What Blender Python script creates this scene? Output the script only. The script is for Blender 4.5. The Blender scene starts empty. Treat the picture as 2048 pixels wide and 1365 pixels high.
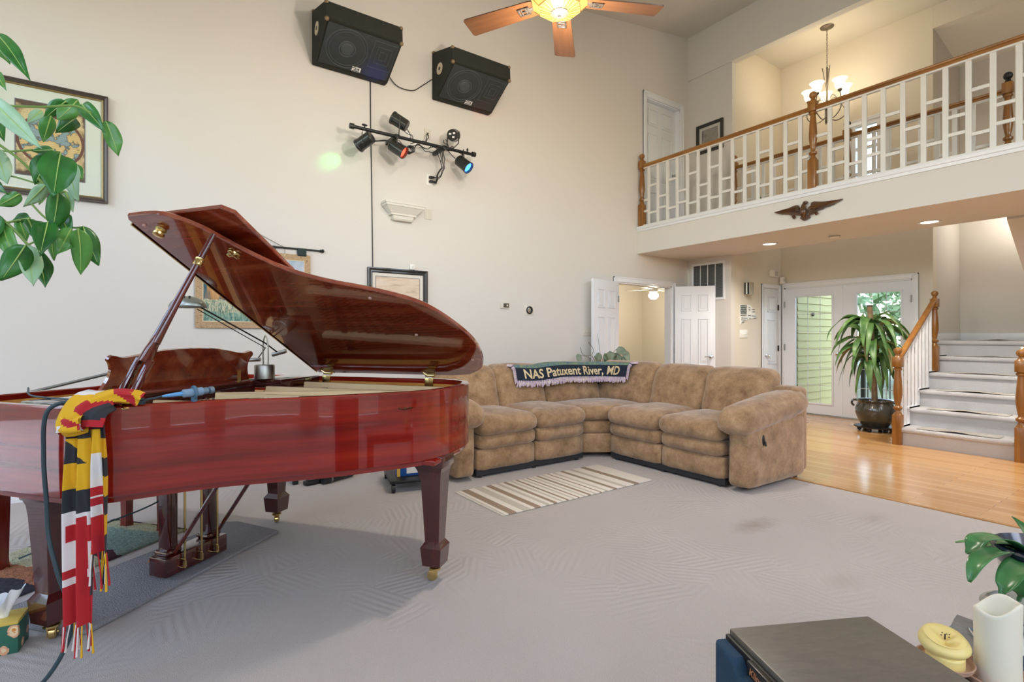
import bpy, bmesh, math, random
from mathutils import Vector, Matrix, noise

R = math.radians
PI = math.pi
rnd = random.Random(7)
SC = bpy.context.scene
COL = SC.collection


# ------------------------------------------------------------------ mesh builder
class MB:
    """collects simple solids and sheets; build() links them as ONE mesh object"""

    def __init__(s):
        s.v, s.f, s.m = [], [], []

    def add(s, vs, fs, M=None, mi=0):
        b = len(s.v)
        if M is not None:
            vs = [M @ Vector(p) for p in vs]
        s.v.extend(tuple(p) for p in vs)
        s.f.extend(tuple(b + i for i in f) for f in fs)
        s.m.extend([mi] * len(fs))
        return s

    def bm(s, bm, M=None, mi=0):
        bm.verts.index_update()
        s.add([v.co.copy() for v in bm.verts], [[v.index for v in f.verts] for f in bm.faces], M, mi)
        bm.free()
        return s

    def box(s, x0, x1, y0, y1, z0, z1, bev=0, M=None, seg=2, mi=0):
        if bev <= 0:
            vs = [(x, y, z) for x in (x0, x1) for y in (y0, y1) for z in (z0, z1)]
            fs = [(0, 1, 3, 2), (4, 6, 7, 5), (0, 4, 5, 1), (2, 3, 7, 6), (0, 2, 6, 4), (1, 5, 7, 3)]
            return s.add(vs, fs, M, mi)
        b = bmesh.new()
        bmesh.ops.create_cube(b, size=1)
        for v in b.verts:
            v.co = Vector(((x0 + x1) / 2 + v.co.x * (x1 - x0), (y0 + y1) / 2 + v.co.y * (y1 - y0), (z0 + z1) / 2 + v.co.z * (z1 - z0)))
        bmesh.ops.bevel(b, geom=b.edges[:], offset=bev, segments=seg, affect='EDGES', profile=.5)
        return s.bm(b, M, mi)

    def tube(s, pts, r, n=8, closed=False, caps=True, M=None, mi=0, flat=None):
        pts = [Vector(p) for p in pts]
        k = len(pts)
        rs = r if isinstance(r, (list, tuple)) else [r] * k
        vs, fs = [], []
        up = None
        for i, p in enumerate(pts):
            a = pts[(i - 1) % k] if (closed or i > 0) else p
            b = pts[(i + 1) % k] if (closed or i < k - 1) else p
            t = (b - a)
            t = t.normalized() if t.length > 1e-9 else Vector((0, 0, 1))
            if up is None:
                up = Vector((0, 0, 1)) if abs(t.z) < .9 else Vector((1, 0, 0))
            x = t.cross(up)
            x = x.normalized() if x.length > 1e-6 else t.orthogonal().normalized()
            y = x.cross(t).normalized()
            up = y
            for j in range(n):
                an = 2 * PI * j / n + (PI / 4 if n == 4 else 0)
                fx, fy = (1, 1) if flat is None else flat
                vs.append(p + x * math.cos(an) * rs[i] * fx + y * math.sin(an) * rs[i] * fy)
        for i in range(k if closed else k - 1):
            for j in range(n):
                a, b = i * n + j, i * n + (j + 1) % n
                c, d = ((i + 1) % k) * n + (j + 1) % n, ((i + 1) % k) * n + j
                fs.append((a, b, c, d))
        if caps and not closed:
            fs.append(tuple(range(n - 1, -1, -1)))
            fs.append(tuple((k - 1) * n + j for j in range(n)))
        return s.add(vs, fs, M, mi)

    def cyl(s, p0, p1, r0, r1=None, n=20, M=None, mi=0):
        return s.tube([p0, p1], [r0, r0 if r1 is None else r1], n, M=M, mi=mi)

    def lathe(s, prof, n=24, M=None, mi=0, a0=0, a1=2 * PI, caps=True):
        full = abs(a1 - a0 - 2 * PI) < 1e-6
        k = n if full else n + 1
        vs, fs = [], []
        for (r, z) in prof:
            for j in range(k):
                a = a0 + (a1 - a0) * j / n
                vs.append((r * math.cos(a), r * math.sin(a), z))
        for i in range(len(prof) - 1):
            for j in range(n):
                j2 = (j + 1) % k
                fs.append((i * k + j, i * k + j2, (i + 1) * k + j2, (i + 1) * k + j))
        if full and caps:
            if prof[0][0] > 1e-6:
                fs.append(tuple(range(k - 1, -1, -1)))
            if prof[-1][0] > 1e-6:
                fs.append(tuple((len(prof) - 1) * k + j for j in range(k)))
        return s.add(vs, fs, M, mi)

    def prism(s, poly, z0, z1, M=None, mi=0, cap=True):
        n = len(poly)
        vs = [(x, y, z0) for x, y in poly] + [(x, y, z1) for x, y in poly]
        fs = [(i, (i + 1) % n, n + (i + 1) % n, n + i) for i in range(n)]
        if cap:
            fs += [tuple(range(n - 1, -1, -1)), tuple(range(n, 2 * n))]
        return s.add(vs, fs, M, mi)

    def grid(s, fn, nu, nv, M=None, mi=0, cu=False, mfn=None):
        vs = [fn(i / nu, j / nv) for i in range(nu + 1) for j in range(nv + 1)]
        b = len(s.v)
        fs, ms = [], []
        for i in range(nu):
            for j in range(nv):
                a = i * (nv + 1) + j
                fs.append((a, a + nv + 1, a + nv + 2, a + 1))
                ms.append(mfn((i + .5) / nu, (j + .5) / nv) if mfn else mi)
        s.add(vs, fs, M, 0)
        s.m[-len(fs):] = ms
        return s

    def sphere(s, c, r, nu=16, nv=10, M=None, mi=0):
        r = r if isinstance(r, (tuple, list)) else (r, r, r)
        vs, fs = [], []
        for i in range(nv + 1):
            th = PI * i / nv
            for j in range(nu):
                ph = 2 * PI * j / nu
                vs.append((c[0] + r[0] * math.sin(th) * math.cos(ph), c[1] + r[1] * math.sin(th) * math.sin(ph), c[2] - r[2] * math.cos(th)))
        for i in range(nv):
            for j in range(nu):
                fs.append((i * nu + j, i * nu + (j + 1) % nu, (i + 1) * nu + (j + 1) % nu, (i + 1) * nu + j))
        return s.add(vs, fs, M, mi)

    def cush(s, c, size, r, puff=(0, 0, 0), n=10, M=None, wr=.004, seed=0, mi=0, warp=None):
        """soft rounded block with bulging faces"""
        hx, hy, hz = size[0] / 2, size[1] / 2, size[2] / 2
        b = bmesh.new()
        bmesh.ops.create_cube(b, size=2)
        bmesh.ops.subdivide_edges(b, edges=b.edges[:], cuts=n, use_grid_fill=True)
        for v in b.verts:
            q = v.co.copy()
            p = Vector((q.x * hx, q.y * hy, q.z * hz))
            rr = min(r, hx * .98, hy * .98, hz * .98)
            inn = Vector((max(-hx + rr, min(hx - rr, p.x)), max(-hy + rr, min(hy - rr, p.y)), max(-hz + rr, min(hz - rr, p.z))))
            d = p - inn
            if d.length > 1e-9:
                p = inn + d.normalized() * rr
            for k in range(3):
                o = [q[i] for i in range(3) if i != k]
                p[k] += (1 if q[k] > 0 else -1) * abs(q[k]) ** 2 * puff[k] * (1 - o[0] ** 2) * (1 - o[1] ** 2)
            w = noise.noise(Vector((p.x * 7 + seed * 3.1, p.y * 7, p.z * 7))) * wr
            p += Vector((p.x / hx, p.y / hy, p.z / hz)).normalized() * w
            if warp:
                p = warp(p)
            v.co = p + Vector(c)
        return s.bm(b, M, mi)

    def build(s, name, mats, parent=None, smooth=35, loc=None, rz=None, bev=0):
        me = bpy.data.meshes.new(name)
        me.from_pydata(s.v, [], s.f)
        if not isinstance(mats, (list, tuple)):
            mats = [mats]
        for m in mats:
            me.materials.append(m)
        if len(mats) > 1:
            me.polygons.foreach_set('material_index', s.m)
        b = bmesh.new()
        b.from_mesh(me)
        bmesh.ops.recalc_face_normals(b, faces=b.faces)
        b.to_mesh(me)
        b.free()
        if smooth:
            me.shade_smooth()
            me.set_sharp_from_angle(angle=R(smooth))
        me.update()
        o = bpy.data.objects.new(name, me)
        COL.objects.link(o)
        if parent is not None:
            o.parent = parent
        if loc is not None:
            o.location = loc
        if rz is not None:
            o.rotation_euler.z = rz
        return o


def tag(o, label=None, cat=None, group=None, kind=None):
    if label:
        o['label'] = label
    if cat:
        o['category'] = cat
    if group:
        o['group'] = group
    if kind:
        o['kind'] = kind
    return o


def thing(name, label, cat, loc=(0, 0, 0), rz=0, group=None):
    o = bpy.data.objects.new(name, None)
    COL.objects.link(o)
    o.empty_display_size = .1
    o.location = loc
    o.rotation_euler = (0, 0, rz)
    return tag(o, label, cat, group)


def struct(o, label=None):
    o['kind'] = 'structure'
    if label:
        o['label'] = label
    return o


def dup(root, loc=None, rz=None, label=None, group=None):
    r = root.copy()
    COL.objects.link(r)
    if loc is not None:
        r.location = loc
    if rz is not None:
        r.rotation_euler.z = rz
    if label:
        r['label'] = label
    if group:
        r['group'] = group
    for ch in list(root.children):
        c = ch.copy()
        COL.objects.link(c)
        c.parent = r
        for g in list(ch.children):
            d = g.copy()
            COL.objects.link(d)
            d.parent = c
    return r


def spline(pts, n=8, closed=False):
    """Catmull-Rom through points (any dimension)"""
    pts = [Vector(p) for p in pts]
    k = len(pts)
    out = []
    for i in range(k if closed else k - 1):
        p1, p2 = pts[i], pts[(i + 1) % k]
        p0 = pts[(i - 1) % k] if (closed or i > 0) else p1 * 2 - p2
        p3 = pts[(i + 2) % k] if (closed or i < k - 2) else p2 * 2 - p1
        for j in range(n):
            t = j / n
            out.append(.5 * ((2 * p1) + (p2 - p0) * t + (2 * p0 - 5 * p1 + 4 * p2 - p3) * t * t + (3 * p1 - p0 - 3 * p2 + p3) * t ** 3))
    if not closed:
        out.append(pts[-1])
    return out


def text_mesh(txt, size=1.0, ext=0.0, align='CENTER', shear=0, font=None, offset=0):
    cu = bpy.data.curves.new('lettering', 'FONT')
    cu.body = txt
    cu.size = size
    cu.extrude = ext
    cu.align_x = align
    cu.align_y = 'CENTER'
    cu.shear = shear
    cu.offset = offset
    cu.resolution_u = 3
    o = bpy.data.objects.new('lettering', cu)
    COL.objects.link(o)
    dg = bpy.context.evaluated_depsgraph_get()
    me = bpy.data.meshes.new_from_object(o.evaluated_get(dg))
    vs = [v.co.copy() for v in me.vertices]
    fs = [tuple(p.vertices) for p in me.polygons]
    bpy.data.objects.remove(o)
    bpy.data.curves.remove(cu)
    bpy.data.meshes.remove(me)
    return vs, fs


# ------------------------------------------------------------------ materials
def lin(c):
    if isinstance(c, str):
        c = tuple(int(c[i:i + 2], 16) / 255 for i in (0, 2, 4))
    return tuple(x / 12.92 if x <= .04045 else ((x + .055) / 1.055) ** 2.4 for x in c) + (1,)


class NT:
    def __init__(s, name):
        s.mat = bpy.data.materials.new(name)
        s.mat.use_nodes = True
        s.t = s.mat.node_tree
        s.n = s.t.nodes
        s.b = s.n['Principled BSDF']
        s.out = s.n['Material Output']
        s._co = None

    def node(s, kind, **kw):
        nd = s.n.new(kind)
        for k, v in kw.items():
            if k.startswith('i_'):
                key = k[2:].replace('_', ' ')
                nd.inputs[int(key) if key.isdigit() else key].default_value = v
            else:
                setattr(nd, k, v)
        return nd

    def link(s, a, b):
        s.t.links.new(a, b)

    def co(s, scale=(1, 1, 1), rot=(0, 0, 0), gen=False, loc=(0, 0, 0)):
        tc = s.node('ShaderNodeTexCoord')
        mp = s.node('ShaderNodeMapping')
        mp.inputs['Scale'].default_value = scale
        mp.inputs['Rotation'].default_value = rot
        mp.inputs['Location'].default_value = loc
        s.link(tc.outputs['Generated' if gen else 'Object'], mp.inputs[0])
        return mp.outputs[0]

    def noise(s, co, scale=5, detail=4, rough=.55, dist=0):
        nd = s.node('ShaderNodeTexNoise')
        nd.inputs['Scale'].default_value = scale
        nd.inputs['Detail'].default_value = detail
        nd.inputs['Roughness'].default_value = rough
        nd.inputs['Distortion'].default_value = dist
        s.link(co, nd.inputs['Vector'])
        return nd.outputs['Fac']

    def ramp(s, fac, stops, interp='LINEAR'):
        nd = s.node('ShaderNodeValToRGB')
        nd.color_ramp.interpolation = interp
        el = nd.color_ramp.elements
        while len(el) > 1:
            el.remove(el[-1])
        el[0].position = stops[0][0]
        el[0].color = lin(stops[0][1])
        for p, c in stops[1:]:
            e = el.new(p)
            e.color = lin(c)
        s.link(fac, nd.inputs[0])
        return nd.outputs[0]

    def mix(s, fac, a, b, mode='MIX'):
        nd = s.node('ShaderNodeMix', data_type='RGBA', blend_type=mode)
        for sock, v in ((nd.inputs[0], fac), (nd.inputs[6], a), (nd.inputs[7], b)):
            if hasattr(v, 'is_output'):
                s.link(v, sock)
            else:
                sock.default_value = v if not isinstance(v, str) else lin(v)
        return nd.outputs[2]

    def math(s, op, a, b=None):
        nd = s.node('ShaderNodeMath', operation=op)
        for sock, v in zip(nd.inputs, (a, b)):
            if v is None:
                continue
            if hasattr(v, 'is_output'):
                s.link(v, sock)
            else:
                sock.default_value = v
        return nd.outputs[0]

    def base(s, c):
        if hasattr(c, 'is_output'):
            s.link(c, s.b.inputs['Base Color'])
        else:
            s.b.inputs['Base Color'].default_value = lin(c)
        return s

    def set(s, **kw):
        for k, v in kw.items():
            s.b.inputs[k.replace('_', ' ')].default_value = v
        return s

    def bump(s, h, strength=.3, dist=.01, chain=None):
        nd = s.node('ShaderNodeBump')
        nd.inputs['Strength'].default_value = strength
        nd.inputs['Distance'].default_value = dist
        s.link(h, nd.inputs['Height'])
        if chain is not None:
            s.link(chain, nd.inputs['Normal'])
        s.link(nd.outputs[0], s.b.inputs['Normal'])
        return nd.outputs[0]


_M = {}


def mat(name, c, rough=.5, metal=0, var=0, vs=6, bump=0, bs=200, bd=.002, coat=0, emit=None, es=1, spec=.5, c2=None, trans=0, sheen=0):
    if name in _M:
        return _M[name]
    t = NT(name)
    t.set(Roughness=rough, Metallic=metal)
    t.b.inputs['Specular IOR Level'].default_value = spec
    t.b.inputs['Coat Weight'].default_value = coat
    t.b.inputs['Coat Roughness'].default_value = .04
    t.b.inputs['Transmission Weight'].default_value = trans
    t.b.inputs['Sheen Weight'].default_value = sheen
    if var or c2:
        co = t.co()
        n = t.noise(co, vs, 5)
        if c2 is None:
            base = lin(c)
            c2l = tuple(max(0, x * (1 - var)) for x in base[:3]) + (1,)
            a = t.mix(t.math('MULTIPLY', n, 1.0), base, c2l)
            t.base(a)
        else:
            t.base(t.ramp(n, [(.35, c), (.65, c2)]))
    else:
        t.base(c)
    if bump:
        t.bump(t.noise(t.co(), bs, 3), bump, bd)
    if emit:
        t.b.inputs['Emission Color'].default_value = lin(emit)
        t.b.inputs['Emission Strength'].default_value = es
    _M[name] = t.mat
    return t.mat


def wood(name, dark, mid, light, axis='x', rough=.3, coat=0, scale=1.0, fine=1.0, coat_r=.03, spec=.5, cior=1.5):
    """grain running along the given object axis"""
    if name in _M:
        return _M[name]
    t = NT(name)
    st = {'x': (1.2, 14, 14), 'y': (14, 1.2, 14), 'z': (14, 14, 1.2), 'h': (.9, .9, 17)}[axis]
    co = t.co(scale=tuple(a * scale for a in st))
    n1 = t.noise(co, 1.3, 6, .6, .25)
    n2 = t.noise(t.co(scale=tuple(a * scale * 6 for a in st)), 2.2, 3, .6, .2)
    c1 = t.ramp(n1, [(.28, dark), (.5, mid), (.74, light)])
    c = t.mix(t.math('MULTIPLY', n2, .45 * fine), c1, lin(dark))
    t.base(c)
    t.set(Roughness=rough)
    t.b.inputs['Specular IOR Level'].default_value = spec
    t.b.inputs['Coat Weight'].default_value = coat
    t.b.inputs['Coat Roughness'].default_value = coat_r
    t.b.inputs['Coat IOR'].default_value = cior
    _M[name] = t.mat
    return t.mat


def glass(name, tint='FFFFFF', gloss=.08, rough=.02):
    """thin pane: mostly clear, a little reflection"""
    if name in _M:
        return _M[name]
    t = NT(name)
    tr = t.node('ShaderNodeBsdfTransparent')
    tr.inputs[0].default_value = lin(tint)
    gl = t.node('ShaderNodeBsdfGlossy')
    gl.inputs['Roughness'].default_value = rough
    mx = t.node('ShaderNodeMixShader')
    fr = t.node('ShaderNodeLayerWeight')
    fr.inputs[0].default_value = .25
    f = t.math('MULTIPLY', fr.outputs['Fresnel'], gloss * 6)
    t.link(f, mx.inputs[0])
    t.link(tr.outputs[0], mx.inputs[1])
    t.link(gl.outputs[0], mx.inputs[2])
    t.link(mx.outputs[0], t.out.inputs[0])
    _M[name] = t.mat
    return t.mat


def leaf(mb, base, tip, width, droop=.15, cup=.2, n=7, side=None, wavy=.05, seed=0, mi=0, peak=.42, tipw=.0, pw=.8):
    """leaf blade from base to tip, arched by droop (fraction of length), real two-sided sheet"""
    base, tip = Vector(base), Vector(tip)
    ax = tip - base
    L = ax.length
    t = ax.normalized()
    if side is None:
        side = t.cross(Vector((0, 0, 1)))
        if side.length < .2:
            side = Vector((1, 0, 0))
    side = (side - t * side.dot(t)).normalized()
    up = side.cross(t).normalized()
    if up.z < 0:
        up = -up
    ph = seed * 1.7

    def fn(a, b):
        prof = math.sin(PI * min(1, a ** (math.log(.5) / math.log(peak)))) ** (pw * (.65 if a < peak else .95)) if 0 < a < 1 else 0
        prof = prof * (1 - tipw * a)
        w = width / 2 * max(.015, prof)
        x = (b - .5) * 2
        h = droop * L * 4 * a * (1 - a)
        wv = wavy * width * math.sin(a * 9 + ph + x * 1.5) * abs(x)
        return base + t * (a * L) + side * (x * w) + up * (h + cup * w * x * x + wv)
    mb.grid(fn, n, 4, mi=mi)
# ------------------------------------------------------------------ palette
def carpet_mat(name, c, c2, strokes=True, s=420, stains=True):
    if name in _M:
        return _M[name]
    t = NT(name)
    co = t.co()
    fine = t.noise(co, s, 2)
    big = t.noise(co, 1.6, 3)
    a = t.mix(fine, lin(c2), lin(c))
    cc = t.mix(t.math('MULTIPLY', big, .35), a, lin(c2))
    if strokes and stains:
        for (sx_, sy_, rx_, ry_, am) in ((3.30, 1.90, .26, .11, .5), (2.9, 1.2, .16, .1, .2), (4.1, 1.5, .2, .08, .2)):
            mp_ = t.co(scale=(1 / rx_, 1 / ry_, 0), loc=(-sx_ / rx_, -sy_ / ry_, 0))
            ln = t.node('ShaderNodeVectorMath', operation='LENGTH')
            t.link(mp_, ln.inputs[0])
            edge_ = t.math('ADD', ln.outputs['Value'], t.math('MULTIPLY', t.math('SUBTRACT', t.noise(co, 14, 3), .5), .9))
            m_ = t.math('MULTIPLY', t.math('MAXIMUM', t.math('SUBTRACT', 1.0, edge_), 0.0), am)
            cc = t.mix(m_, cc, lin('8E7C68'))
    t.base(cc)
    t.set(Roughness=.95)
    t.b.inputs['Specular IOR Level'].default_value = .1
    h = fine
    if strokes:
        vo = t.node('ShaderNodeTexVoronoi')
        vo.inputs['Scale'].default_value = 4.2
        t.link(co, vo.inputs['Vector'])
        sep = t.node('ShaderNodeSeparateColor')
        t.link(vo.outputs['Color'], sep.inputs[0])
        ang = t.math('MULTIPLY', sep.outputs[0], 3.14)
        vr = t.node('ShaderNodeVectorRotate', rotation_type='Z_AXIS')
        t.link(co, vr.inputs['Vector'])
        t.link(ang, vr.inputs['Angle'])
        wv = t.node('ShaderNodeTexWave')
        wv.inputs['Scale'].default_value = 8
        wv.inputs['Distortion'].default_value = .35
        wv.inputs['Detail'].default_value = 0
        t.link(vr.outputs[0], wv.inputs['Vector'])
        m2 = t.noise(co, .9, 2)
        amt = t.math('MULTIPLY', t.math('SUBTRACT', m2, .38), 2.4)
        amt = t.math('MAXIMUM', amt, 0.0)
        h = t.math('ADD', t.math('MULTIPLY', wv.outputs['Fac'], t.math('MULTIPLY', amt, 1.1)), t.math('MULTIPLY', fine, .9))
    t.bump(h, .7, .014)
    _M[name] = t.mat
    return t.mat


M_WALL = mat('wall_paint', 'DAD5CE', .75, bump=.08, bs=160, bd=.002, spec=.3)
M_WALL2 = mat('foyer_paint', 'DFD7C8', .75, bump=.08, bs=160, bd=.002, spec=.3)
M_CEIL = mat('ceiling_paint', 'D2CEC4', .85, spec=.2)
M_TRIM = mat('trim_paint', 'E6E8EC', .35)
M_DOOR = mat('door_paint', 'E2E4E8', .38)
M_CARPET = carpet_mat('carpet', 'EEE8E5', 'B0A9A5', s=300)
M_STAIRC = carpet_mat('stair_carpet', 'E8E8EA', 'BCBCBE', strokes=False, s=260)
M_CHROME = mat('chrome', 'D8D8DA', .12, 1)
M_BRASS = mat('brass', 'D8BE80', .22, 1)
M_STEEL = mat('brushed_steel', 'A9A79F', .38, 1)
M_BLACK = mat('black_plastic', '1B1B1C', .45)
M_BLACKM = mat('black_metal', '202122', .38, .3)
M_WHITEP = mat('white_plastic', 'E9E6DF', .4)
M_GLASS = glass('window_glass')
M_OAK = wood('honey_oak', '6E4418', '966226', 'B0803E', 'z', .3, .3, 1.0)
M_OAKY = wood('honey_oak_rail', '6E4418', '966226', 'B0803E', 'y', .3, .3, 1.0)
M_OAKX = wood('honey_oak_slope', '6E4418', '966226', 'B0803E', 'x', .3, .3, 1.0)


def floor_wood():
    t = NT('oak_floor')
    co = t.co()
    br = t.node('ShaderNodeTexBrick')
    br.offset = .37
    br.inputs['Scale'].default_value = 1
    br.inputs['Brick Width'].default_value = 1.1
    br.inputs['Row Height'].default_value = .083
    br.inputs['Mortar Size'].default_value = .0012
    br.inputs['Color1'].default_value = lin('D9AE78')
    br.inputs['Color2'].default_value = lin('C08E56')
    br.inputs['Mortar'].default_value = lin('8C6238')
    mp = t.co(rot=(0, 0, R(90)))
    t.link(mp, br.inputs['Vector'])
    n = t.noise(t.co(scale=(16, 1.5, 16)), 2.5, 5, .6, .4)
    c = t.mix(t.math('MULTIPLY', n, .5), br.outputs['Color'], lin('B07C46'))
    t.base(c)
    t.set(Roughness=.22)
    t.b.inputs['Coat Weight'].default_value = .35
    t.b.inputs['Coat Roughness'].default_value = .12
    return t.mat


M_FLOORW = floor_wood()


# ------------------------------------------------------------------ walls with openings
def wall(name, axis, a0, a1, b0, b1, z0, z1, holes=(), m=None):
    mb = MB()
    bs = sorted({b0, b1, *[h[0] for h in holes], *[h[1] for h in holes]})
    zs = sorted({z0, z1, *[h[2] for h in holes], *[h[3] for h in holes]})
    for i in range(len(bs) - 1):
        for j in range(len(zs) - 1):
            bm_, zm = (bs[i] + bs[i + 1]) / 2, (zs[j] + zs[j + 1]) / 2
            if any(h[0] < bm_ < h[1] and h[2] < zm < h[3] for h in holes):
                continue
            if axis == 'u':
                mb.box(a0, a1, bs[i], bs[i + 1], zs[j], zs[j + 1])
            else:
                mb.box(bs[i], bs[i + 1], a0, a1, zs[j], zs[j + 1])
    return struct(mb.build(name, m or M_WALL, smooth=0))


def ubox(name, m, *a, bev=0, parent=None):
    o = MB().box(*a, bev=bev).build(name, m, parent)
    return o


V0 = 5.33          # great room back wall
UF = 6.06          # loft fascia
UV = 7.27          # line where the great room meets the foyer
UD = 8.72          # entrance wall
ZL = 2.868         # loft floor

struct(ubox('floor', M_CARPET, -2.72, 4.65, -3.12, V0, -.12, 0))
struct(ubox('floor.001', M_FLOORW, 4.66, 10.0, -3.12, V0, -.12, 0))
struct(ubox('trim_1', wood('threshold_oak', '9A6A36', 'BE8C52', 'D2A468', 'y', .35), 4.635, 4.665, -3.0, V0 - .005, -.02, .006))

wall('wall_back', 'v', V0, V0 + .12, -2.72, 7.39, 0, 6.4, [(5.62, 6.86, -1, 2.035), (6.26, 7.06, ZL, 4.88)])
LW = [(2.2, 5.0, .06, 2.2), (2.2, 5.0, 2.6, 4.2), (-2.4, 1.4, 2.6, 4.2)]
RW = [(-2.2, -1.3, .06, 2.15), (-.3, .6, .06, 2.15), (1.3, 2.1, .06, 2.15), (-.2, 1.0, 2.6, 4.5), (-2.2, -.9, 2.6, 4.2), (1.7, 2.9, 2.6, 4.8), (3.6, 4.8, 2.6, 4.8), (5.3, 6.6, 3.2, 5.2)]
wall('wall_left', 'u', -2.72, -2.6, -3.12, V0 + .12, 0, 4.8, LW)
wall('wall_rear', 'v', -3.12, -3.0, -2.6, 7.39, 0, 6.4, RW)
wall('wall_right', 'u', UV, UV + .12, -3.0, .3, 0, 6.4)
wall('wall_vent', 'u', UV, UV + .12, 4.56, V0, 0, 2.48)
wall('wall_loft', 'u', UV + .03, UV + .12, 4.56, V0, ZL, 5.40)
wall('wall_header', 'u', UV, UV + .12, .3, V0, 5.40, 6.4)
wall('wall_foyer_left', 'v', 4.56, 4.68, UV + .121, UD + .12, 0, 5.75, m=M_WALL2)
wall('wall_front', 'u', UD, UD + .12, 2.505, 4.559, 0, 5.75, [(2.735, 4.51, -1, 2.045), (3.12, 3.5, 3.3, 4.42)], m=M_WALL2)
wall('wall_lintel', 'u', UD, UD + .12, -.9, 2.504, 5.40, 5.75, m=M_WALL2)
wall('wall_alcove_left', 'v', 2.505, 2.62, UD + .121, 9.95, 0, 5.6)
wall('wall_alcove_back', 'u', 9.83, 9.95, -.9, 2.504, 0, 5.6)
wall('wall_alcove_right', 'v', -1.0, -.9, UV + .121, 9.95, 0, 5.75)


def prism_uz(name, poly, v0, v1, m):
    """polygon in (u, z) extruded along v"""
    mb = MB()
    n = len(poly)
    vs = [(u, v0, z) for u, z in poly] + [(u, v1, z) for u, z in poly]
    fs = [(i, (i + 1) % n, n + (i + 1) % n, n + i) for i in range(n)] + [tuple(range(n)), tuple(range(2 * n - 1, n - 1, -1))]
    return struct(mb.add(vs, fs).build(name, m, smooth=0))


def zc(u):
    return 6.10 + .162 * (u - UV)


prism_uz('ceiling', [(-2.72, zc(-2.72)), (UV, zc(UV)), (UV, zc(UV) + .15), (-2.72, zc(-2.72) + .15)], -3.12, V0 + .12, M_CEIL)
struct(ubox('ceiling.001', M_CEIL, UV + .12, UD + .12, -.9, 4.68, 5.70, 5.82))
prism_uz('ceiling.002', [(UD + .12, 5.40), (9.83, 5.2), (9.83, 5.4), (UD + .12, 5.6)], -.9, 2.504, M_WALL2)
# loft walkway: soffit and fascia are the faces of one slab
struct(ubox('floor_loft', M_WALL, UF, UV + .05, -3.0, V0 - .001, 2.48, ZL - .012))
struct(ubox('floor_loft.001', M_CARPET, UF + .02, UV + .05, -3.0, V0 - .001, ZL - .011, ZL))
mb = MB()
mb.box(UF - .022, UF + .06, -2.99, V0 - .002, ZL - .03, ZL + .012, bev=.004)
mb.box(UF - .012, UF, -2.99, V0 - .002, ZL - .062, ZL - .03)
struct(mb.build('trim_2', M_TRIM))
# underside of the upper stair flight
prism_uz('ceiling.003', [(7.41, 2.47), (9.2, 1.2), (9.82, 1.2), (9.82, 1.45), (7.41, 2.86)], -.88, 1.5, M_WALL)


# ------------------------------------------------------------------ casings, doors
def casing(name, axis, a, side, b0, b1, z1, w=.07, d=.02, z0=0, m=None):
    """door or window trim on plane axis=a, projecting to 'side' (-1/+1)"""
    mb = MB()
    lo, hi = (a, a + d) if side > 0 else (a - d, a)
    lo2, hi2 = (a, a + d + .008) if side > 0 else (a - d - .008, a)
    for (p0, p1, q0, q1) in ((b0 - w, b0, z0, z1 + w), (b1, b1 + w, z0, z1 + w), (b0, b1, z1, z1 + w)):
        if axis == 'u':
            mb.box(lo, hi, p0, p1, q0, q1, bev=.004)
        else:
            mb.box(p0, p1, lo, hi, q0, q1, bev=.004)
    for (p0, p1, q0, q1) in ((b0 - w, b0 - w + .018, z0, z1 + w), (b1 + w - .018, b1 + w, z0, z1 + w), (b0 - w, b1 + w, z1 + w - .018, z1 + w)):
        if axis == 'u':
            mb.box(lo2, hi2, p0, p1, q0, q1, bev=.003)
        else:
            mb.box(p0, p1, lo2, hi2, q0, q1, bev=.003)
    return struct(mb.build(name, m or M_TRIM))


def jamb(name, axis, a0, a1, b0, b1, z1, t=.018, z0=0):
    mb = MB()
    for (p0, p1, q0, q1) in ((b0, b0 + t, z0, z1), (b1 - t, b1, z0, z1), (b0, b1, z1 - t, z1)):
        if axis == 'u':
            mb.box(a0, a1, p0, p1, q0, q1)
        else:
            mb.box(p0, p1, a0, a1, q0, q1)
    return struct(mb.build(name, M_TRIM, smooth=0))


def panel_door(name, w, h, cols=2, rows=((.10, .62), (.80, 1.52), (1.64, 1.90)), th=.036):
    """leaf in its own frame: hinge at x=0, leaf along +x, faces +-y"""
    root = bpy.data.objects.new(name, None)
    COL.objects.link(root)
    struct(root)
    mb = MB()
    mb.box(0, w, -th / 2, th / 2, .012, h, bev=.002)
    st = .1 if cols == 2 else .09
    pw = (w - st * (cols + 1)) / cols
    for c in range(cols):
        x0 = st + c * (pw + st)
        for z0, z1 in rows:
            for sgn in (-1, 1):
                y0 = sgn * th / 2
                # moulding frame and raised field
                for bx in ((x0, x0 + .014, z0, z1), (x0 + pw - .014, x0 + pw, z0, z1), (x0, x0 + pw, z0, z0 + .014), (x0, x0 + pw, z1 - .014, z1)):
                    mb.box(bx[0], bx[1], min(y0, y0 + sgn * .010), max(y0, y0 + sgn * .010), bx[2], bx[3], bev=.0025, seg=1)
                mb.box(x0 + .034, x0 + pw - .034, min(y0, y0 + sgn * .007), max(y0, y0 + sgn * .007), z0 + .034, z1 - .034, bev=.006, seg=1)
    mb.build('leaf', M_DOOR, root)
    return root


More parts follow.
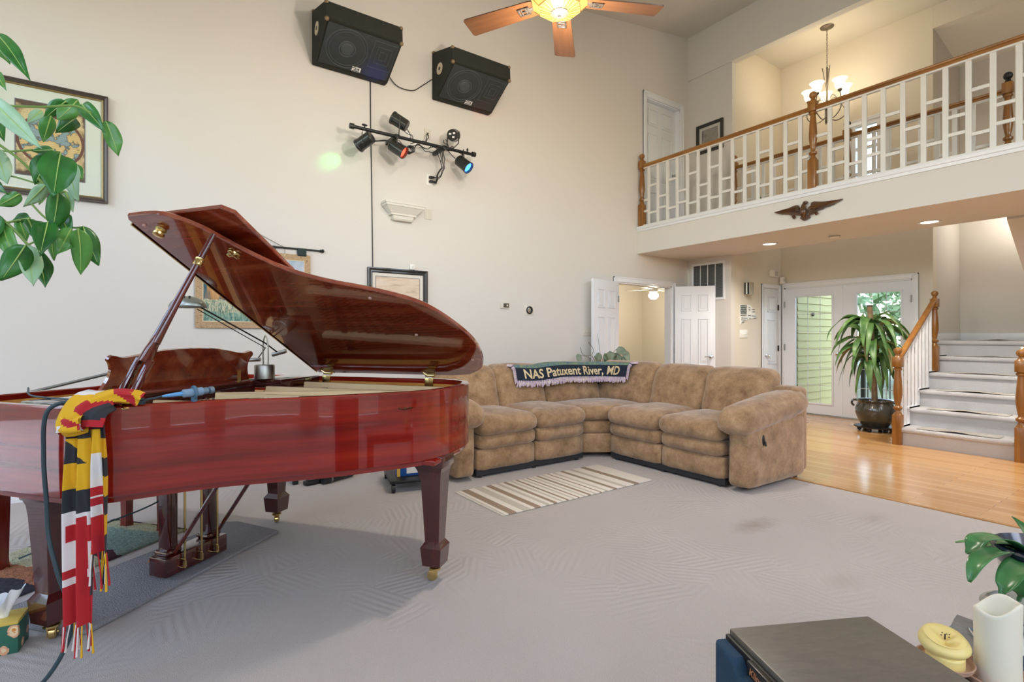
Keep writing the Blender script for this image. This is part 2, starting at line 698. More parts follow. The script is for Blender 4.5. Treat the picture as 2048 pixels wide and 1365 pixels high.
def knob(root, x, z, th=.036, lever=False, m=None):
    mb = MB()
    for sgn in (-1, 1):
        Mx = Matrix.Translation((x, sgn * th / 2, z)) @ Matrix.Rotation(R(-90 * sgn), 4, 'X')
        mb.lathe([(.0, 0), (.03, 0), (.03, .006), (.012, .012), (.011, .03), (.024, .038), (.028, .05), (.024, .06), (0, .064)], 20, Mx)
        if lever:
            mb.tube([(x, sgn * (th / 2 + .045), z), (x - .05, sgn * (th / 2 + .05), z + .004), (x - .1, sgn * (th / 2 + .048), z)], [.008, .007, .006], 8)
    mb.build('door_handle', m or M_CHROME, root)


def hinges(root, zs, th=.036, x=0.0, m=None):
    for z in zs:
        mb = MB()
        mb.cyl((x, th / 2 + .004, z - .045), (x, th / 2 + .004, z + .045), .007, n=10)
        mb.box(x, x + .03, th / 2, th / 2 + .003, z - .045, z + .045)
        mb.build('hinge', m or M_STEEL, root)


# double door in the back wall, both leaves swung into the room
casing('trim_3', 'v', V0, -1, 5.62, 6.86, 2.035, w=.075)
jamb('trim_4', 'v', V0, V0 + .12, 5.62, 6.86, 2.035)
d1 = panel_door('door_1', .62, 2.03)
d1.location = (5.60, V0 - .045, 0)
d1.rotation_euler.z = PI + R(10)
knob(d1, .56, .96)
hinges(d1, (.25, 1.02, 1.78))
d2 = panel_door('door_2', .60, 2.03)
d2.location = (6.88, V0 - .045, 0)
d2.rotation_euler.z = R(-52)
knob(d2, .54, .93, lever=True)
hinges(d2, (.25, 1.02, 1.78))
# room behind the double door
wall('wall_bedroom_back', 'v', 8.3, 8.4, 4.9, 9.7, 0, 2.6, m=M_WALL2)
wall('wall_bedroom_right', 'u', 9.6, 9.7, V0 + .12, 8.3, 0, 2.6, m=M_WALL2)
wall('wall_bedroom_left', 'u', 4.8, 4.9, V0 + .12, 8.4, 0, 2.6, m=M_WALL2)
wall('wall_bedroom_front', 'v', V0 + .121, V0 + .2, 7.39, 9.6, 0, 2.6, m=M_WALL2)
struct(ubox('ceiling.004', M_CEIL, 4.8, 9.7, V0 + .12, 8.4, 2.5, 2.6))
struct(ubox('floor.002', M_CARPET, 4.8, 9.7, V0, 8.4, -.12, 0))

# loft door
casing('trim_5', 'v', V0, -1, 6.26, 7.06, 4.88, w=.08, z0=ZL)
jamb('trim_6', 'v', V0, V0 + .12, 6.26, 7.06, 4.88, z0=ZL)
d3 = panel_door('door_3', .764, 1.99)
d3.location = (6.278, V0 + .085, ZL)
knob(d3, .70, .95)

# closet door on the foyer's left wall
casing('trim_7', 'v', 4.56, -1, 8.16, 8.60, 2.03, w=.06)
d4 = panel_door('door_4', .43, 2.02, cols=1, th=.02)
d4.location = (8.595, 4.549, 0)
d4.rotation_euler.z = PI
knob(d4, .38, .93, th=.02)
hinges(d4, (.3, 1.05, 1.72), th=.02, m=M_BLACKM)

# entrance: two glazed leaves
casing('trim_8', 'u', UD, -1, 2.735, 4.51, 2.045, w=.075)
jamb('trim_9', 'u', UD, UD + .12, 2.735, 4.51, 2.045)


def glazed_leaf(name, v0, v1, g0, g1, hinge_v):
    root = bpy.data.objects.new(name, None)
    COL.objects.link(root)
    struct(root)
    u0, u1 = UD + .005, UD + .045
    mb = MB()
    for (a, b, z0, z1) in ((v0, g0, .02, 2.025), (g1, v1, .02, 2.025), (g0, g1, .02, .19), (g0, g1, 1.885, 2.025)):
        mb.box(u0, u1, a, b, z0, z1)
    for (a, b, z0, z1) in ((g0 - .022, g0 + .006, .17, 1.905), (g1 - .006, g1 + .022, .17, 1.905), (g0, g1, .17, .196), (g0, g1, 1.879, 1.905)):
        mb.box(u0 - .012, u0, a, b, z0, z1, bev=.004)
    mb.build('leaf', M_DOOR, root)
    MB().box(u0 + .017, u0 + .021, g0, g1, .19, 1.885).build('pane', M_GLASS, root, smooth=0)
    mb = MB()
    for i in (1, 2):
        v = g0 + (g1 - g0) * i / 3
        mb.box(u0 + .021, u0 + .025, v - .004, v + .004, .19, 1.885)
    for i in (1, 2, 3, 4, 5):
        z = .19 + 1.695 * i / 6
        mb.box(u0 + .021, u0 + .025, g0, g1, z - .004, z + .004)
    mb.build('muntin_bars', mat('muntin', 'D9DDDC', .5), root)
    for z in (.3, 1.07, 1.77):
        MB().cyl((u0 - .012, hinge_v, z - .05), (u0 - .012, hinge_v, z + .05), .009, n=10).build('hinge', M_STEEL, root)
    return root


d5 = glazed_leaf('door_5', 3.632, 4.492, 3.771, 4.333, 4.497)
d6 = glazed_leaf('door_6', 2.753, 3.624, 2.869, 3.431, 2.748)
MB().box(UD + .0, UD + .006, 3.62, 3.64, .01, 2.03).build('astragal', M_DOOR, d6)
MB().lathe([(0, 0), (.028, 0), (.028, .008), (.012, .012), (.012, .03), (.027, .04), (.027, .055), (0, .06)], 18,
           Matrix.Translation((UD, 3.69, .98)) @ Matrix.Rotation(R(-90), 4, 'Y')).build('door_handle', M_CHROME, d5)
mb = MB()
mb.box(UD - .01, UD + .13, 2.735, 4.51, -.01, .015, bev=.003)
struct(mb.build('trim_10', M_STEEL))


# windows: frame, sash bars and pane
def window(name, axis, a, b0, b1, z0, z1, nb=2, nz=2):
    root = bpy.data.objects.new(name, None)
    COL.objects.link(root)
    struct(root)
    mb = MB()
    w = .05

    def bx(p0, p1, q0, q1, d0, d1):
        if axis == 'u':
            mb.box(a + d0, a + d1, p0, p1, q0, q1)
        else:
            mb.box(p0, p1, a + d0, a + d1, q0, q1)
    for r in ((b0, b0 + w, z0, z1), (b1 - w, b1, z0, z1), (b0 + w, b1 - w, z0, z0 + w), (b0 + w, b1 - w, z1 - w, z1)):
        bx(*r, -.05, .03)
    for i in range(1, nb):
        c = b0 + (b1 - b0) * i / nb
        bx(c - .03, c + .03, z0 + w, z1 - w, -.03, .02)
    for i in range(1, nz):
        c = z0 + (z1 - z0) * i / nz
        bx(b0 + w, b1 - w, c - .02, c + .02, -.03, .02)
    mb.build('frame', M_TRIM, root, smooth=0)
    mb = MB()
    if axis == 'u':
        mb.box(a - .006, a - .002, b0 + w, b1 - w, z0 + w, z1 - w)
    else:
        mb.box(b0 + w, b1 - w, a - .006, a - .002, z0 + w, z1 - w)
    mb.build('pane', M_GLASS, root, smooth=0)
    return root


wi = 1
for h in LW:
    window('window_%d' % wi, 'u', -2.66, *h, nb=2 if h[1] < 2 else 3, nz=1)
    wi += 1
for h in RW:
    window('window_%d' % wi, 'v', -3.06, *h, nb=1, nz=2)
    wi += 1
window('window_%d' % wi, 'u', UD + .06, 3.12, 3.5, 3.3, 4.42, nb=1, nz=3)
casing('trim_11', 'u', UD, -1, 3.12, 3.5, 4.42, w=.05, z0=3.25)

# baseboards
struct(ubox('baseboard_back', M_TRIM, -2.59, 5.54, V0 - .015, V0, 0, .1, bev=.004))
struct(ubox('baseboard_vent', M_TRIM, UV - .015, UV, 4.56, V0 - .02, 0, .1, bev=.004))
struct(ubox('baseboard_foyer', M_TRIM, UV, 8.09, 4.545, 4.56, 0, .1, bev=.004))
struct(ubox('baseboard_left', M_TRIM, -2.6, -2.585, -2.9, 2.15, 0, .1, bev=.004))
mb = MB()
mb.box(9.815, 9.83, 1.52, 2.50, 1.19, 1.29, bev=.004)
mb.box(UD + .01, 9.815, 2.49, 2.505, 1.19, 1.29, bev=.004)
struct(mb.build('baseboard_landing', M_TRIM))
# ------------------------------------------------------------------ outside
struct(ubox('ground', mat('lawn', '70785E', .9, c2='565E48', vs=2), -30, 40, -30, 40, -.5, -.2))
struct(ubox('ground_patio', mat('patio_stone', 'CFCBC2', .7, var=.2), -8, -2.73, -2, 9, -.2, -.03))
struct(ubox('ground_porch', mat('porch_boards', 'A9A6A0', .7, var=.3), 8.86, 10.9, 2.3, 5.2, -.2, -.02))


def siding(name, u0, u1, v, c):
    mb = MB()
    z = -.2
    while z < 3.2:
        vs = [(u0, v, z + .13), (u1, v, z + .13), (u1, v - .016, z), (u0, v - .016, z), (u1, v, z), (u0, v, z)]
        mb.add(vs, [(0, 1, 2, 3), (3, 2, 4, 5)])
        z += .125
    mb.box(u0, u1, v, v + .1, -.2, 3.2)
    return struct(mb.build(name, mat(name + '_paint', c, .6, var=.25, vs=3), smooth=0))


siding('wall_porch', 8.86, 10.4, 4.37, 'B4B27C')
mb = MB()
mb.lathe([(0, 0), (.03, 0), (.03, .02), (0, .025)], 14, Matrix.Translation((9.35, 4.352, 1.62)) @ Matrix.Rotation(R(90), 4, 'X'))
tag(mb.build('doorbell', M_BLACKM, smooth=30), 'small black round bell on the pale green outside siding', 'bell')

M_BARK = mat('bark', '6E5A48', .9, var=.5, vs=9, bump=.5, bs=30, bd=.01)
M_LEAFA = mat('tree_leaf', '5E7F4A', .6, c2='9DB58C', vs=2.5)
M_LEAFB = mat('bush_leaf', '3F6440', .6, c2='7C9C78', vs=3)


def tree(name, label, cat, x, y, h, rad, n, m, z0=-.2, trunk=True, group=None, size=.16):
    t = thing(name, label, cat, (x, y, z0), 0, group)
    r = random.Random(int(x * 31 + y * 17 + h))
    if trunk:
        mb = MB()
        mb.tube([(0, 0, 0), (.06, .04, h * .3), (-.03, .08, h * .62)], [.16, .12, .06], 8)
        for k in range(5):
            a = k * 1.3
            mb.tube([(0, .05, h * (.3 + .05 * k)), (math.cos(a) * rad * .4, math.sin(a) * rad * .4, h * (.5 + .06 * k)), (math.cos(a) * rad * .75, math.sin(a) * rad * .75, h * (.58 + .07 * k))], [.06, .04, .015], 6)
        mb.build('trunk', M_BARK, t)
    mb = MB()
    for k in range(n):
        while True:
            p = Vector((r.uniform(-1, 1), r.uniform(-1, 1), r.uniform(-1, 1)))
            if .25 < p.length < 1:
                break
        zc_ = h * (.62 if trunk else .5)
        q = Vector((p.x * rad, p.y * rad, zc_ + p.z * h * (.38 if trunk else .5)))
        a, b = Vector((r.gauss(0, 1), r.gauss(0, 1), r.gauss(0, 1))).normalized(), Vector((r.gauss(0, 1), r.gauss(0, 1), r.gauss(0, 1))).normalized()
        b = (b - a * b.dot(a)).normalized()
        s = r.uniform(.6, 1.2) * size
        mb.add([q - a * s, q + b * s * .5, q + a * s, q - b * s * .5], [(0, 1, 2, 3)])
    mb.build('crown', m, t, smooth=0)
    return t


tree('tree', 'leafy tree outside the right-hand glazed entrance leaf', 'tree', 16.0, 4.2, 6.5, 2.2, 5200, M_LEAFA, size=.10)
tree('tree', 'leafy tree across the yard, seen past the corn plant', 'tree', 15.6, 9.2, 6.0, 2.0, 3000, M_LEAFA, size=.10)
tree('bush', 'dark green shrub beyond the porch railing', 'bush', 13.6, 3.6, 1.5, .8, 900, M_LEAFB, trunk=False, size=.09)
t = thing('porch_railing', 'black metal railing on the porch outside the glazed door', 'railing', (10.75, 3.3, -.02))
mb = MB()
for k in range(14):
    mb.cyl((0, -.75 + k * .115, 0), (0, -.75 + k * .115, .92), .009, n=6)
mb.build('bars', M_BLACKM, t)
mb = MB()
mb.box(-.025, .025, -.85, .85, .92, .96)
mb.box(-.02, .02, -.85, .85, .08, .11)
mb.build('rail', M_BLACKM, t)
for y in (-.82, .82):
    MB().box(-.03, .03, y - .03, y + .03, 0, 1.05).build('post', M_BLACKM, t)
mb = MB()
_r = random.Random(5)
for k in range(9000):
    if k % 3 == 2:
        q = Vector((_r.uniform(17.5, 20), _r.uniform(-4, 18), 0))
    elif k % 3 == 1:
        q = Vector((_r.uniform(-12, -9), _r.uniform(-6, 13), 0))
    else:
        q = Vector((_r.uniform(-12, 10), _r.uniform(-13, -10), 0))
    q.z = _r.uniform(-.2, 1) * (2.6 + 1.6 * noise.noise(Vector((q.x * .35, q.y * .35, 0)))) + 1.0
    a = Vector((_r.gauss(0, 1), _r.gauss(0, 1), _r.gauss(0, 1))).normalized()
    b = a.orthogonal().normalized()
    s = _r.uniform(.14, .34)
    mb.add([q - a * s, q + b * s * .6, q + a * s, q - b * s * .6], [(0, 1, 2, 3)])
tag(mb.build('treeline', M_LEAFA, smooth=0), 'dense green trees and hedges outside, seen through the glazed entrance', 'trees', kind='stuff')
# ------------------------------------------------------------------ stairs
RISE, TREAD, SU = .198, .32, 7.13
mb = MB()
for k in range(6):
    u0 = SU + TREAD * k
    z = RISE * (k + 1)
    u1 = SU + TREAD * (k + 1) if k < 5 else 9.815
    va, vb = (1.38, 2.36) if k < 5 else (1.38, 2.49)
    mb.box(u0, u1, va, vb, 0, z - .05)
    mb.box(u0 - .028, u1, va, vb, z - .055, z, bev=.022, seg=3)
struct(mb.build('stairs', M_STAIRC, smooth=40))
# white closed side and skirt of the flight
mb = MB()
for k in range(5):
    u0 = SU + TREAD * k
    mb.box(u0 - .01, u0 + TREAD, 2.361, 2.395, 0, RISE * (k + 1) + .012)
    mb.box(u0 - .03, u0 + TREAD, 2.361, 2.415, RISE * (k + 1) - .012, RISE * (k + 1) + .014, bev=.004)
mb.box(8.735, 9.815, 2.4905, 2.5045, 1.0, 1.19)
struct(mb.build('trim_12', M_TRIM, smooth=0))
mb = MB()
n = 5
poly = [(SU + .02, 0.0), (SU + TREAD * 5, 0.0), (SU + TREAD * 5, RISE * 5 + .25), (SU + TREAD * 5 - .05, RISE * 5 + .25), (SU - .03, RISE + .05), (SU - .03, 0)]
pts = [(u, 1.345, z) for u, z in poly] + [(u, 1.379, z) for u, z in poly]
k = len(poly)
mb.add(pts, [(i, (i + 1) % k, k + (i + 1) % k, k + i) for i in range(k)] + [tuple(range(k)), tuple(range(2 * k - 1, k - 1, -1))])
struct(mb.build('trim_13', M_TRIM, smooth=0))
M_MAT = mat('tread_pad', 'BDB9B2', .8, var=.2, vs=14, bump=.3, bs=120)
lab = ['lowest', 'second lowest', 'third from the bottom', 'fourth from the bottom', 'fifth from the bottom', 'uppermost']
for k in range(6):
    z = RISE * (k + 1)
    u0 = SU + TREAD * k

    def fn(a, b, z=z, u0=u0, k=k):
        s = math.sin(PI * b)
        return (u0 + .0 + .19 * a, 1.50 + .70 * b, z + .002 + .012 * math.exp(-((b - .5) / .16) ** 2) * (1 - a) + .004 * s)
    mb = MB()
    mb.grid(fn, 6, 18)
    o = mb.build('stair_tread_mat', M_MAT)
    sm = o.modifiers.new('thick', 'SOLIDIFY')
    sm.thickness = .006
    sm.offset = 1
    tag(o, 'pale stair tread mat lying on the %s carpeted step' % lab[k] if k < 5 else 'pale tread mat at the edge of the landing above the carpeted steps', 'stair mat', 'stair tread mats')


# ------------------------------------------------------------------ turned posts and fretwork
def newel_mb(h, s=.042, ball=True):
    mb = MB()
    f = h / 1.11
    mb.box(-s, s, -s, s, 0, .34 * f, bev=.004)
    mb.lathe([(s * 1.05, .34 * f), (s * .62, .375 * f), (s * .55, .39 * f), (s * .98, .405 * f), (s * 1.0, .425 * f), (s * .6, .442 * f), (s * .55, .455 * f), (s * .72, .49 * f), (s * .98, .57 * f), (s * 1.0, .63 * f),
              (s * .86, .73 * f), (s * .68, .82 * f), (s * .64, .845 * f), (s * .95, .855 * f), (s * .95, .87 * f), (s * .7, .878 * f), (s * 1.0, .89 * f)], 20)
    mb.box(-s, s, -s, s, .885 * f, 1.0 * f, bev=.006)
    if ball:
        ball_mb(h, s, mb)
    return mb


def ball_mb(h, s, mb):
    f = h / 1.11
    mb.lathe([(s * .98, .998 * f), (s * .7, 1.012 * f), (s * .55, 1.025 * f), (s * .5, 1.035 * f), (s * .82, 1.05 * f), (s * .95, 1.072 * f), (s * .8, 1.095 * f), (s * .4, 1.108 * f), (0, 1.11 * f)], 20)
    return mb


def rail_mb(p0, p1, w=.03, h=.055):
    """moulded handrail, p = centre of its top"""
    prof = [(-w, -h * .45), (-w * 1.05, -h * .25), (-w * .8, -h * .06), (-w * .3, 0), (w * .3, 0), (w * .8, -h * .06), (w * 1.05, -h * .25), (w, -h * .45), (w * .62, -h * .6), (w * .62, -h), (-w * .62, -h), (-w * .62, -h * .6)]
    p0, p1 = Vector(p0), Vector(p1)
    t = (p1 - p0).normalized()
    x = t.cross(Vector((0, 0, 1))).normalized()
    y = x.cross(t).normalized()
    k = len(prof)
    vs = [p + x * a + y * b for p in (p0, p1) for a, b in prof]
    return MB().add(vs, [(i, (i + 1) % k, k + (i + 1) % k, k + i) for i in range(k)] + [tuple(range(k)), tuple(range(2 * k - 1, k - 1, -1))])


M_FRET = mat('fret_white', 'DDDBD6', .4)


def fret_section(root, bars, v_hi, v_lo, z0, z1, phase=0):
    """upright slats with staggered short cross pieces, along local y"""
    for v in bars:
        MB().box(-.011, .011, v - .022, v + .022, z0, z1, bev=.002, seg=1).build('baluster', M_FRET, root)
    ed = sorted([v_hi] + list(bars) + [v_lo], reverse=True)
    H = z1 - z0
    for i in range(len(ed) - 1):
        a, b = ed[i] - (.022 if i else .0), ed[i + 1] + (.022 if i < len(ed) - 2 else 0)
        fr = (.67, .19) if (i + phase) % 2 == 0 else (.435, .24)
        for f in fr:
            z = z0 + H * f
            MB().box(-.009, .009, b, a, z - .016, z + .016, bev=.002, seg=1).build('crosspiece', M_FRET, root)


def fret_railing(label, u, newels, z0, group, bars_by_section, phase=0, finial=None):
    t = thing('loft_railing', label, 'railing', (u, 0, z0), 0, group)
    for v in newels:
        nb = newel_mb(1.096, ball=not (finial and v < 4))
        o = nb.build('newel_post', M_OAK, t)
        o.location = (0, v, 0)
        if finial and v < 4:
            ball_mb(1.096, .042, MB()).build('finial', finial, o)
    for i in range(len(newels) - 1):
        hi, lo = newels[i] - .04, newels[i + 1] + .04
        rail_mb((0, hi, .932), (0, lo, .932)).build('handrail', M_OAKY, t)
        MB().box(-.016, .016, lo, hi, .86, .878).build('fillet', M_FRET, t)
        MB().box(-.022, .022, lo, hi, .012, .03).build('bottom_rail', M_FRET, t)
        fret_section(t, bars_by_section[i], hi, lo, .03, .862, phase + i)
    return t


bA = [5.145 - .167 * k for k in range(14)]
bB = [2.661 - .167 * k for k in range(15)]
fret_railing('long white fretwork railing with oak handrail along the front edge of the loft', UF + .045, [5.277, 2.837, .15], ZL + .004, 'loft railings', [bA, bB], 1)
bC = [4.52 - .14 - .155 * k for k in range(9)]
bD = [2.971 - .14 - .155 * k for k in range(9)]
fret_railing('shorter white fretwork railing with oak rail at the far side of the loft', UV + .02, [4.515, 2.971, 1.467], ZL + .002, 'loft railings', [bC, bD], 0, M_BLACKM)

# stair railings
t = thing('stair_railing', 'oak stair rail with white spindles left of the carpeted steps, by the corn plant', 'railing', (7.16, 2.345, 0), 0, 'stair railings')
newel_mb(1.116, .045).build('newel_post', M_OAK, t, loc=(-.035, .03, 0))
newel_mb(1.03, .042).build('newel_post', M_OAK, t, loc=(1.17, .03, .80))
rail_mb((.0, .03, 1.02), (1.14, .03, 1.73)).build('handrail', M_OAKX, t)
for i in range(9):
    x = .075 + i * .118
    zb = RISE * (int((x + .03) / TREAD) + 1) + .012
    zt = 1.02 + .71 * x / 1.14 - .055
    MB().box(x - .013, x + .013, .018, .044, zb, zt, bev=.002, seg=1).build('baluster', M_TRIM, t)
t = thing('stair_railing', 'oak newel post and rail on the right of the carpeted steps, at the picture edge', 'railing', (7.10, 1.33, 0), 0, 'stair railings')
newel_mb(1.116, .045).build('newel_post', M_OAK, t)
rail_mb((.04, 0.0, 1.02), (.34, 0.0, 1.22)).build('handrail', M_OAKX, t)
for i in range(2):
    x = .1 + i * .118
    MB().box(x - .013, x + .013, -.013 + .03, .013 + .03, RISE + .16 + .07 * i, 1.02 + .66 * x - .03, bev=.002, seg=1).build('baluster', M_TRIM, t)
# ------------------------------------------------------------------ grand piano
PX, PY, PRZ = .2205, 3.2975, R(-52.19)
M_MAHO = wood('mahogany_side', '5E0E08', '8C1A10', 'A82C1A', 'h', .16, 1.0, .8, .8, .015, spec=.25, cior=1.6)
M_MAHOD = wood('mahogany_dark', '2E0C0C', '451212', '5A1A16', 'z', .2, 1.0, 1.0, .6, .03)
M_LIDU = wood('mahogany_lid', '641A0E', '90381E', 'AE5C38', 'x', .12, 1.0, .7, .6, .015, cior=1.95)
M_MAPLE = wood('maple_inner', 'C07E34', 'DFA050', 'EDB96A', 'x', .3, .4, .9, .5)
M_GOLD = mat('plate_gold', 'E8C896', .34, .2, var=.12, vs=5)
M_STRING = mat('string_steel', '5E4E40', .35, .6)
M_COPPER = mat('string_copper', '7A4A2C', .35, .6)
M_SBOARD = wood('soundboard_spruce', 'B98546', 'CF9C58', 'DDB06E', 'x', .35, .3, 1.2)
M_FELT = mat('damper_black', '121214', .5)
M_IVORY = mat('white_key', 'EEEAE0', .25)
M_REDFELT = mat('red_felt', '8A1E22', .9)

piano = thing('grand_piano', 'glossy dark red mahogany grand piano with its lid propped open', 'piano', (PX, PY, 0), PRZ)
ZT, ZB = .98, .64
ctrl = [(.30, -.83), (.41, -.82), (.475, -.765), (.54, -.68), (.605, -.59), (.70, -.485), (.85, -.37), (.99, -.268), (1.10, -.165), (1.22, -.035), (1.325, .09), (1.38, .25), (1.388, .45), (1.35, .63), (1.26, .74), (1.13, .79)]
curve = [tuple(p) for p in spline(ctrl, 5)]
out = [(-.45, -.82)] + [(p[0], p[1]) for p in curve] + [(.9, .80), (-.45, .80)]


def offset(poly, d):
    n = len(poly)
    res = []
    for i in range(n):
        p0, p1, p2 = Vector(poly[i - 1]), Vector(poly[i]), Vector(poly[(i + 1) % n])
        a, b = (p1 - p0).normalized(), (p2 - p1).normalized()
        na, nb_ = Vector((-a.y, a.x)), Vector((-b.y, b.x))
        m = (na + nb_).normalized()
        k = d / max(.35, m.dot(na))
        res.append(tuple(p1 + m * k))
    return res


inn = offset(out, .042)
inn2 = offset(out, .06)
n = len(out)
mb = MB()
top = offset(out, .006)
rings = [(out, ZB + .004), (out, ZT - .006), (top, ZT), (offset(out, .036), ZT), (inn, ZT - .005), (inn, ZT - .03)]
vs = [(x, y, z) for poly, z in rings for x, y in poly]
low = [(x, y, ZB) for x, y in offset(out, .004)] + [(x, y, ZB) for x, y in offset(out, .05)] + [(x, y, .9) for x, y in offset(out, .05)]
fs = []
for r in range(len(rings) - 1):
    for i in range(n):
        j = (i + 1) % n
        fs.append((r * n + i, r * n + j, (r + 1) * n + j, (r + 1) * n + i))
mb.add(vs, fs)
vs2 = [(x, y, ZB + .004) for x, y in out] + low
fs2 = []
for r in range(3):
    for i in range(n):
        j = (i + 1) % n
        fs2.append((r * n + i, r * n + j, (r + 1) * n + j, (r + 1) * n + i))
mb.add(vs2, fs2)
mb.build('rim', M_MAHO, piano, smooth=30)
# moulding strip under the rim
mb = MB()
lo1, lo2 = offset(out, .0), offset(out, .03)
vs = [(x, y, ZB - .002) for x, y in offset(out, .012)] + [(x, y, ZB - .022) for x, y in offset(out, .016)] + [(x, y, ZB - .022) for x, y in offset(out, .06)]
fs = []
for r in range(2):
    for i in range(n):
        j = (i + 1) % n
        fs.append((r * n + i, r * n + j, (r + 1) * n + j, (r + 1) * n + i))
mb.add(vs, fs)
mb.build('bottom_moulding', M_MAHO, piano, smooth=30)
mb = MB()
vs = [(x, y, z) for z in (.80, ZT - .028) for x, y in offset(out, .044)]
mb.add(vs, [(i, (i + 1) % n, n + (i + 1) % n, n + i) for i in range(n)])
mb.build('inner_rim', M_MAPLE, piano, smooth=30)
mb = MB()
mb.prism(offset(out, .045), .635, .66)
mb.box(-.44, .1, -.77, .75, .60, .645, bev=.006)
mb.build('key_bed', M_MAHOD, piano)
MB().prism(offset(out, .046), .80, .815).build('soundboard', M_SBOARD, piano, smooth=0)
# iron plate: border, front web and struts
mb = MB()
po, pi_ = offset(out, .075), offset(out, .15)
vs = [(x, y, z) for poly, z in ((po, .862), (po, .878), (pi_, .878), (pi_, .862)) for x, y in poly]
fs = []
for r in range(4):
    for i in range(n):
        j = (i + 1) % n
        q = (r + 1) % 4
        fs.append((r * n + i, r * n + j, q * n + j, q * n + i))
mb.add(vs, fs)
mb.prism(offset(out, .10), .862, .8745)
mb.box(.02, .34, -.74, .72, .858, .882, bev=.004)
for (p, q, w) in (((.3, -.45, 0), (.80, -.28, 0), .02), ((.3, -.12, 0), (1.14, .02, 0), .022), ((.3, .22, 0), (1.28, .36, 0), .022), ((.3, .54, 0), (1.25, .62, 0), .022), ((.3, -.12, 0), (1.26, .5, 0), .018)):
    a, b = Vector(p), Vector(q)
    t_ = (b - a).normalized()
    s_ = Vector((-t_.y, t_.x, 0)) * w
    s2 = s_ * .55
    mb.add([a - s_ + Vector((0, 0, .875)), a + s_ + Vector((0, 0, .875)), b + s_ + Vector((0, 0, .875)), b - s_ + Vector((0, 0, .875)),
            a - s2 + Vector((0, 0, .962)), a + s2 + Vector((0, 0, .962)), b + s2 + Vector((0, 0, .945)), b - s2 + Vector((0, 0, .945))],
           [(0, 1, 2, 3), (4, 7, 6, 5), (0, 4, 5, 1), (1, 5, 6, 2), (2, 6, 7, 3), (3, 7, 4, 0)])
mb.build('iron_plate', M_GOLD, piano, smooth=30)
mb = MB()
for k in range(64):
    f = k / 63
    y0 = -.70 + 1.38 * f
    x1 = .70 + .62 * min(1, f * 1.45) ** .8
    y1 = -.45 + 1.08 * f
    mb.tube([(.30, y0, .905), (x1, y1, .893)], .0028 + .0016 * f, 4, caps=False, mi=1 if f > .55 else 0)
for k in range(18):
    f = k / 17
    mb.tube([(.30, .30 + .38 * f, .914), (1.30, -.02 + .42 * f, .905)], .0042, 5, caps=False, mi=1)
o = mb.build('strings', [M_STRING, M_COPPER], piano, smooth=60)
o['kind'] = 'stuff'
mb = MB()
for k in range(58):
    f = k / 57
    mb.box(.40 + .03 * f, .44 + .03 * f, -.70 + 1.36 * f - .008, -.70 + 1.36 * f + .008, .905, .93)
o = mb.build('dampers', M_FELT, piano, smooth=0)
o['kind'] = 'stuff'
mb = MB()
for k in range(60):
    for q in range(2):
        mb.cyl((.09 + .05 * q + .02 * (k % 3), -.68 + 1.36 * k / 59, .88), (.09 + .05 * q + .02 * (k % 3), -.68 + 1.36 * k / 59, .912), .0045, n=6)
o = mb.build('tuning_pins', M_STEEL, piano)
o['kind'] = 'stuff'
# keyboard end
MB().box(-.275, -.25, -.72, .70, .66, .93, bev=.006).build('fallboard', M_MAHOD, piano)
mb = MB()
mb.box(-.435, -.28, -.63, .61, .69, .715)
for k in range(52):
    y = -.62 + k * .0236
    mb.box(-.437, -.28, y, y + .0226, .715, .728)
mb.build('white_keys', M_IVORY, piano, smooth=0)
mb = MB()
for k in range(51):
    if k % 7 in (0, 1, 3, 4, 5):
        y = -.62 + (k + 1) * .0236
        mb.box(-.385, -.28, y - .006, y + .006, .728, .74, bev=.002, seg=1)
mb.build('black_keys', M_FELT, piano)
mb = MB()
for s in (-1, 1):
    c = s * .725 - .01
    mb.box(-.44, -.25, c - .09, c + .09, .66, .90, bev=.01)
mb.build('key_block', M_MAHO, piano)

# music desk
mb = MB()
half = [(0, .215), (.12, .212), (.22, .20), (.31, .183), (.36, .18), (.405, .19), (.425, .17), (.412, .15), (.402, .12), (.405, .085), (.42, .045), (.445, 0)]
half = [tuple(p) for p in spline(half, 3)]
poly = [(-a, b) for a, b in half[::-1]] + list(half[1:])
tl = R(15)
Md = Matrix.Translation((.0, -.055, .975)) @ Matrix.Rotation(tl, 4, 'Y')
k = len(poly)
vs = [Md @ Vector((d, a, b)) for d in (0, .018) for a, b in poly]
mb.add(vs, [(i, (i + 1) % k, k + (i + 1) % k, k + i) for i in range(k)] + [tuple(range(k - 1, -1, -1)), tuple(range(k, 2 * k))])
desk = mb.build('music_desk', M_LIDU, piano, smooth=30)
mb = MB()
mb.box(.03, .075, -.40, .34, .966, .986, bev=.006)
mb.box(-.03, .03, -.52, .42, .945, .972, bev=.004)
mb.build('music_shelf', wood('shelf_mahogany', '5E2018', '7E3226', '945040', 'y', .2, 1.0), piano)
MB().box(.075, .078, .235, .26, .975, 1.045, M=Matrix.Rotation(0, 4, 'Y')).build('desk_prop', M_BRASS, piano)
mb = MB()
mb.box(.0, .24, .40, .755, .93, .985, bev=.006)
mb.box(.0, .24, -.775, -.56, .93, .985, bev=.006)
mb.box(.0, .05, -.56, .40, .90, .95, bev=.006)
mb.build('side_shelf', M_MAHOD, piano)

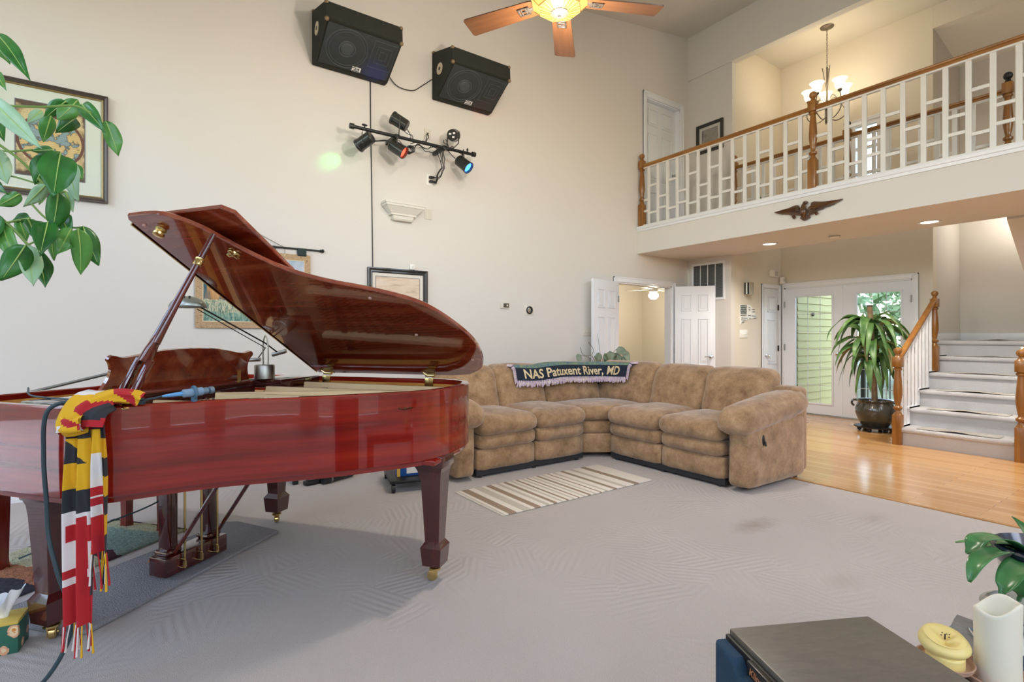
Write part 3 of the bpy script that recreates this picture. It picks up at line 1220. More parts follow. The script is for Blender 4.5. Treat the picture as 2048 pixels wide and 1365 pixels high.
# lid, hinged on the far (spine) side
TH = R(30)
ML = Matrix.Translation((0, .80, 1.0)) @ Matrix.Rotation(-TH, 4, 'X')
lo = [(.20, 0.0), (.205, .5), (.206, 1.0), (.207, 1.50), (.225, 1.52), (.383, 1.519), (.469, 1.476), (.530, 1.417), (.572, 1.345), (.644, 1.225), (.748, 1.10), (.895, 1.007), (1.084, .93), (1.234, .854), (1.328, .772), (1.405, .63), (1.458, .45), (1.452, .27), (1.40, .11), (1.30, .02), (1.18, 0.0)]
lo = lo[:4] + [tuple(p) for p in spline(lo[4:20], 4)] + lo[20:]
poly = [(x, -w) for x, w in lo]


def slab(poly, z0, z1, M, b=.004):
    mbx = MB()
    kk = len(poly)
    ins = offset(poly, b) if sum(poly[i - 1][0] * poly[i][1] - poly[i][0] * poly[i - 1][1] for i in range(kk)) > 0 else offset(poly, -b)
    vs = [(x, y, z0) for x, y in ins] + [(x, y, z0 + b) for x, y in poly] + [(x, y, z1 - b) for x, y in poly] + [(x, y, z1) for x, y in ins]
    fs = []
    for r in range(3):
        for i in range(kk):
            j = (i + 1) % kk
            fs.append((r * kk + i, r * kk + j, (r + 1) * kk + j, (r + 1) * kk + i))
    fs += [tuple(range(kk)), tuple(range(3 * kk, 4 * kk))]
    return mbx.add(vs, fs, M)


lid = slab(poly, 0, .022, ML).build('lid', M_LIDU, piano, smooth=28)
fl = [(.195, 0.0), (.195, 1.478), (.645, 1.462), (.685, 1.42), (.69, 1.2), (.69, 0.0)]
Mf = ML @ Matrix.Translation((.195, 0, .030)) @ Matrix.Rotation(R(-4.2), 4, 'Y') @ Matrix.Translation((-.195, 0, 0))
slab([(x, -w) for x, w in fl], .0, .022, Mf).build('front_lid_flap', M_LIDU, piano, smooth=28)
MB().box(.188, .196, -1.47, -.01, -.002, .056, M=ML).build('piano_hinge', M_BRASS, piano)
for x in (.30, 1.04):
    mb = MB()
    mb.box(x - .028, x + .028, .742, .757, .925, .986, bev=.002)
    mb.box(x - .028, x + .028, -.055, -.002, -.004, .0, M=ML)
    mb.cyl((x - .03, .762, 1.0), (x + .03, .762, 1.0), .009, n=10)
    mb.tube([(x - .02, .76, 1.0), (x - .045, .755, 1.018), (x - .05, .75, 1.03)], [.008, .006, .008], 8)
    mb.build('lid_hinge', M_BRASS, piano)
for (x, w, big) in ((.315, 1.423, 1), (.56, 1.24, 2)):
    mb = MB()
    if big == 1:
        mb.lathe([(0, 0), (.024, 0), (.02, -.008), (.013, -.012), (.024, -.02), (.022, -.03), (0, -.034)], 18, ML @ Matrix.Translation((x, -w, 0)))
    else:
        mb.lathe([(0, 0), (.02, 0), (.018, -.008), (.009, -.012), (0, -.013)], 14, ML @ Matrix.Translation((x, -w, 0)))
        mb.box(x - .035, x + .03, -w - .008, -w + .012, -.012, -.001, bev=.003, M=ML)
        mb.box(x - .01, x + .012, -w - .03, -w + .03, -.010, -.001, bev=.003, M=ML)
    mb.build('prop_cup', M_BRASS, piano)
for (x, w) in ((.26, 1.46), (1.06, .86), (1.38, .22), (1.15, .50)):
    mb = MB()
    mb.lathe([(0, 0), (.009, 0), (.008, -.006), (0, -.008)], 10, ML @ Matrix.Translation((x, -w, 0)))
    mb.build('lid_bumper', mat('rubber_pale', 'D0A898', .6), piano)
# prop stick, forked at the foot
a = Vector((.46, -.72, .972))
b = ML @ Vector((.566, -1.375, -.004))
d = b - a
t_ = d.normalized()
s_ = Vector((.956, .291, 0))
s_ = (s_ - t_ * s_.dot(t_)).normalized()
f_ = t_.cross(s_)
Mp = Matrix((s_, f_, t_)).transposed().to_4x4()
Mp.translation = a
L_ = d.length
mb = MB()
mb.box(-.034, -.012, -.012, .012, 0, .20, bev=.005, M=Mp)
mb.box(.012, .034, -.012, .012, 0, .20, bev=.005, M=Mp)
mb.tube([(0, 0, .185), (0, 0, .235), (0, 0, .30)], [.034, .031, .02], 14, M=Mp, flat=(1, .5))
mb.tube([(0, 0, .27), (0, 0, .5), (0, 0, L_)], [.020, .014, .011], 14, M=Mp)
ps = mb.build('prop_stick', wood('mahogany_stick', '3A0E0E', '5A1A16', '6E2820', 'z', .14, 1.0, 1.0, .6, .02), piano)
mb = MB()
mb.lathe([(.013, 0), (.018, .004), (.018, .02), (.0155, .024), (.018, .028), (.018, .034), (.012, .038)], 18, Mp @ Matrix.Translation((0, 0, L_ * .80)))
mb.build('brass_collar', M_BRASS, ps)
mb = MB()
mb.box(-.05, .05, -.02, .02, -.006, .006, bev=.003, M=Matrix.Translation(a))
mb.build('prop_foot_plate', M_BRASS, piano)


# legs
def leg(x, y, toward):
    mb = MB()
    mb.box(-.075, .075, -.075, .075, .585, .645, bev=.008)
    sec = [(.585, .066), (.56, .058), (.52, .054), (.35, .045), (.205, .038)]
    for i in range(len(sec) - 1):
        z0, r0 = sec[i]
        z1, r1 = sec[i + 1]
        vs = [(sx * r0, sy * r0, z0) for sx, sy in ((-1, -1), (1, -1), (1, 1), (-1, 1))] + [(sx * r1, sy * r1, z1) for sx, sy in ((-1, -1), (1, -1), (1, 1), (-1, 1))]
        mb.add(vs, [(0, 1, 5, 4), (1, 2, 6, 5), (2, 3, 7, 6), (3, 0, 4, 7)] + ([(0, 3, 2, 1)] if i == 0 else []))
    for (z0, r0, z1, r1) in ((.205, .038, .178, .056), (.178, .056, .085, .048)):
        vs = [(sx * r0, sy * r0, z0) for sx, sy in ((-1, -1), (1, -1), (1, 1), (-1, 1))] + [(sx * r1, sy * r1, z1) for sx, sy in ((-1, -1), (1, -1), (1, 1), (-1, 1))]
        mb.add(vs, [(0, 1, 5, 4), (1, 2, 6, 5), (2, 3, 7, 6), (3, 0, 4, 7), (4, 5, 6, 7)])
    # curved bracket under the case
    pr = [(0, .645), (toward * .21, .645), (toward * .205, .625), (toward * .15, .618), (toward * .105, .60), (toward * .075, .565), (toward * .062, .52), (0, .52)]
    k = len(pr)
    vs = [(a_, -.05, z) for a_, z in pr] + [(a_, .05, z) for a_, z in pr]
    mb.add(vs, [(i, (i + 1) % k, k + (i + 1) % k, k + i) for i in range(k)] + [tuple(range(k)), tuple(range(2 * k - 1, k - 1, -1))])
    lg = mb.build('leg', M_MAHOD, piano, smooth=28, loc=(x, y, 0))
    mb = MB()
    mb.lathe([(.018, .085), (.018, .07), (.03, .066), (.03, .058), (.012, .056), (.012, .05)], 14)
    mb.box(-.016, -.011, -.012, .03, .016, .056, bev=.002)
    mb.box(.011, .016, -.012, .03, .016, .056, bev=.002)
    mb.cyl((-.010, .014, .026), (.010, .014, .026), .0255, n=18)
    mb.cyl((-.018, .014, .026), (.018, .014, .026), .006, n=8)
    c = mb.build('caster', M_BRASS, lg)
    c.rotation_euler.z = .7 + x
    return lg


leg(.046, -.69, -1)
leg(-.046, .69, -1)
leg(1.315, .25, -1)
# leg plates under the case
MB().box(1.10, 1.385, .10, .42, .618, .642, bev=.008).build('leg_plate', M_MAHO, piano)

# pedal lyre
mb = MB()
for y in (-.135, .11):
    mb.box(-.03, .03, y - .03, y + .03, .13, .64, bev=.004)
mb.box(-.05, .065, -.20, .175, .035, .13, bev=.006)
mb.box(-.045, .045, -.18, -.09, .13, .155, bev=.01)
mb.box(-.045, .045, .065, .155, .13, .155, bev=.01)
mb.box(-.05, .05, -.19, .17, .60, .642, bev=.006)
ly = mb.build('pedal_lyre', M_MAHOD, piano)
for y in (-.11, -.01, .09):
    mb = MB()
    mb.tube([(-.02, y, .075), (-.09, y, .072), (-.15, y, .062)], [.008, .012, .014], 10, flat=(1.3, .5))
    mb.build('pedal', M_BRASS, ly)
    mb = MB()
    mb.cyl((.082, y, .075), (.082, y, .64), .0055, n=10)
    mb.cyl((.082, y, .06), (.082, y, .092), .010, n=10)
    mb.tube([(.062, y - .012, .062), (.10, y - .012, .062), (.10, y - .012, .105), (.07, y - .012, .105)], .003, 6)
    mb.build('pedal_rod', M_BRASS, ly)
for y in (-.135, .11):
    mb = MB()
    mb.tube([(.045, y, .14), (.40, y + .03, .64)], .011, 10)
    mb.build('brace', wood('mahogany_brace', '3A0E0E', '5A1A16', '6E2820', 'z', .14, 1.0), ly)

# ------------------------------------------------------------------ bench
t = thing('piano_bench', 'red mahogany piano bench behind the pedals, mostly hidden under the piano', 'bench', (PX, PY, .012), PRZ)
mb = MB()
mb.box(-.96, -.57, -.39, .40, .43, .48, bev=.006)
mb.build('seat', M_MAHO, t)
MB().cush((-.765, .005, .505), (.37, .77, .06), .03, (0, 0, .012), n=6).build('cushion', mat('bench_leather', '3A1714', .4), t)
for x in (-.92, -.61):
    for y in (-.33, .34):
        mb = MB()
        mb.tube([(x, y, .43), (x, y, .06), (x, y, 0)], [.040, .032, .036], 4)
        mb.build('leg', wood('bench_leg', '4A0E0A', '7A1C14', '8E3020', 'z', .18, .8), t, smooth=20)

# ------------------------------------------------------------------ scarf knotted over the treble corner
M_SY, M_SK, M_SR, M_SW = (mat('scarf_yellow', 'E2B01E', .85), mat('scarf_black', '2E3238', .85), mat('scarf_red', 'B8222C', .85), mat('scarf_white', 'E8E6E6', .85))
SMATS = [M_SY, M_SK, M_SR, M_SW]
scarf = thing('scarf', 'long scarf in black, yellow, red and white blocks hanging over the piano corner', 'scarf', (PX, PY, 0), PRZ)
WD = Vector((.956, .291, 0)).normalized()
ND = Vector((WD.y, -WD.x, 0))


def left_pat(u, v):
    if v < .10:
        return 1
    if v < .22:
        return 0 if u > (v - .10) / .12 * .9 else 1
    if v < .345:
        return 0
    if v < .455:
        return 1
    if v < .735:
        if .55 < u < .84:
            return 2 if v > .475 else 3
        if abs(v - .56) < .042 and u > .14:
            return 2
        return 3
    if v < .775:
        return 2 if u < .5 else (2 if u < .8 else 3)
    if v < .81:
        return 3 if u < .5 else 2
    return 3 if .44 < u < .60 else 2


def right_pat(u, v):
    if u > .74:
        return (1, 0, 1, 0, 1, 0, 1)[min(6, int(v * 7))]
    if v < .07:
        return 1
    if v < .25:
        return 0
    if v < .50:
        return 2 if (u < .22 and v > .3) else 3
    if v < .64:
        return 2 if (u > .35 and v < .57) else (2 if v > .58 and u < .9 else 3)
    if v < .75:
        return 3 if .35 < u < .7 and v < .72 else 2
    return 2


def tail(c, w, z0, z1, pat, ph, lean=0.0, taper=.75):
    c = Vector((c[0], c[1], 0))

    def fn(a, b):
        ww = w * (taper + (1 - taper) * min(1, b * 2.2))
        fold = .016 * math.sin(a * 10.5 + ph + b * 1.1) + .006 * math.sin(a * 23 + ph * 2 - b * 2)
        fold *= .5 + .5 * min(1, b * 3)
        x = (a - .5) * ww + lean * b
        p = c + WD * x + ND * (fold + .012)
        return (p.x, p.y, z0 + (z1 - z0) * b)
    return fn


def fringe(mb, fn, n, ln, cols):
    for k in range(n):
        a = (k + .5) / n
        p = Vector(fn(a, 1.0))
        q = ln * rnd.uniform(.8, 1.15)
        sw = Vector((rnd.uniform(-.008, .008), rnd.uniform(-.006, .006), 0))
        mb.tube([p, p + Vector((0, 0, -q * .5)) + sw, p + Vector((0, 0, -q)) + sw * 1.6], [.0022, .0022, .004], 5, mi=cols[k % len(cols)])


f1 = tail((.466, -.862), .088, .955, .225, left_pat, .4)
f2 = tail((.512, -.835), .082, .945, .475, right_pat, 2.1, .004)
mb = MB()
mb.grid(f1, 60, 200, mfn=left_pat)
o = mb.build('long_tail', SMATS, scarf, smooth=60)
mb = MB()
mb.grid(f2, 50, 150, mfn=right_pat)
mb.build('short_tail', SMATS, scarf, smooth=60)
for nm, f_, nn, ln, cl in (('long_fringe', f1, 20, .10, [2, 3, 2, 3, 0]), ('short_fringe', f2, 18, .13, [2, 0, 3, 1, 2, 0])):
    mb = MB()
    fringe(mb, f_, nn, ln, cl)
    mb.build(nm, SMATS, scarf)
# the wrapped part over the rim
mb = MB()


def wrap(pts, w, th, ph, cols):
    pts = spline(pts, 6)
    k = len(pts)

    def fn(a, b):
        i = min(k - 1, int(a * (k - 1) + .5))
        p = Vector(pts[i])
        t = (Vector(pts[min(k - 1, i + 1)]) - Vector(pts[max(0, i - 1)])).normalized()
        sx = t.cross(Vector((0, 0, 1)))
        sx = sx.normalized() if sx.length > .1 else Vector((1, 0, 0))
        up = sx.cross(t)
        an = 2 * PI * b
        rr = 1 + .14 * math.sin(5 * an + ph + a * 4)
        return p + sx * math.cos(an) * w * rr + up * math.sin(an) * th * rr
    mb.grid(fn, k - 1, 26, mfn=lambda a, b: cols[int(a * len(cols) + b * 2.6 + .3 * math.sin(b * 12)) % len(cols)])


wrap([(.545, -.70, 1.0), (.525, -.72, 1.012), (.48, -.77, 1.015), (.45, -.855, .975), (.458, -.875, .91)], .052, .026, .3, [2, 0, 2, 0, 2])
wrap([(.345, -.70, .995), (.385, -.76, 1.012), (.43, -.83, 1.0), (.452, -.875, .95), (.464, -.885, .905)], .046, .028, 1.3, [3, 2, 3, 0, 0])
wrap([(.50, -.80, .985), (.515, -.845, .965), (.52, -.86, .92)], .036, .022, 2.2, [2, 1, 1])
wrap([(.42, -.875, .945), (.46, -.90, .925), (.51, -.88, .935)], .026, .03, .8, [0, 0, 2])
mb.build('knot', SMATS, scarf, smooth=60)

# ------------------------------------------------------------------ microphone on the rim
M_FOAM = mat('foam_blue', '7F9DB8', .85, bump=.4, bs=300)
M_CABLE = mat('cable_teal', '2F4650', .5)
t = thing('microphone', 'pale blue foam microphone in a shock mount lying across the piano rim', 'microphone', (PX, PY, 0), PRZ)
a, b = Vector((.60, -.625, 1.012)), Vector((.665, -.44, 1.022))
d = (b - a).normalized()
P = lambda s: a + d * s
mb = MB()
mb.tube([P(.04), P(.045), P(.115), P(.12)], [.010, .016, .017, .010], 16)
mb.build('body', M_FOAM, t)
mb = MB()
mb.tube([P(-.03), P(.0), P(.04)], [.004, .007, .009], 10)
mb.build('connector', mat('connector_blue', '5FA3DC', .4), t)
mb = MB()
mb.tube([P(.112), P(.118), P(.136), P(.14)], [.012, .0145, .0145, .01], 14)
mb.tube([P(.14), P(.143), P(.158), P(.162)], [.010, .0155, .015, .009], 14)
mb.build('grille', mat('mic_grille', '6E8494', .5, .4), t)
mb = MB()
rg = [P(.085) + Vector((.956, .291, 0)).cross(d).normalized() * 0 + (d.orthogonal().normalized() * math.cos(q) + d.cross(d.orthogonal().normalized()) * math.sin(q)) * .022 for q in [2 * PI * i / 16 for i in range(16)]]
mb.tube(rg, .006, 8, closed=True)
mb.box(-.008, .008, -.008, .008, .978, 1.0, M=Matrix.Translation((P(.085).x, P(.085).y, 0)))
mb.build('shock_mount', mat('mount_blue', '4F7590', .6), t)
mb = MB()
mb.tube(spline([P(-.03), (.555, -.70, 1.0), (.505, -.71, .995), (.47, -.715, .99)], 5), .0035, 6)
mb.lathe([(0, 0), (.02, 0), (.022, .012), (.014, .022), (0, .026)], 12, Matrix.Translation((.515, -.685, .981)))
mb.build('gooseneck', M_CABLE, t)

# ------------------------------------------------------------------ balance-arm lamp
t = thing('desk_lamp', 'brushed metal balance-arm lamp standing on the far side of the piano', 'lamp', (PX, PY, 0), PRZ)
lx, ly_ = .10, .42
z0 = .986
mb = MB()
mb.lathe([(0, 0), (.058, 0), (.058, .078), (.054, .084), (.02, .084), (0, .084)], 28, Matrix.Translation((lx, ly_, z0)))
mb.build('base', M_STEEL, t)
vd = Vector((WD.x, WD.y, 0))
mb = MB()
c = Vector((lx, ly_, 0)) + vd * .005
mb.tube(spline([c - vd * .012 + Vector((0, 0, z0 + .08)), c - vd * .014 + Vector((0, 0, z0 + .2)), c + Vector((0, 0, z0 + .262)), c + vd * .016 + Vector((0, 0, z0 + .2)), c + vd * .018 + Vector((0, 0, z0 + .08))], 6), .0042, 8)
mb.build('hook', M_STEEL, t)
# main arm up to the shade and down to the counterweight
pv = c + Vector((0, 0, z0 + .215))
hd = Vector((.285, -.46, 0))
top = Vector((lx - .02, -.035, 1.405))
cw = Vector((lx + .03, .50, 1.14))
mb = MB()
mb.tube([top, pv, cw], .0045, 8)
mb.tube([top + Vector((0, 0, -.02)), pv + Vector((0, 0, -.028))], .0025, 6)
mb.tube([pv + Vector((0, 0, -.028)), c + vd * -.05 + Vector((0, 0, z0 + .115))], .003, 6)
mb.build('arm', M_BLACKM, t)
mb = MB()
mb.cyl(cw + vd * -.035 + Vector((0, 0, -.012)), cw + vd * .05 + Vector((0, 0, .012)), .013, n=14)
mb.build('counterweight', M_STEEL, t)
mb = MB()
mb.cyl(c - vd * .10 + Vector((0, 0, z0 + .112)), c - vd * .03 + Vector((0, 0, z0 + .116)), .012, n=14)
mb.build('counterweight', M_STEEL, t)
mb = MB()


def dome(a, b):
    an = 2 * PI * b
    r_ = math.sin(a * PI / 2)
    p = top - vd * .05 + vd * math.cos(an) * r_ * .098 + Vector((-vd.y, vd.x, 0)) * math.sin(an) * r_ * .055
    return p + Vector((0, 0, -.012 + .062 * math.cos(a * PI / 2)))


mb.grid(dome, 8, 24)
sh = mb.build('shade', mat('lamp_shade_metal', '9FA39C', .3, .8), t)
sm = sh.modifiers.new('thick', 'SOLIDIFY')
sm.thickness = .003
mb = MB()
for k in (-1, 0, 1):
    q = top - vd * (.05 - k * .028) - Vector((-vd.y, vd.x, 0)) * .03 + Vector((0, 0, .038))
    mb.box(-.003, .003, -.004, .004, -.010, .010, M=Matrix.Translation(q))
mb.build('slot', M_BLACK, t)

# ------------------------------------------------------------------ boom arm and cables behind
t = tag(MB().tube([(-.95, 4.24, .80), (-.658, 4.138, .882), (-.1, 3.93, 1.035)], [.009, .009, .009], 12).build('microphone_boom', mat('boom_grey', '6E6A60', .35, .7)),
        'grey metal boom rod reaching up behind the music desk at the left', 'microphone boom')
mb = MB()
mb.cyl((-.12, 3.935, 1.03), (-.08, 3.922, 1.04), .014, n=12)
mb.build('end_clutch', M_BLACKM, t)
mb = MB()
mb.cyl((-.95, 4.24, .02), (-.95, 4.24, .85), .012, n=12)
for k in range(3):
    an = 2 * PI * k / 3 + .4
    mb.tube([(-.95, 4.24, .12), (-.95 + .3 * math.cos(an), 4.24 + .3 * math.sin(an), .012)], .008, 8)
mb.build('tripod_stand', M_BLACKM, t)


def pl(x, y, z):
    """piano-frame point in room coordinates"""
    c_, s_ = math.cos(PRZ), math.sin(PRZ)
    return Vector((PX + x * c_ - y * s_, PY + x * s_ + y * c_, z))


mb = MB()
mb.tube(spline([pl(.40, -.80, 1.0), pl(.34, -.80, 1.002), pl(.285, -.855, .965), pl(.275, -.86, .8), pl(.285, -.857, .64), pl(.30, -.86, .52), pl(.36, -.87, .40), pl(.42, -.86, .2), pl(.36, -.93, .02), pl(.22, -.98, .012)], 8), .0075, 8)
tag(mb.build('microphone_cable', M_CABLE), 'thick dark teal cable looping down the piano side left of the scarf', 'cable')
mb = MB()
mb.tube(spline([pl(.06, .1, .55), pl(-.1, -.1, .38), pl(-.25, -.3, .3), pl(-.4, -.55, .22)], 8), .004, 6)
tag(mb.build('pedal_cable', M_CABLE), 'thin dark cable sagging under the piano behind the pedals', 'cable')
mb = MB()
mb.tube(spline([pl(-.42, -.5, 1.0), pl(-.2, -.62, .985), pl(.1, -.70, .99), pl(.32, -.72, .99)], 8), .004, 6)
tag(mb.build('thin_cable', M_CABLE), 'thin dark cable lying along the piano top left of the scarf', 'cable')
# ------------------------------------------------------------------ sectional sofa
def suede(name, a, b, c):
    t = NT(name)
    co = t.co()
    n1 = t.noise(co, 7, 9, .74, .0)
    n2 = t.noise(co, 90, 3)
    col = t.ramp(n1, [(.30, a), (.52, b), (.72, c)])
    t.base(t.mix(t.math('MULTIPLY', n2, .35), col, lin(a)))
    t.set(Roughness=.95)
    t.b.inputs['Specular IOR Level'].default_value = .15
    t.b.inputs['Sheen Weight'].default_value = .35
    t.b.inputs['Sheen Roughness'].default_value = .5
    t.bump(n2, .3, .004)
    return t.mat


M_SUEDE = suede('sofa_suede', '745A3E', 'A68664', 'C4A682')
M_RAIL = mat('sofa_rail', '26282B', .6)
sofa = thing('sectional_sofa', 'brown suede L-shaped sectional recliner sofa in the corner, under the navy throw', 'sofa', (4.2, 4.2, 0))


def sb(mb, name, m=M_SUEDE, smooth=60, root=None):
    root = root or sofa
    o = mb.build(name, m, root, smooth=smooth)
    o.location = -Vector(root.location)
    return o


def soft_prism(poly, z0, z1, r, puff=0.0):
    b = bmesh.new()
    vs0 = [b.verts.new((x, y, z0)) for x, y in poly]
    f = b.faces.new(vs0)
    ex = bmesh.ops.extrude_face_region(b, geom=[f])
    for v in ex['geom']:
        if isinstance(v, bmesh.types.BMVert):
            v.co.z = z1
    bmesh.ops.recalc_face_normals(b, faces=b.faces)
    bmesh.ops.bevel(b, geom=b.edges[:], offset=r, segments=4, affect='EDGES', profile=.5)
    bmesh.ops.triangulate(b, faces=[f for f in b.faces if len(f.verts) > 4])
    if puff:
        cx = sum(p[0] for p in poly) / len(poly)
        cy = sum(p[1] for p in poly) / len(poly)
        bmesh.ops.subdivide_edges(b, edges=b.edges[:], cuts=2, use_grid_fill=True)
        for v in b.verts:
            if v.co.z > (z0 + z1) / 2:
                dd = math.hypot(v.co.x - cx, v.co.y - cy)
                v.co.z += puff * max(0, 1 - (dd / .5) ** 2) + noise.noise(v.co * 9) * .006
    return MB().bm(b)


def lean(axis, z0, k):
    def f(p):
        p = p.copy()
        d = max(0, p.z + .24) * k
        p[axis] += d
        return p
    return f


# right-hand run: seats face -u
for i, (va, vb) in enumerate(((2.50, 3.135), (3.145, 3.775))):
    vc, w = (va + vb) / 2, vb - va
    sb(MB().cush((3.955, vc, .158), (.15, w, .195), .035, (.012, 0, 0), n=7, wr=.004, seed=i), 'footrest_panel')
    sb(MB().cush((3.965, vc, .318), (.23, w, .145), .06, (.018, 0, .004), n=8, wr=.006, seed=i + 3), 'footrest_roll')
    sb(MB().cush((4.20, vc, .452), (.78, w, .165), .075, (.015, .004, .03), n=10, wr=.008, seed=i + 5), 'seat_cushion')
    sb(MB().cush((4.56, vc, .70), (.27, w + .02, .48), .09, (.04, .008, .012), n=10, wr=.010, seed=i + 9, warp=lean(0, 0, .30)), 'back_cushion')
# left-hand run: seats face -v
for i, (ua, ub) in enumerate(((2.39, 3.03), (3.04, 3.645))):
    uc, w = (ua + ub) / 2, ub - ua
    sb(MB().cush((uc, 3.975, .158), (w, .15, .195), .035, (0, .012, 0), n=7, wr=.004, seed=i + 20), 'footrest_panel')
    sb(MB().cush((uc, 3.985, .318), (w, .23, .145), .06, (0, .018, .004), n=8, wr=.006, seed=i + 23), 'footrest_roll')
    sb(MB().cush((uc, 4.22, .452), (w, .78, .165), .075, (.004, .015, .03), n=10, wr=.008, seed=i + 25), 'seat_cushion')
    sb(MB().cush((uc, 4.58, .70), (w + .02, .27, .48), .09, (.008, .04, .012), n=10, wr=.010, seed=i + 29, warp=lean(1, 0, .30)), 'back_cushion')
# corner wedge
wp = [(3.66, 3.93), (3.90, 3.80), (4.50, 3.80), (4.55, 4.55), (3.66, 4.55)]
sb(soft_prism([(3.665, 3.99), (3.955, 3.805), (4.5, 3.805), (4.5, 4.5), (3.665, 4.5)], .05, .25, .02), 'wedge_front')
sb(soft_prism([(3.66, 3.965), (3.93, 3.80), (4.5, 3.80), (4.5, 4.5), (3.66, 4.5)], .25, .385, .05), 'wedge_roll')
sb(soft_prism([(3.655, 3.935), (3.90, 3.79), (4.5, 3.79), (4.52, 4.52), (3.655, 4.52)], .385, .515, .055, .03), 'wedge_seat')
sb(MB().cush((4.08, 4.585, .70), (.84, .25, .47), .09, (.0, .03, .01), n=10, wr=.009, seed=41, warp=lean(1, 0, .28)), 'back_cushion')
sb(MB().cush((4.565, 4.20, .71), (.25, .86, .48), .09, (.03, .0, .012), n=10, wr=.009, seed=42, warp=lean(0, 0, .30)), 'back_cushion')
# back frame and plinth
mb = MB()
mb.box(4.62, 4.85, 2.29, 4.80, .05, .80, bev=.05, seg=3)
mb.box(2.17, 4.85, 4.64, 4.86, .05, .80, bev=.05, seg=3)
mb.box(4.0, 4.7, 2.45, 4.6, .06, .36)
mb.box(2.3, 4.6, 4.02, 4.7, .06, .36)
sb(mb, 'back_frame', smooth=40)
sb(MB().box(3.90, 3.935, 2.50, 3.775, .02, .072), 'base_rail', M_RAIL, 30)
sb(MB().box(2.39, 3.645, 3.92, 3.955, .02, .072), 'base_rail', M_RAIL, 30)
for (x, y) in ((3.92, 2.56), (3.92, 3.14), (3.92, 3.70), (2.44, 3.94), (3.04, 3.94), (3.58, 3.94), (4.75, 2.36), (4.75, 4.7), (2.3, 4.75)):
    sb(MB().cyl((x, y, .0), (x, y, .06), .018, n=8), 'foot', M_RAIL, 30)


# arms
def arm(name, axis, near, far, lo, hi):
    """axis 0: arm runs along u, between lo and hi in v"""
    def mk(a0, a1, b0, b1, z0, z1, r, puff, tilt, seed):
        def wp_(p):
            p = p.copy()
            f = (p[axis] / ((a1 - a0) / 2) + 1) / 2
            p.z += tilt * f
            if tilt and p.z < 0:
                p.z -= .02 * (1 - f)
            return p
        c = [0, 0, (z0 + z1) / 2]
        c[axis], c[1 - axis] = (a0 + a1) / 2, (b0 + b1) / 2
        s = [0, 0, z1 - z0]
        s[axis], s[1 - axis] = a1 - a0, b1 - b0
        return MB().cush(c, s, r, puff, n=11, wr=.008, seed=seed, warp=wp_)
    o = sb(mk(near + .06, far, lo + .02, hi - .03, .035, .56, .05, (.012, .012, 0), 0, 51), 'arm_panel')
    o2 = sb(mk(near - .02, far + .03, lo - .015, hi + .045, .47, .665, .095, (.02, .012, .03), .105, 53), 'arm_pillow')
    return o, o2


arm('arm', 0, 3.80, 4.76, 2.245, 2.49)
arm('arm', 1, 3.80, 4.76, 2.14, 2.38)
mb = MB()
mb.sphere((4.05, 2.262, .41), (.022, .012, .05), 14, 10)
mb.tube([(4.05, 2.255, .41), (4.05, 2.243, .40), (4.05, 2.238, .37)], .008, 8)
sb(mb, 'recliner_lever', M_BLACK)

# ------------------------------------------------------------------ navy throw with lettering
M_NAVY = mat('throw_navy', '1D2838', .95, var=.3, vs=120)
M_TOPS = mat('throw_picture', '4F6C84', .95, c2='7E9468', vs=34)
M_GOLDT = mat('throw_gold', 'D9C59C', .9)
M_FRI = mat('throw_fringe', 'D8C9BE', .95, c2='B9A4C4', vs=40)
throw = thing('throw_blanket', 'navy woven throw lettered in cream with pale fringe, draped over the sofa corner', 'throw', (4.1, 4.6, 0))


def vf(z):
    return 4.375 + (z - .46) * .30


def throw_pt(s, t):
    """s metres along the sofa backs from the left end; t metres down from the top fold (negative = over the top)"""
    z = .948 - max(0, t) + (.0 if t > 0 else .004)
    z -= .010 * math.exp(-((s - .28) / .16) ** 2) + .012 * math.sin(s * 6.0 + .6) * .6
    fr = vf(min(z, .93))
    if t < .05:
        k = min(1, (.05 - t) / .05)
        z2 = z - .02 * k * k + (.012 if t < 0 else 0)
        back = max(0, -t)
    else:
        z2, back = z, 0
    r = .13
    f0 = vf(.86)
    L1 = f0 - .02 - r - 3.23          # straight part along the left run
    arc = r * PI / 2
    off = back + (.05 - min(.05, max(0, t))) * .6
    bul = -.022 * math.exp(-((s - .50) / .22) ** 2) - .02 * math.exp(-((s - .98) / .16) ** 2) + .006 * math.sin(s * 19 + t * 12)
    if s < L1:
        return Vector((3.23 + s, fr + off + bul, z2))
    if s < L1 + arc:
        an = (s - L1) / r
        c = Vector((3.23 + L1, f0 - r))
        q = r + fr - f0 + off + bul
        return Vector((c.x + q * math.sin(an), c.y + q * math.cos(an), z2))
    return Vector((fr + off + bul - .02, f0 - r - (s - L1 - arc), z2))


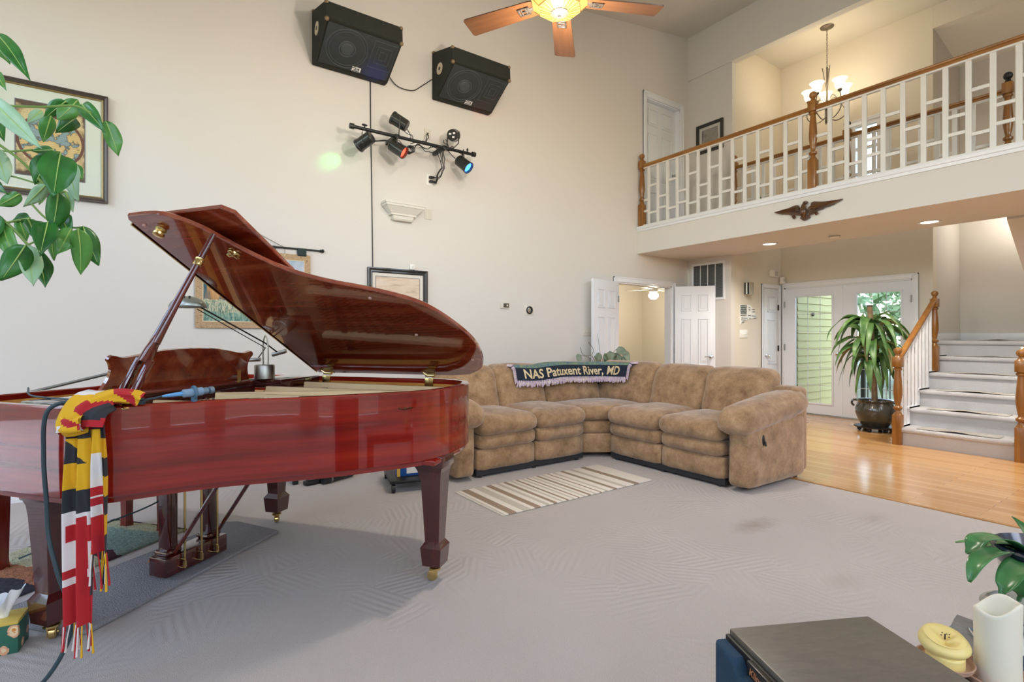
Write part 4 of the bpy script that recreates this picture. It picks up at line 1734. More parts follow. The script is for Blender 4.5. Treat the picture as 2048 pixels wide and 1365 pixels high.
SL = 1.60
mb = MB()
mb.grid(lambda a, b: throw_pt(a * SL, -.16 + .345 * b), 70, 22, mfn=lambda a, b: (1 if b < .54 else (2 if b < .565 else 0)))
o = mb.build('cloth', [M_NAVY, M_TOPS, M_GOLDT], throw, smooth=60)
o.location = -Vector(throw.location)
sm = o.modifiers.new('thick', 'SOLIDIFY')
sm.thickness = .006
mb = MB()
for k in range(150):
    s = SL * (k + .5) / 150
    p = throw_pt(s, .183)
    nrm = Vector((-.4, -.9, 0)) if s < 1.0 else Vector((-.9, -.4, 0))
    q = rnd.uniform(.035, .055)
    w_ = Vector((rnd.uniform(-.008, .008), 0, 0))
    mb.tube([p + nrm * .004, p + nrm * .014 + Vector((0, 0, -q * .5)) + w_, p + nrm * .012 + Vector((0, 0, -q)) + w_ * 2], [.007, .008, .006], 5)
    if k % 2 == 0:
        p2 = throw_pt(s, .165)
        mb.tube([p2 + nrm * .012, p2 + nrm * .02 + Vector((0, 0, -.03))], [.008, .007], 5)
for k in range(26):
    for s in (.0, SL):
        t = -.15 + .33 * k / 25
        p = throw_pt(s, t)
        dx = Vector((-1, -.2, 0)) if s == 0 else Vector((-.2, -1, 0))
        mb.tube([p, p + dx * .022 + Vector((0, 0, -.006)), p + dx * .035 + Vector((0, 0, -.018))], [.006, .006, .004], 5)
o = mb.build('fringe', M_FRI, throw)
o.location = -Vector(throw.location)
vs, fs = text_mesh('NAS Patuxent River, MD', .135, 0, 'CENTER', offset=.003)
xs = [v.x for v in vs]
sc_ = (SL - .20) / (max(xs) - min(xs))
xm = (max(xs) + min(xs)) / 2
b = bmesh.new()
bvs = [b.verts.new((v.x * sc_, v.y * 1.0, 0)) for v in vs]
for f in fs:
    try:
        b.faces.new([bvs[i] for i in f])
    except ValueError:
        pass
bmesh.ops.triangulate(b, faces=b.faces[:])
bmesh.ops.subdivide_edges(b, edges=[e for e in b.edges if e.calc_length() > .03], cuts=1)
mb = MB()
b.verts.index_update()
pts = []
for v in b.verts:
    s = SL / 2 + v.co.x - xm * sc_
    t = .100 - v.co.y
    p = throw_pt(s, t)
    e1 = (throw_pt(s + .01, t) - p)
    nr = Vector((e1.y, -e1.x, 0)).normalized()
    pts.append(p + nr * .006)
mb.add(pts, [[v.index for v in f.verts] for f in b.faces])
b.free()
o = mb.build('lettering', M_GOLDT, throw, smooth=0)
o.location = -Vector(throw.location)

# ------------------------------------------------------------------ floor textiles
def stripes_mat():
    t = NT('rug_stripes')
    co = t.co()
    sx = t.node('ShaderNodeSeparateXYZ')
    t.link(co, sx.inputs[0])
    x = t.math('ADD', t.math('DIVIDE', sx.outputs[0], 1.54), .5)
    cr, ta, gr = 'E4DDD2', '9A8672', 'C4BCAE'
    seq = [(0, cr), (.02, ta), (.065, cr), (.10, gr), (.145, cr), (.17, ta), (.205, cr), (.235, gr), (.26, cr), (.285, ta), (.305, cr), (.33, gr), (.345, cr), (.365, ta), (.38, cr), (.405, gr), (.42, cr), (.44, ta), (.452, cr), (.475, gr), (.49, cr)]
    full = seq + [(round(1 - p, 3), None) for p, _ in seq[::-1] if p > 0]
    cols = [c for _, c in seq]
    st = list(seq) + [(.51, ta), (.53, cr), (.55, gr), (.565, cr), (.59, ta), (.605, cr), (.63, gr), (.65, cr), (.69, ta), (.715, cr)]
    rest = [(.76, gr), (.79, cr), (.85, ta), (.89, cr)]
    a = t.ramp(x, st[:31], 'CONSTANT')
    b2 = t.ramp(x, [(0, cr)] + rest, 'CONSTANT')
    sel = t.math('GREATER_THAN', x, .74)
    t.base(t.mix(sel, a, b2))
    t.set(Roughness=.95)
    t.bump(t.noise(co, 300, 2), .4, .004)
    return t.mat


t = thing('striped_rug', 'small flat rug with cream and taupe stripes in front of the sofa', 'rug', (2.82, 3.325, .002), R(0))
mb = MB()
mb.box(-.76, .76, -.335, .335, 0, .008, bev=.003)
o = mb.build('weave', stripes_mat(), t)
mb = MB()
for s in (-1, 1):
    for k in range(60):
        y = -.33 + .66 * k / 59
        mb.box(min(s * .755, s * .785), max(s * .755, s * .785), y - .003, y + .003, .001, .004)
mb.build('fringe', mat('rug_fringe', 'DCD3C4', .95), t, smooth=0)

M_GMAT = carpet_mat('grey_mat', 'B4B3B4', '76757A', strokes=False, s=150)
t = thing('floor_mat', 'long grey padded mat on the carpet under the pedals', 'mat', (PX, PY, .002), PRZ)
mb = MB()
mb = soft_prism([(-.40, -.68), (.10, -.66), (.150, -.62), (.098, .545), (-.27, .60), (-.34, .57)], 0, .018, .006)
mb.build('pad', M_GMAT, t)

def shag_mat():
    t = NT('shag')
    co = t.co()
    sx = t.node('ShaderNodeSeparateXYZ')
    t.link(co, sx.inputs[0])
    n = t.noise(co, 9, 2)
    y = t.math('ADD', t.math('MULTIPLY', sx.outputs[1], .5), t.math('ADD', .5, t.math('MULTIPLY', t.math('SUBTRACT', n, .5), .05)))
    base = t.ramp(y, [(0, 'C9C7A8'), (.10, '9A5560'), (.22, '45464E'), (.30, 'B07A5A'), (.36, 'C9C7A8'), (.46, '5A3B46'), (.50, '8FA79E'), (.64, 'B9BDA0'), (.70, '3E3A44'), (.76, '8A5A52'), (.80, '3E3A44'), (.86, '8A4A52'), (.90, 'A8764E'), (.94, 'C9C7A8')], 'CONSTANT')
    sp = t.noise(co, 170, 2)
    t.base(t.mix(t.ramp(sp, [(.4, '000000'), (.62, 'FFFFFF')]), base, t.mix(.5, base, lin('2E2A30'))))
    t.set(Roughness=1.0)
    t.b.inputs['Specular IOR Level'].default_value = .05
    return t.mat


t = thing('shag_rug', 'shaggy multicoloured rug in pink, charcoal, sage and cream under the piano bench', 'rug', (PX, PY, .002), PRZ)
mb = MB()


def shag(a, b):
    x, y = -1.14 + .64 * a, -.98 + 1.40 * b
    e = min(1, 12 * min(a, 1 - a, b, 1 - b) + .1)
    h = .008 * e + e * .022 * (.5 + .5 * noise.noise(Vector((x * 55, y * 55, 0)))) * (.6 + .4 * noise.noise(Vector((x * 130, y * 130, 4))))
    return (x, y, h)


mb.grid(shag, 70, 150)
mb.box(-1.14, -.5, -.98, .42, 0, .006)
mb.build('pile', shag_mat(), t, smooth=180)
# ------------------------------------------------------------------ pictures on the back wall
M_FRAMEB = mat('frame_black', '26231F', .35, coat=.3)
M_FRAMED = mat('frame_dark_bronze', '4A4038', .4, .2)
M_FRAMEG = mat('frame_gilt', '8E7A4C', .4, .6)
M_PGLASS = glass('picture_glass', gloss=.05)


def frame_mb(w, h, fw, d, prof=None):
    """mitred frame, centred, facing -y; outer size w x h"""
    mb = MB()
    prof = prof or [(0, 0), (0, -d), (fw * .25, -d * 1.05), (fw * .6, -d * .8), (fw * .85, -d * .85), (fw, -d * .6), (fw, 0)]
    cs = ((-1, -1), (1, -1), (1, 1), (-1, 1))
    vs = []
    for sx, sz in cs:
        for o, y in prof:
            vs.append((sx * (w / 2 - o), y, sz * (h / 2 - o)))
    k = len(prof)
    fs = []
    for c in range(4):
        for i in range(k - 1):
            a, b = c * k + i, ((c + 1) % 4) * k + i
            fs.append((a, a + 1, b + 1, b))
    return mb.add(vs, fs)


def picture(name, label, cat, u0, u1, z0, z1, fw, matw, fm, mm, canvas, d=.025, inner=None, axis='v', plane=V0, group=None, gw=0):
    w, h = u1 - u0, z1 - z0
    if axis == 'v':
        t = thing(name, label, cat, ((u0 + u1) / 2, plane - .004, (z0 + z1) / 2), 0, group)
    else:
        t = thing(name, label, cat, (plane - .004, (u0 + u1) / 2, (z0 + z1) / 2), R(-90), group)
    frame_mb(w, h, fw, d).build('frame', fm, t, smooth=25)
    a, b = w / 2 - fw + .003, h / 2 - fw + .003
    if gw:
        frame_mb(2 * a, 2 * b, gw, d * .8, [(0, 0), (0, -d * .7), (gw, -d * .55), (gw, 0)]).build('inner_slip', inner or M_FRAMEG, t, smooth=0)
    MB().box(-a, a, -.008, -.002, -b, b).build('mount', mm, t, smooth=0)
    a2, b2 = a - matw, b - matw
    if matw:
        frame_mb(2 * a2 + .012, 2 * b2 + .012, .006, .002, [(0, -.008), (0, -.0095), (.006, -.0095), (.006, -.008)]).build('mount_line', mat('mount_line', '6E6E72', .6), t, smooth=0)
    MB().box(-a2, a2, -.0095, -.0085, -b2, b2).build('print', canvas, t, smooth=0)
    MB().box(-a, a, -d * .38, -d * .38 + .001, -b, b).build('glazing', M_PGLASS, t, smooth=0)
    return t


def map_mat():
    t = NT('old_map')
    co = t.co()
    sx = t.node('ShaderNodeSeparateXYZ')
    t.link(co, sx.inputs[0])
    X, Z = sx.outputs[0], sx.outputs[2]
    rr = t.math('SQRT', t.math('ADD', t.math('POWER', X, 2.0), t.math('POWER', t.math('MULTIPLY', Z, 1.0), 2.0)))
    land = t.noise(co, 7.5, 8, .6, .3)
    sea = t.ramp(land, [(.47, '8FA5A2'), (.50, '3C4A4C'), (.512, 'D9B872'), (.62, 'E3C68A'), (.7, 'C9A060')])
    lines = t.node('ShaderNodeTexWave')
    lines.bands_direction = 'Z'
    lines.inputs['Scale'].default_value = 22
    lines.inputs['Distortion'].default_value = 1.0
    t.link(co, lines.inputs['Vector'])
    sea = t.mix(t.math('MULTIPLY', t.math('GREATER_THAN', lines.outputs['Fac'], .93), .4), sea, lin('4C5C5E'))
    par = t.ramp(t.noise(co, 14, 6, .7), [(.3, '8A6A44'), (.5, 'D6BE8A'), (.7, 'E2D09E')])
    speck = t.noise(co, 110, 2)
    par = t.mix(t.math('MULTIPLY', t.math('GREATER_THAN', speck, .62), .5), par, lin('6E5030'))
    ed = t.math('MAXIMUM', t.math('DIVIDE', t.math('ABSOLUTE', X), .215), t.math('DIVIDE', t.math('ABSOLUTE', Z), .27))
    edn = t.math('ADD', ed, t.math('MULTIPLY', t.math('SUBTRACT', t.noise(co, 12, 4), .5), .35))
    par = t.mix(t.ramp(edn, [(.86, '000000'), (.93, 'FFFFFF')]), par, lin('5E4A38'))
    c = t.mix(t.math('LESS_THAN', rr, .185), par, sea)
    ring = t.math('LESS_THAN', t.math('ABSOLUTE', t.math('SUBTRACT', rr, .19)), .009)
    t.base(t.mix(ring, c, lin('6E4634')))
    t.set(Roughness=.6)
    return t.mat


picture('framed_map', 'large framed old world map with wide pale mount, behind the leafy branches', 'picture', -.91, -.215, 2.309, 3.161, .034, .118, M_FRAMED, mat('mount_sage', 'DDE3D2', .8), map_mat(), .03, gw=.012)


def beach_mat():
    t = NT('beach_print')
    n = t.noise(t.co(scale=(1.5, 1, 9)), 2.2, 5, .6, .4)
    t.base(t.ramp(n, [(.3, 'B89C86'), (.45, 'DCC4AC'), (.6, 'E6D3BF'), (.75, 'C8B4A6')]))
    return t.mat


picture('framed_seascape', 'black framed peach toned seascape print partly hidden behind the piano lid', 'picture', 1.92, 2.60, 1.47, 1.967, .05, .045, M_FRAMEB, mat('mount_cream', 'E6E0D2', .8), beach_mat(), .03)


def photo_mat():
    t = NT('grey_print')
    n = t.noise(t.co(scale=(1, 1, 1)), 6, 4)
    t.base(t.ramp(n, [(.35, '7E7C78'), (.5, 'C8C4BC'), (.65, 'A9A49B')]))
    return t.mat


picture('framed_print', 'small black framed grey print on the loft wall beside the white door', 'picture', 4.703, 5.173, 4.145, 4.605, .05, .055, M_FRAMEB, mat('mount_light', 'CFCBC2', .8), photo_mat(), .025, axis='u', plane=UV + .03)
picture('small_frame', 'little dark framed picture on the upper foyer wall seen through the loft railing', 'picture', 8.03, 8.25, 3.18, 3.46, .03, .03, M_FRAMEB, mat('mount_light', 'CFCBC2', .8), photo_mat(), .02, axis='v', plane=4.56)

# tapestry on its rod
def tapestry_mat(border=False):
    if border:
        t = NT('tapestry_border')
        co = t.co()
        n = t.noise(co, 26, 5, .65, 2.2)
        t.base(t.ramp(n, [(.36, '8A6A50'), (.46, 'C9AE88'), (.55, 'A58468'), (.66, 'DCC8A6')]))
    else:
        t = NT('tapestry_scene')
        co = t.co()
        sx = t.node('ShaderNodeSeparateXYZ')
        t.link(co, sx.inputs[0])
        n = t.noise(co, 3.5, 5, .6, .5)
        z = t.math('ADD', sx.outputs[2], t.math('MULTIPLY', t.math('SUBTRACT', n, .5), .22))
        far = t.ramp(t.noise(t.co(scale=(3.2, 1, 1.2)), 2.4, 4, .5, .8), [(.38, '3E5A66'), (.47, '5C7276'), (.52, 'B98A5C'), (.6, 'D2A878')])
        gr = t.ramp(t.noise(t.co(scale=(16, 1, 5), rot=(0, R(25), 0)), 3, 5, .7, 1.2), [(.36, '4E6E66'), (.47, '8FA08A'), (.55, 'D8CFAE'), (.64, '7E9A90')])
        low = t.ramp(t.noise(t.co(scale=(14, 1, 4)), 4, 5, .7), [(.35, '3F6A6A'), (.5, '7FA090'), (.65, 'B9C4A8')])
        sky = t.ramp(t.noise(co, 5, 3), [(.35, '9FB4C4'), (.6, 'D2D3DA')])
        c = t.mix(t.math('GREATER_THAN', z, -.10), gr, far)
        c = t.mix(t.math('LESS_THAN', z, -.21), c, low)
        up = t.math('ADD', z, t.math('MULTIPLY', sx.outputs[0], .30))
        t.base(t.mix(t.math('GREATER_THAN', up, .09), c, sky))
    t.set(Roughness=.95)
    t.b.inputs['Specular IOR Level'].default_value = .1
    t.bump(t.noise(t.co(), 260, 2), .4, .004)
    return t.mat


tc_u, tc_z = (.384 + 1.349) / 2, (1.318 + 2.03) / 2
t = thing('wall_tapestry', 'woven landscape tapestry with patterned border hanging from a dark rod by cloth tabs', 'tapestry', (tc_u, V0 - .012, tc_z))
hw, hh = (1.349 - .384) / 2, (2.03 - 1.318) / 2
M_TB, M_TS = tapestry_mat(True), tapestry_mat()
M_TABS = mat('tab_cloth', '2E3A38', .9)
MB().box(-hw + .06, hw - .06, -.006, -.001, -hh + .055, hh - .055).build('scene_panel', M_TS, t, smooth=0)
frame_mb(2 * hw, 2 * hh, .06, .007, [(0, 0), (0, -.007), (.06, -.007), (.06, 0)]).build('border', M_TB, t, smooth=0)
frame_mb(2 * hw - .11, 2 * hh - .11, .007, .009, [(0, 0), (0, -.0085), (.007, -.0085), (.007, 0)]).build('border_line', mat('tapestry_line', 'D9C8A8', .95), t, smooth=0)
for k in range(4):
    x = -hw + .095 + k * (2 * hw - .14) / 3 - .03
    MB().box(x - .045, x + .035, -.02, .008, hh - .01, hh + .064, bev=.003).build('tab', M_TABS, t)
mb = MB()
mb.cyl((-.56, -.004, hh + .056), (.57, -.004, hh + .056), .008, n=12)
for s in (-1, 1):
    mb.lathe([(.009, 0), (.014, .004), (.014, .012), (.009, .016), (.016, .022), (.018, .032), (.012, .042), (0, .046)], 14, Matrix.Translation((s * .57, -.004, hh + .056)) @ Matrix.Rotation(s * R(90), 4, 'Y'))
mb.build('rod', M_BLACKM, t)
mb = MB()
mb.tube([(-.30, -.004, hh + .06), (-.02, .004, hh + .185), (.245, -.004, hh + .058), (.25, -.004, hh + .0)], .0022, 6)
mb.build('hanging_cord', mat('cord_dark', '3A3630', .8), t)
M_TXT = mat('tapestry_text', '8C8FA8', .95)
for i, (tx, dx, dz) in enumerate((('and stay', .22, .20), ('in safety', .25, .135))):
    vs, fs = text_mesh(tx, .085, 0, shear=.3)
    MB().add([(v.x + dx, -.0075, v.y + dz) for v in vs], fs).build('lettering', M_TXT, t, smooth=0)

# plaster shelf bracket
t = None
mb = MB()
sec = [(2.665, .229, .135), (2.645, .229, .135), (2.643, .218, .128), (2.622, .216, .126), (2.617, .205, .118), (2.585, .175, .095), (2.552, .140, .072), (2.545, .146, .076), (2.536, .146, .076), (2.532, .118, .062), (2.505, .112, .058), (2.50, .122, .064), (2.485, .100, .054)]
vs = []
for z, hw_, d in sec:
    vs += [(-hw_, 0, z), (-hw_, -d, z), (hw_, -d, z), (hw_, 0, z)]
fs = [(0, 1, 2, 3), tuple(range(4 * len(sec) - 4, 4 * len(sec)))]
for i in range(len(sec) - 1):
    for j in range(4):
        fs.append((i * 4 + j, i * 4 + (j + 1) % 4, (i + 1) * 4 + (j + 1) % 4, (i + 1) * 4 + j))
mb.add([(x, y, z - 2.6) for x, y, z in vs], fs)
tag(mb.build('wall_bracket', mat('plaster_white', 'DDD8CE', .6), smooth=0, loc=(2.30, V0 - .001, 2.6)), 'white moulded plaster shelf bracket on the wall above the seascape print', 'shelf bracket')


# plates and controls
def plate(name, label, cat, u, z, w, h, m=M_WHITEP, group=None, axis='v', plane=V0, parts=None):
    t = thing(name, label, cat, (u, plane, z) if axis == 'v' else (plane, u, z), 0 if axis == 'v' else R(-90), group)
    MB().box(-w / 2, w / 2, -.007, -.0005, -h / 2, h / 2, bev=.003).build('cover_plate', m, t)
    if parts == 'outlet':
        mb = MB()
        for s in (-1, 1):
            mb.box(-.017, .017, -.010, -.006, s * .021 - .014, s * .021 + .014, bev=.003)
        mb.build('socket_face', m, t)
    if isinstance(parts, int):
        for k in range(parts):
            x = (k - (parts - 1) / 2) * .046
            MB().box(x - .005, x + .005, -.018, -.006, -.004, .012, bev=.002).build('toggle', m, t)
    return t


M_PLATEB = mat('plate_beige', 'D6D0C2', .45)
plate('wall_outlet', 'blank beige outlet plate behind the stage light bar, the upper of two', 'outlet', 2.61, 3.50, .08, .115, M_PLATEB, 'outlets by the light bar', parts='outlet')
plate('wall_outlet', 'white outlet below the stage light bar with two black plugs in it', 'outlet', 2.635, 2.995, .08, .125, M_WHITEP, 'outlets by the light bar', parts='outlet')
plate('blank_plate', 'blank off-white wall plate just right of the plaster bracket', 'wall plate', 2.62, 2.608, .085, .115, M_PLATEB)
plate('light_switch', 'double light switch on the back wall left of the white door', 'light switch', 5.04, 1.31, .165, .115, M_PLATEB, parts=3)
plate('light_switch', 'white triple switch plate on the foyer wall under the flag art', 'light switch', 7.60, 1.285, .21, .125, mat('switch_white', 'F4F2EC', .35), axis='v', plane=4.56, parts=3)

t = thing('thermostat', 'small rectangular thermostat with dark face on the back wall above the sofa', 'thermostat', (3.65, V0, 1.625))
MB().box(-.065, .065, -.02, -.001, -.04, .04, bev=.005).build('body', M_PLATEB, t)
MB().box(-.025, .055, -.023, -.019, -.026, .026, bev=.002).build('display', mat('thermo_dark', '4A4638', .3), t)
MB().cyl((.03, -.026, 0), (.03, -.02, 0), .012, n=16).build('dial', M_PLATEB, t)
t = thing('round_control', 'round black and chrome dial on a clear plate on the back wall', 'wall dial', (4.03, V0, 1.578))
MB().box(-.075, .075, -.006, -.001, -.065, .065, bev=.003).build('back_plate', mat('plate_pale', 'E0DACD', .3), t)
mb = MB()
mb.tube([(.042 * math.cos(a), -.016, .042 * math.sin(a)) for a in [2 * PI * i / 28 for i in range(28)]], .009, 8, closed=True)
mb.build('ring', M_BLACK, t)
mb = MB()
mb.lathe([(0, -.003), (.036, 0), (.034, .012), (.018, .015), (.016, .022), (0, .023)], 22, Matrix.Rotation(R(90), 4, 'X'))
mb.build('face', M_CHROME, t)
t = thing('motion_sensor', 'little white sensor on the wall just above the seascape frame', 'sensor', (2.42, V0, 1.998))
MB().box(-.03, .03, -.03, -.001, -.028, .036, bev=.008).build('body', M_WHITEP, t)
MB().cyl((.0, -.034, .006), (.0, -.029, .006), .009, n=12).build('lens', M_PLATEB, t)

# ------------------------------------------------------------------ stage monitors on the wall
M_FELTB = mat('speaker_carpet', '2E2F28', .95, var=.5, vs=24, bump=.5, bs=260, bd=.004)
M_GRILL = mat('speaker_mesh', '34393A', .7, var=.35, vs=30, bump=.6, bs=420, bd=.003)
M_CONE = mat('speaker_cone', '43484A', .6)
M_CORNER = mat('corner_metal', '8A7458', .5, .5)


def monitor(u0, label):
    W_ = .75
    t = thing('stage_monitor', label, 'loudspeaker', (u0, V0 - .002, 3.90), 0, 'stage monitors on the wall')
    # profile (distance from wall, height)
    prof = [(0, .0), (0, .53), (.465, .40), (.475, .245), (.075, .0)]
    k = len(prof)
    mb = MB()
    b = bmesh.new()
    A = [b.verts.new((0, -d, z)) for d, z in prof]
    f = b.faces.new(A)
    ex = bmesh.ops.extrude_face_region(b, geom=[f])
    for v in ex['geom']:
        if isinstance(v, bmesh.types.BMVert):
            v.co.x = W_
    bmesh.ops.recalc_face_normals(b, faces=b.faces)
    bmesh.ops.bevel(b, geom=b.edges[:], offset=.012, segments=2, affect='EDGES', profile=.5)
    mb.bm(b)
    mb.build('cabinet', M_FELTB, t)
    p0, p1 = Vector((0, -.472, .235)), Vector((0, -.085, .004))
    dn = (p1 - p0).normalized()          # down the baffle
    nr = Vector((0, dn.z, -dn.y))
    if nr.y > 0:
        nr = -nr
    L_ = (p1 - p0).length
    Mg = Matrix((Vector((1, 0, 0)), dn, nr)).transposed().to_4x4()
    Mg.translation = p0
    MB().box(.03, W_ - .03, .02, L_ - .015, .0, .012, bev=.004, M=Mg).build('grille', M_GRILL, t)
    mb = MB()
    cx, cy = .255, L_ * .50
    for r_, h_ in ((.195, .006), (.17, .004), (.075, .009)):
        mb.tube([(cx + r_ * math.cos(a), cy + r_ * math.sin(a), .012) for a in [2 * PI * i / 40 for i in range(40)]], h_, 6, closed=True, M=Mg)
    mb.sphere((cx, cy, .010), (.068, .068, .016), 24, 10, M=Mg)
    mb.build('woofer', M_CONE, t)
    mb = MB()
    for i, s in enumerate((1.0, .62, .3)):
        w2, h2 = .115 * s, .14 * s
        c_ = (.60, L_ * .42)
        ring = [(c_[0] - w2, c_[1] - h2), (c_[0] + w2, c_[1] - h2), (c_[0] + w2, c_[1] + h2), (c_[0] - w2, c_[1] + h2)]
        mb.tube([(x, y, .0125) for x, y in ring], .006, 6, closed=True, M=Mg)
    mb.build('horn', M_CONE, t)
    mb = MB()
    mb.box(.352, .438, L_ * .835, L_ * .945, .012, .016, M=Mg)
    bd = mb.build('badge', mat('badge_white', 'E4E4E2', .4), t, smooth=0)
    vs, fs = text_mesh('SA', .040, 0, shear=.35, offset=.001)
    Mt = Mg @ Matrix.Translation((.395, L_ * .882, .0168)) @ Matrix.Diagonal((1.25, -1, 1, 1))
    MB().add([v for v in vs], fs, Mt).build('badge_lettering', M_BLACK, bd, smooth=0)
    MB().box(.356, .434, L_ * .922, L_ * .938, .016, .0168, M=Mg).build('badge_strip', M_BLACK, bd, smooth=0)
    mb = MB()
    for x in (0, W_):
        for d, z in prof[1:4]:
            mb.sphere((x + (.014 if x == 0 else -.014), min(-.022, -d + .012), z - .010), .021, 10, 8)
    mb.build('corner_protector', M_CORNER, t)
    mb = MB()
    mb.lathe([(0, 0), (.062, 0), (.062, .006), (.02, .004), (0, .004)], 24, Matrix.Translation((0, -.19, .27)) @ Matrix.Rotation(R(-90), 4, 'Y'))
    hd = mb.build('pole_cup', mat('cup_cream', 'CDBFA4', .6), t)
    mb = MB()
    mb.lathe([(0, 0), (.018, 0), (.018, .002), (0, .002)], 16, Matrix.Translation((-.006, -.19, .27)) @ Matrix.Rotation(R(-90), 4, 'Y'))
    mb.build('hole', M_BLACK, hd)
    return t


monitor(1.365, 'black wedge stage monitor high on the wall, the higher and left one of the pair')
monitor(2.665, 'black wedge stage monitor on the wall near the fan blade, right one of the pair')
tag(MB().tube(spline([(2.13, V0 - .03, 4.02), (2.25, V0 - .02, 3.93), (2.42, V0 - .02, 3.93), (2.52, V0 - .02, 4.0), (2.66, V0 - .03, 4.12)], 6), .005, 6).build('speaker_cable', M_BLACK), 'short black cable sagging between the two wall monitors', 'cable')
tag(MB().tube(spline([(1.952, V0 - .012, 3.96), (1.957, V0 - .008, 3.4), (1.963, V0 - .008, 3.1), (1.972, V0 - .008, 2.5), (1.979, V0 - .008, 1.97)], 6), .005, 6).build('wall_cable', M_BLACK), 'long black cable running straight down the wall from the left monitor', 'cable')

# ------------------------------------------------------------------ stage light bar
vb = V0 - .25
t = thing('light_bar', 'black metal bar on the wall carrying five small stage lights', 'light bar', (1.69, vb, 3.295))
MB().cyl((0, 0, 0), (1.37, 0, -.003), .017, n=14).build('tube', M_BLACKM, t)
mb = MB()
for x in (-.012, 1.37):
    mb.cyl((x - .02, 0, 0), (x + .02, 0, 0), .027, n=14)
mb.build('end_cap', M_BLACK, t)
mb = MB()
for x in (.45, 1.0):
    mb.box(x - .02, x + .02, -.02, .248, -.02, .02, bev=.004)
mb.build('wall_bracket', M_BLACKM, t)
mb = MB()
mb.sphere((.115, 0, .04), (.03, .012, .012), 12, 8)
mb.cyl((.115, 0, 0), (.115, 0, .04), .006, n=8)
mb.sphere((1.29, 0, .035), (.012, .012, .02), 8, 8)
mb.build('clamp_knob', M_BLACK, t)


def par(label, u, z, dv, lens, hang, seed):
    d = Vector(dv).normalized()
    c = Vector((u, vb - .02, z))
    t = thing('stage_light', label, 'stage light', c, 0, 'stage lights on the wall bar')
    Mx = d.to_track_quat('Z', 'Y').to_matrix().to_4x4()
    mb = MB()
    mb.lathe([(.0, -.09), (.05, -.09), (.06, -.08), (.062, -.02), (.064, .06), (.068, .064), (.068, .085), (.060, .085), (.058, .06), (0, .055)], 24, Mx)
    mb.build('can', mat('can_black', '2B2C28', .32, .3, coat=.3), t)
    mb = MB()
    mb.lathe([(0, .066), (.055, .062), (.055, .058), (0, .058)], 22, Mx)
    mb.build('lens', lens, t)
    mb = MB()
    sd = Vector((0, -1, 0)) if abs(d.x) > .3 else Vector((1, 0, 0))
    sd = (sd - d * sd.dot(d)).normalized()
    ytop = Vector((.0, .02, (.13 if hang else -.145)))
    for s in (-1, 1):
        p = sd * s * .072
        q = ytop + sd * s * .05 * .8
        mb.tube([p, p * .98 + (ytop - p * 0) * .8, ytop + Vector((0, 0, 0))], .010, 4, flat=(1, .4))
    mb.cyl(-sd * .078, sd * .078, .009, n=10)
    mb.build('yoke', mat('yoke_grey', '4A4B47', .45, .4), t)
    mb = MB()
    mb.tube([ytop * .9, ytop * 1.02], .012, 10)
    mb.build('clamp', M_BLACKM, t)
    return t


def lens_mat(nm, c, e, es):
    return mat(nm, c, .2, emit=e, es=es)


L_OFF = mat('lens_clear', '8A9088', .15, .3)
par('black stage light at the left end of the bar, its green beam on the wall', 1.80, 3.165, (-.50, .66, -.42), lens_mat('lens_green', '6FD88A', '6FE08A', 3), True, 1)
par('black stage light standing above the bar, second from its left end', 2.165, 3.445, (-.62, .35, .42), L_OFF, False, 2)
par('black stage light under the bar with a glowing red lens', 2.145, 3.165, (.58, -.50, -.50), lens_mat('lens_red', 'E8503C', 'FF4A30', 3), True, 3)
par('black stage light above the bar at right, white labels on its back', 2.79, 3.445, (.55, .72, .32), L_OFF, False, 4)
par('black stage light at the right end of the bar with a glowing blue lens', 2.92, 3.155, (.38, -.62, -.60), lens_mat('lens_blue', '4A8CF0', '3F86FF', 3), True, 5)
tl_ = [o for o in COL.objects if o.name.startswith('stage_light')][3]
Mx = Vector((.55, .72, .32)).normalized().to_track_quat('Z', 'Y').to_matrix().to_4x4()
mb = MB()
for (x, y) in ((-.012, -.02), (.022, .012), (-.022, .02)):
    mb.box(x - .012, x + .012, y - .009, y + .009, -.093, -.0905, M=Mx)
mb.build('rear_label', mat('label_white', 'E2E0DA', .5), tl_, smooth=0)

rc = random.Random(3)
mb = MB()


def wig(p, q, n_, amp):
    p, q = Vector(p), Vector(q)
    pts = [p.lerp(q, i / n_) + Vector((rc.uniform(-amp, amp), rc.uniform(-amp, amp) * .5, rc.uniform(-amp, amp))) for i in range(n_ + 1)]
    pts[0], pts[-1] = p, q
    return spline(pts, 5)


for (p, q, k, am) in (((1.83, vb + .06, 3.20), (2.05, vb + .03, 3.24), 4, .02), ((1.84, vb + .06, 3.22), (2.12, vb + .03, 3.22), 4, .03), ((2.22, vb + .05, 3.42), (2.36, vb + .03, 3.30), 4, .03), ((2.24, vb + .05, 3.40), (2.33, vb + .02, 3.28), 3, .04),
                      ((2.10, vb + .03, 3.25), (2.45, vb + .02, 3.25), 6, .03), ((2.30, vb + .02, 3.26), (2.62, vb, 3.27), 7, .03), ((2.32, vb + .02, 3.24), (2.66, vb, 3.25), 7, .03), ((2.40, vb + .02, 3.24), (2.72, vb, 3.28), 7, .03),
                      ((2.55, vb, 3.28), (2.92, vb, 3.26), 7, .03), ((2.6, vb, 3.27), (2.88, vb + .02, 3.22), 6, .035), ((2.72, vb + .03, 3.40), (2.80, vb, 3.28), 4, .03), ((2.70, vb + .03, 3.39), (2.75, vb, 3.29), 4, .04),
                      ((2.62, V0 - .012, 3.49), (2.45, vb + .05, 3.31), 5, .02), ((2.62, V0 - .012, 3.51), (2.5, vb + .08, 3.32), 5, .02)):
    mb.tube(wig(p, q, k, am), .0042, 5)
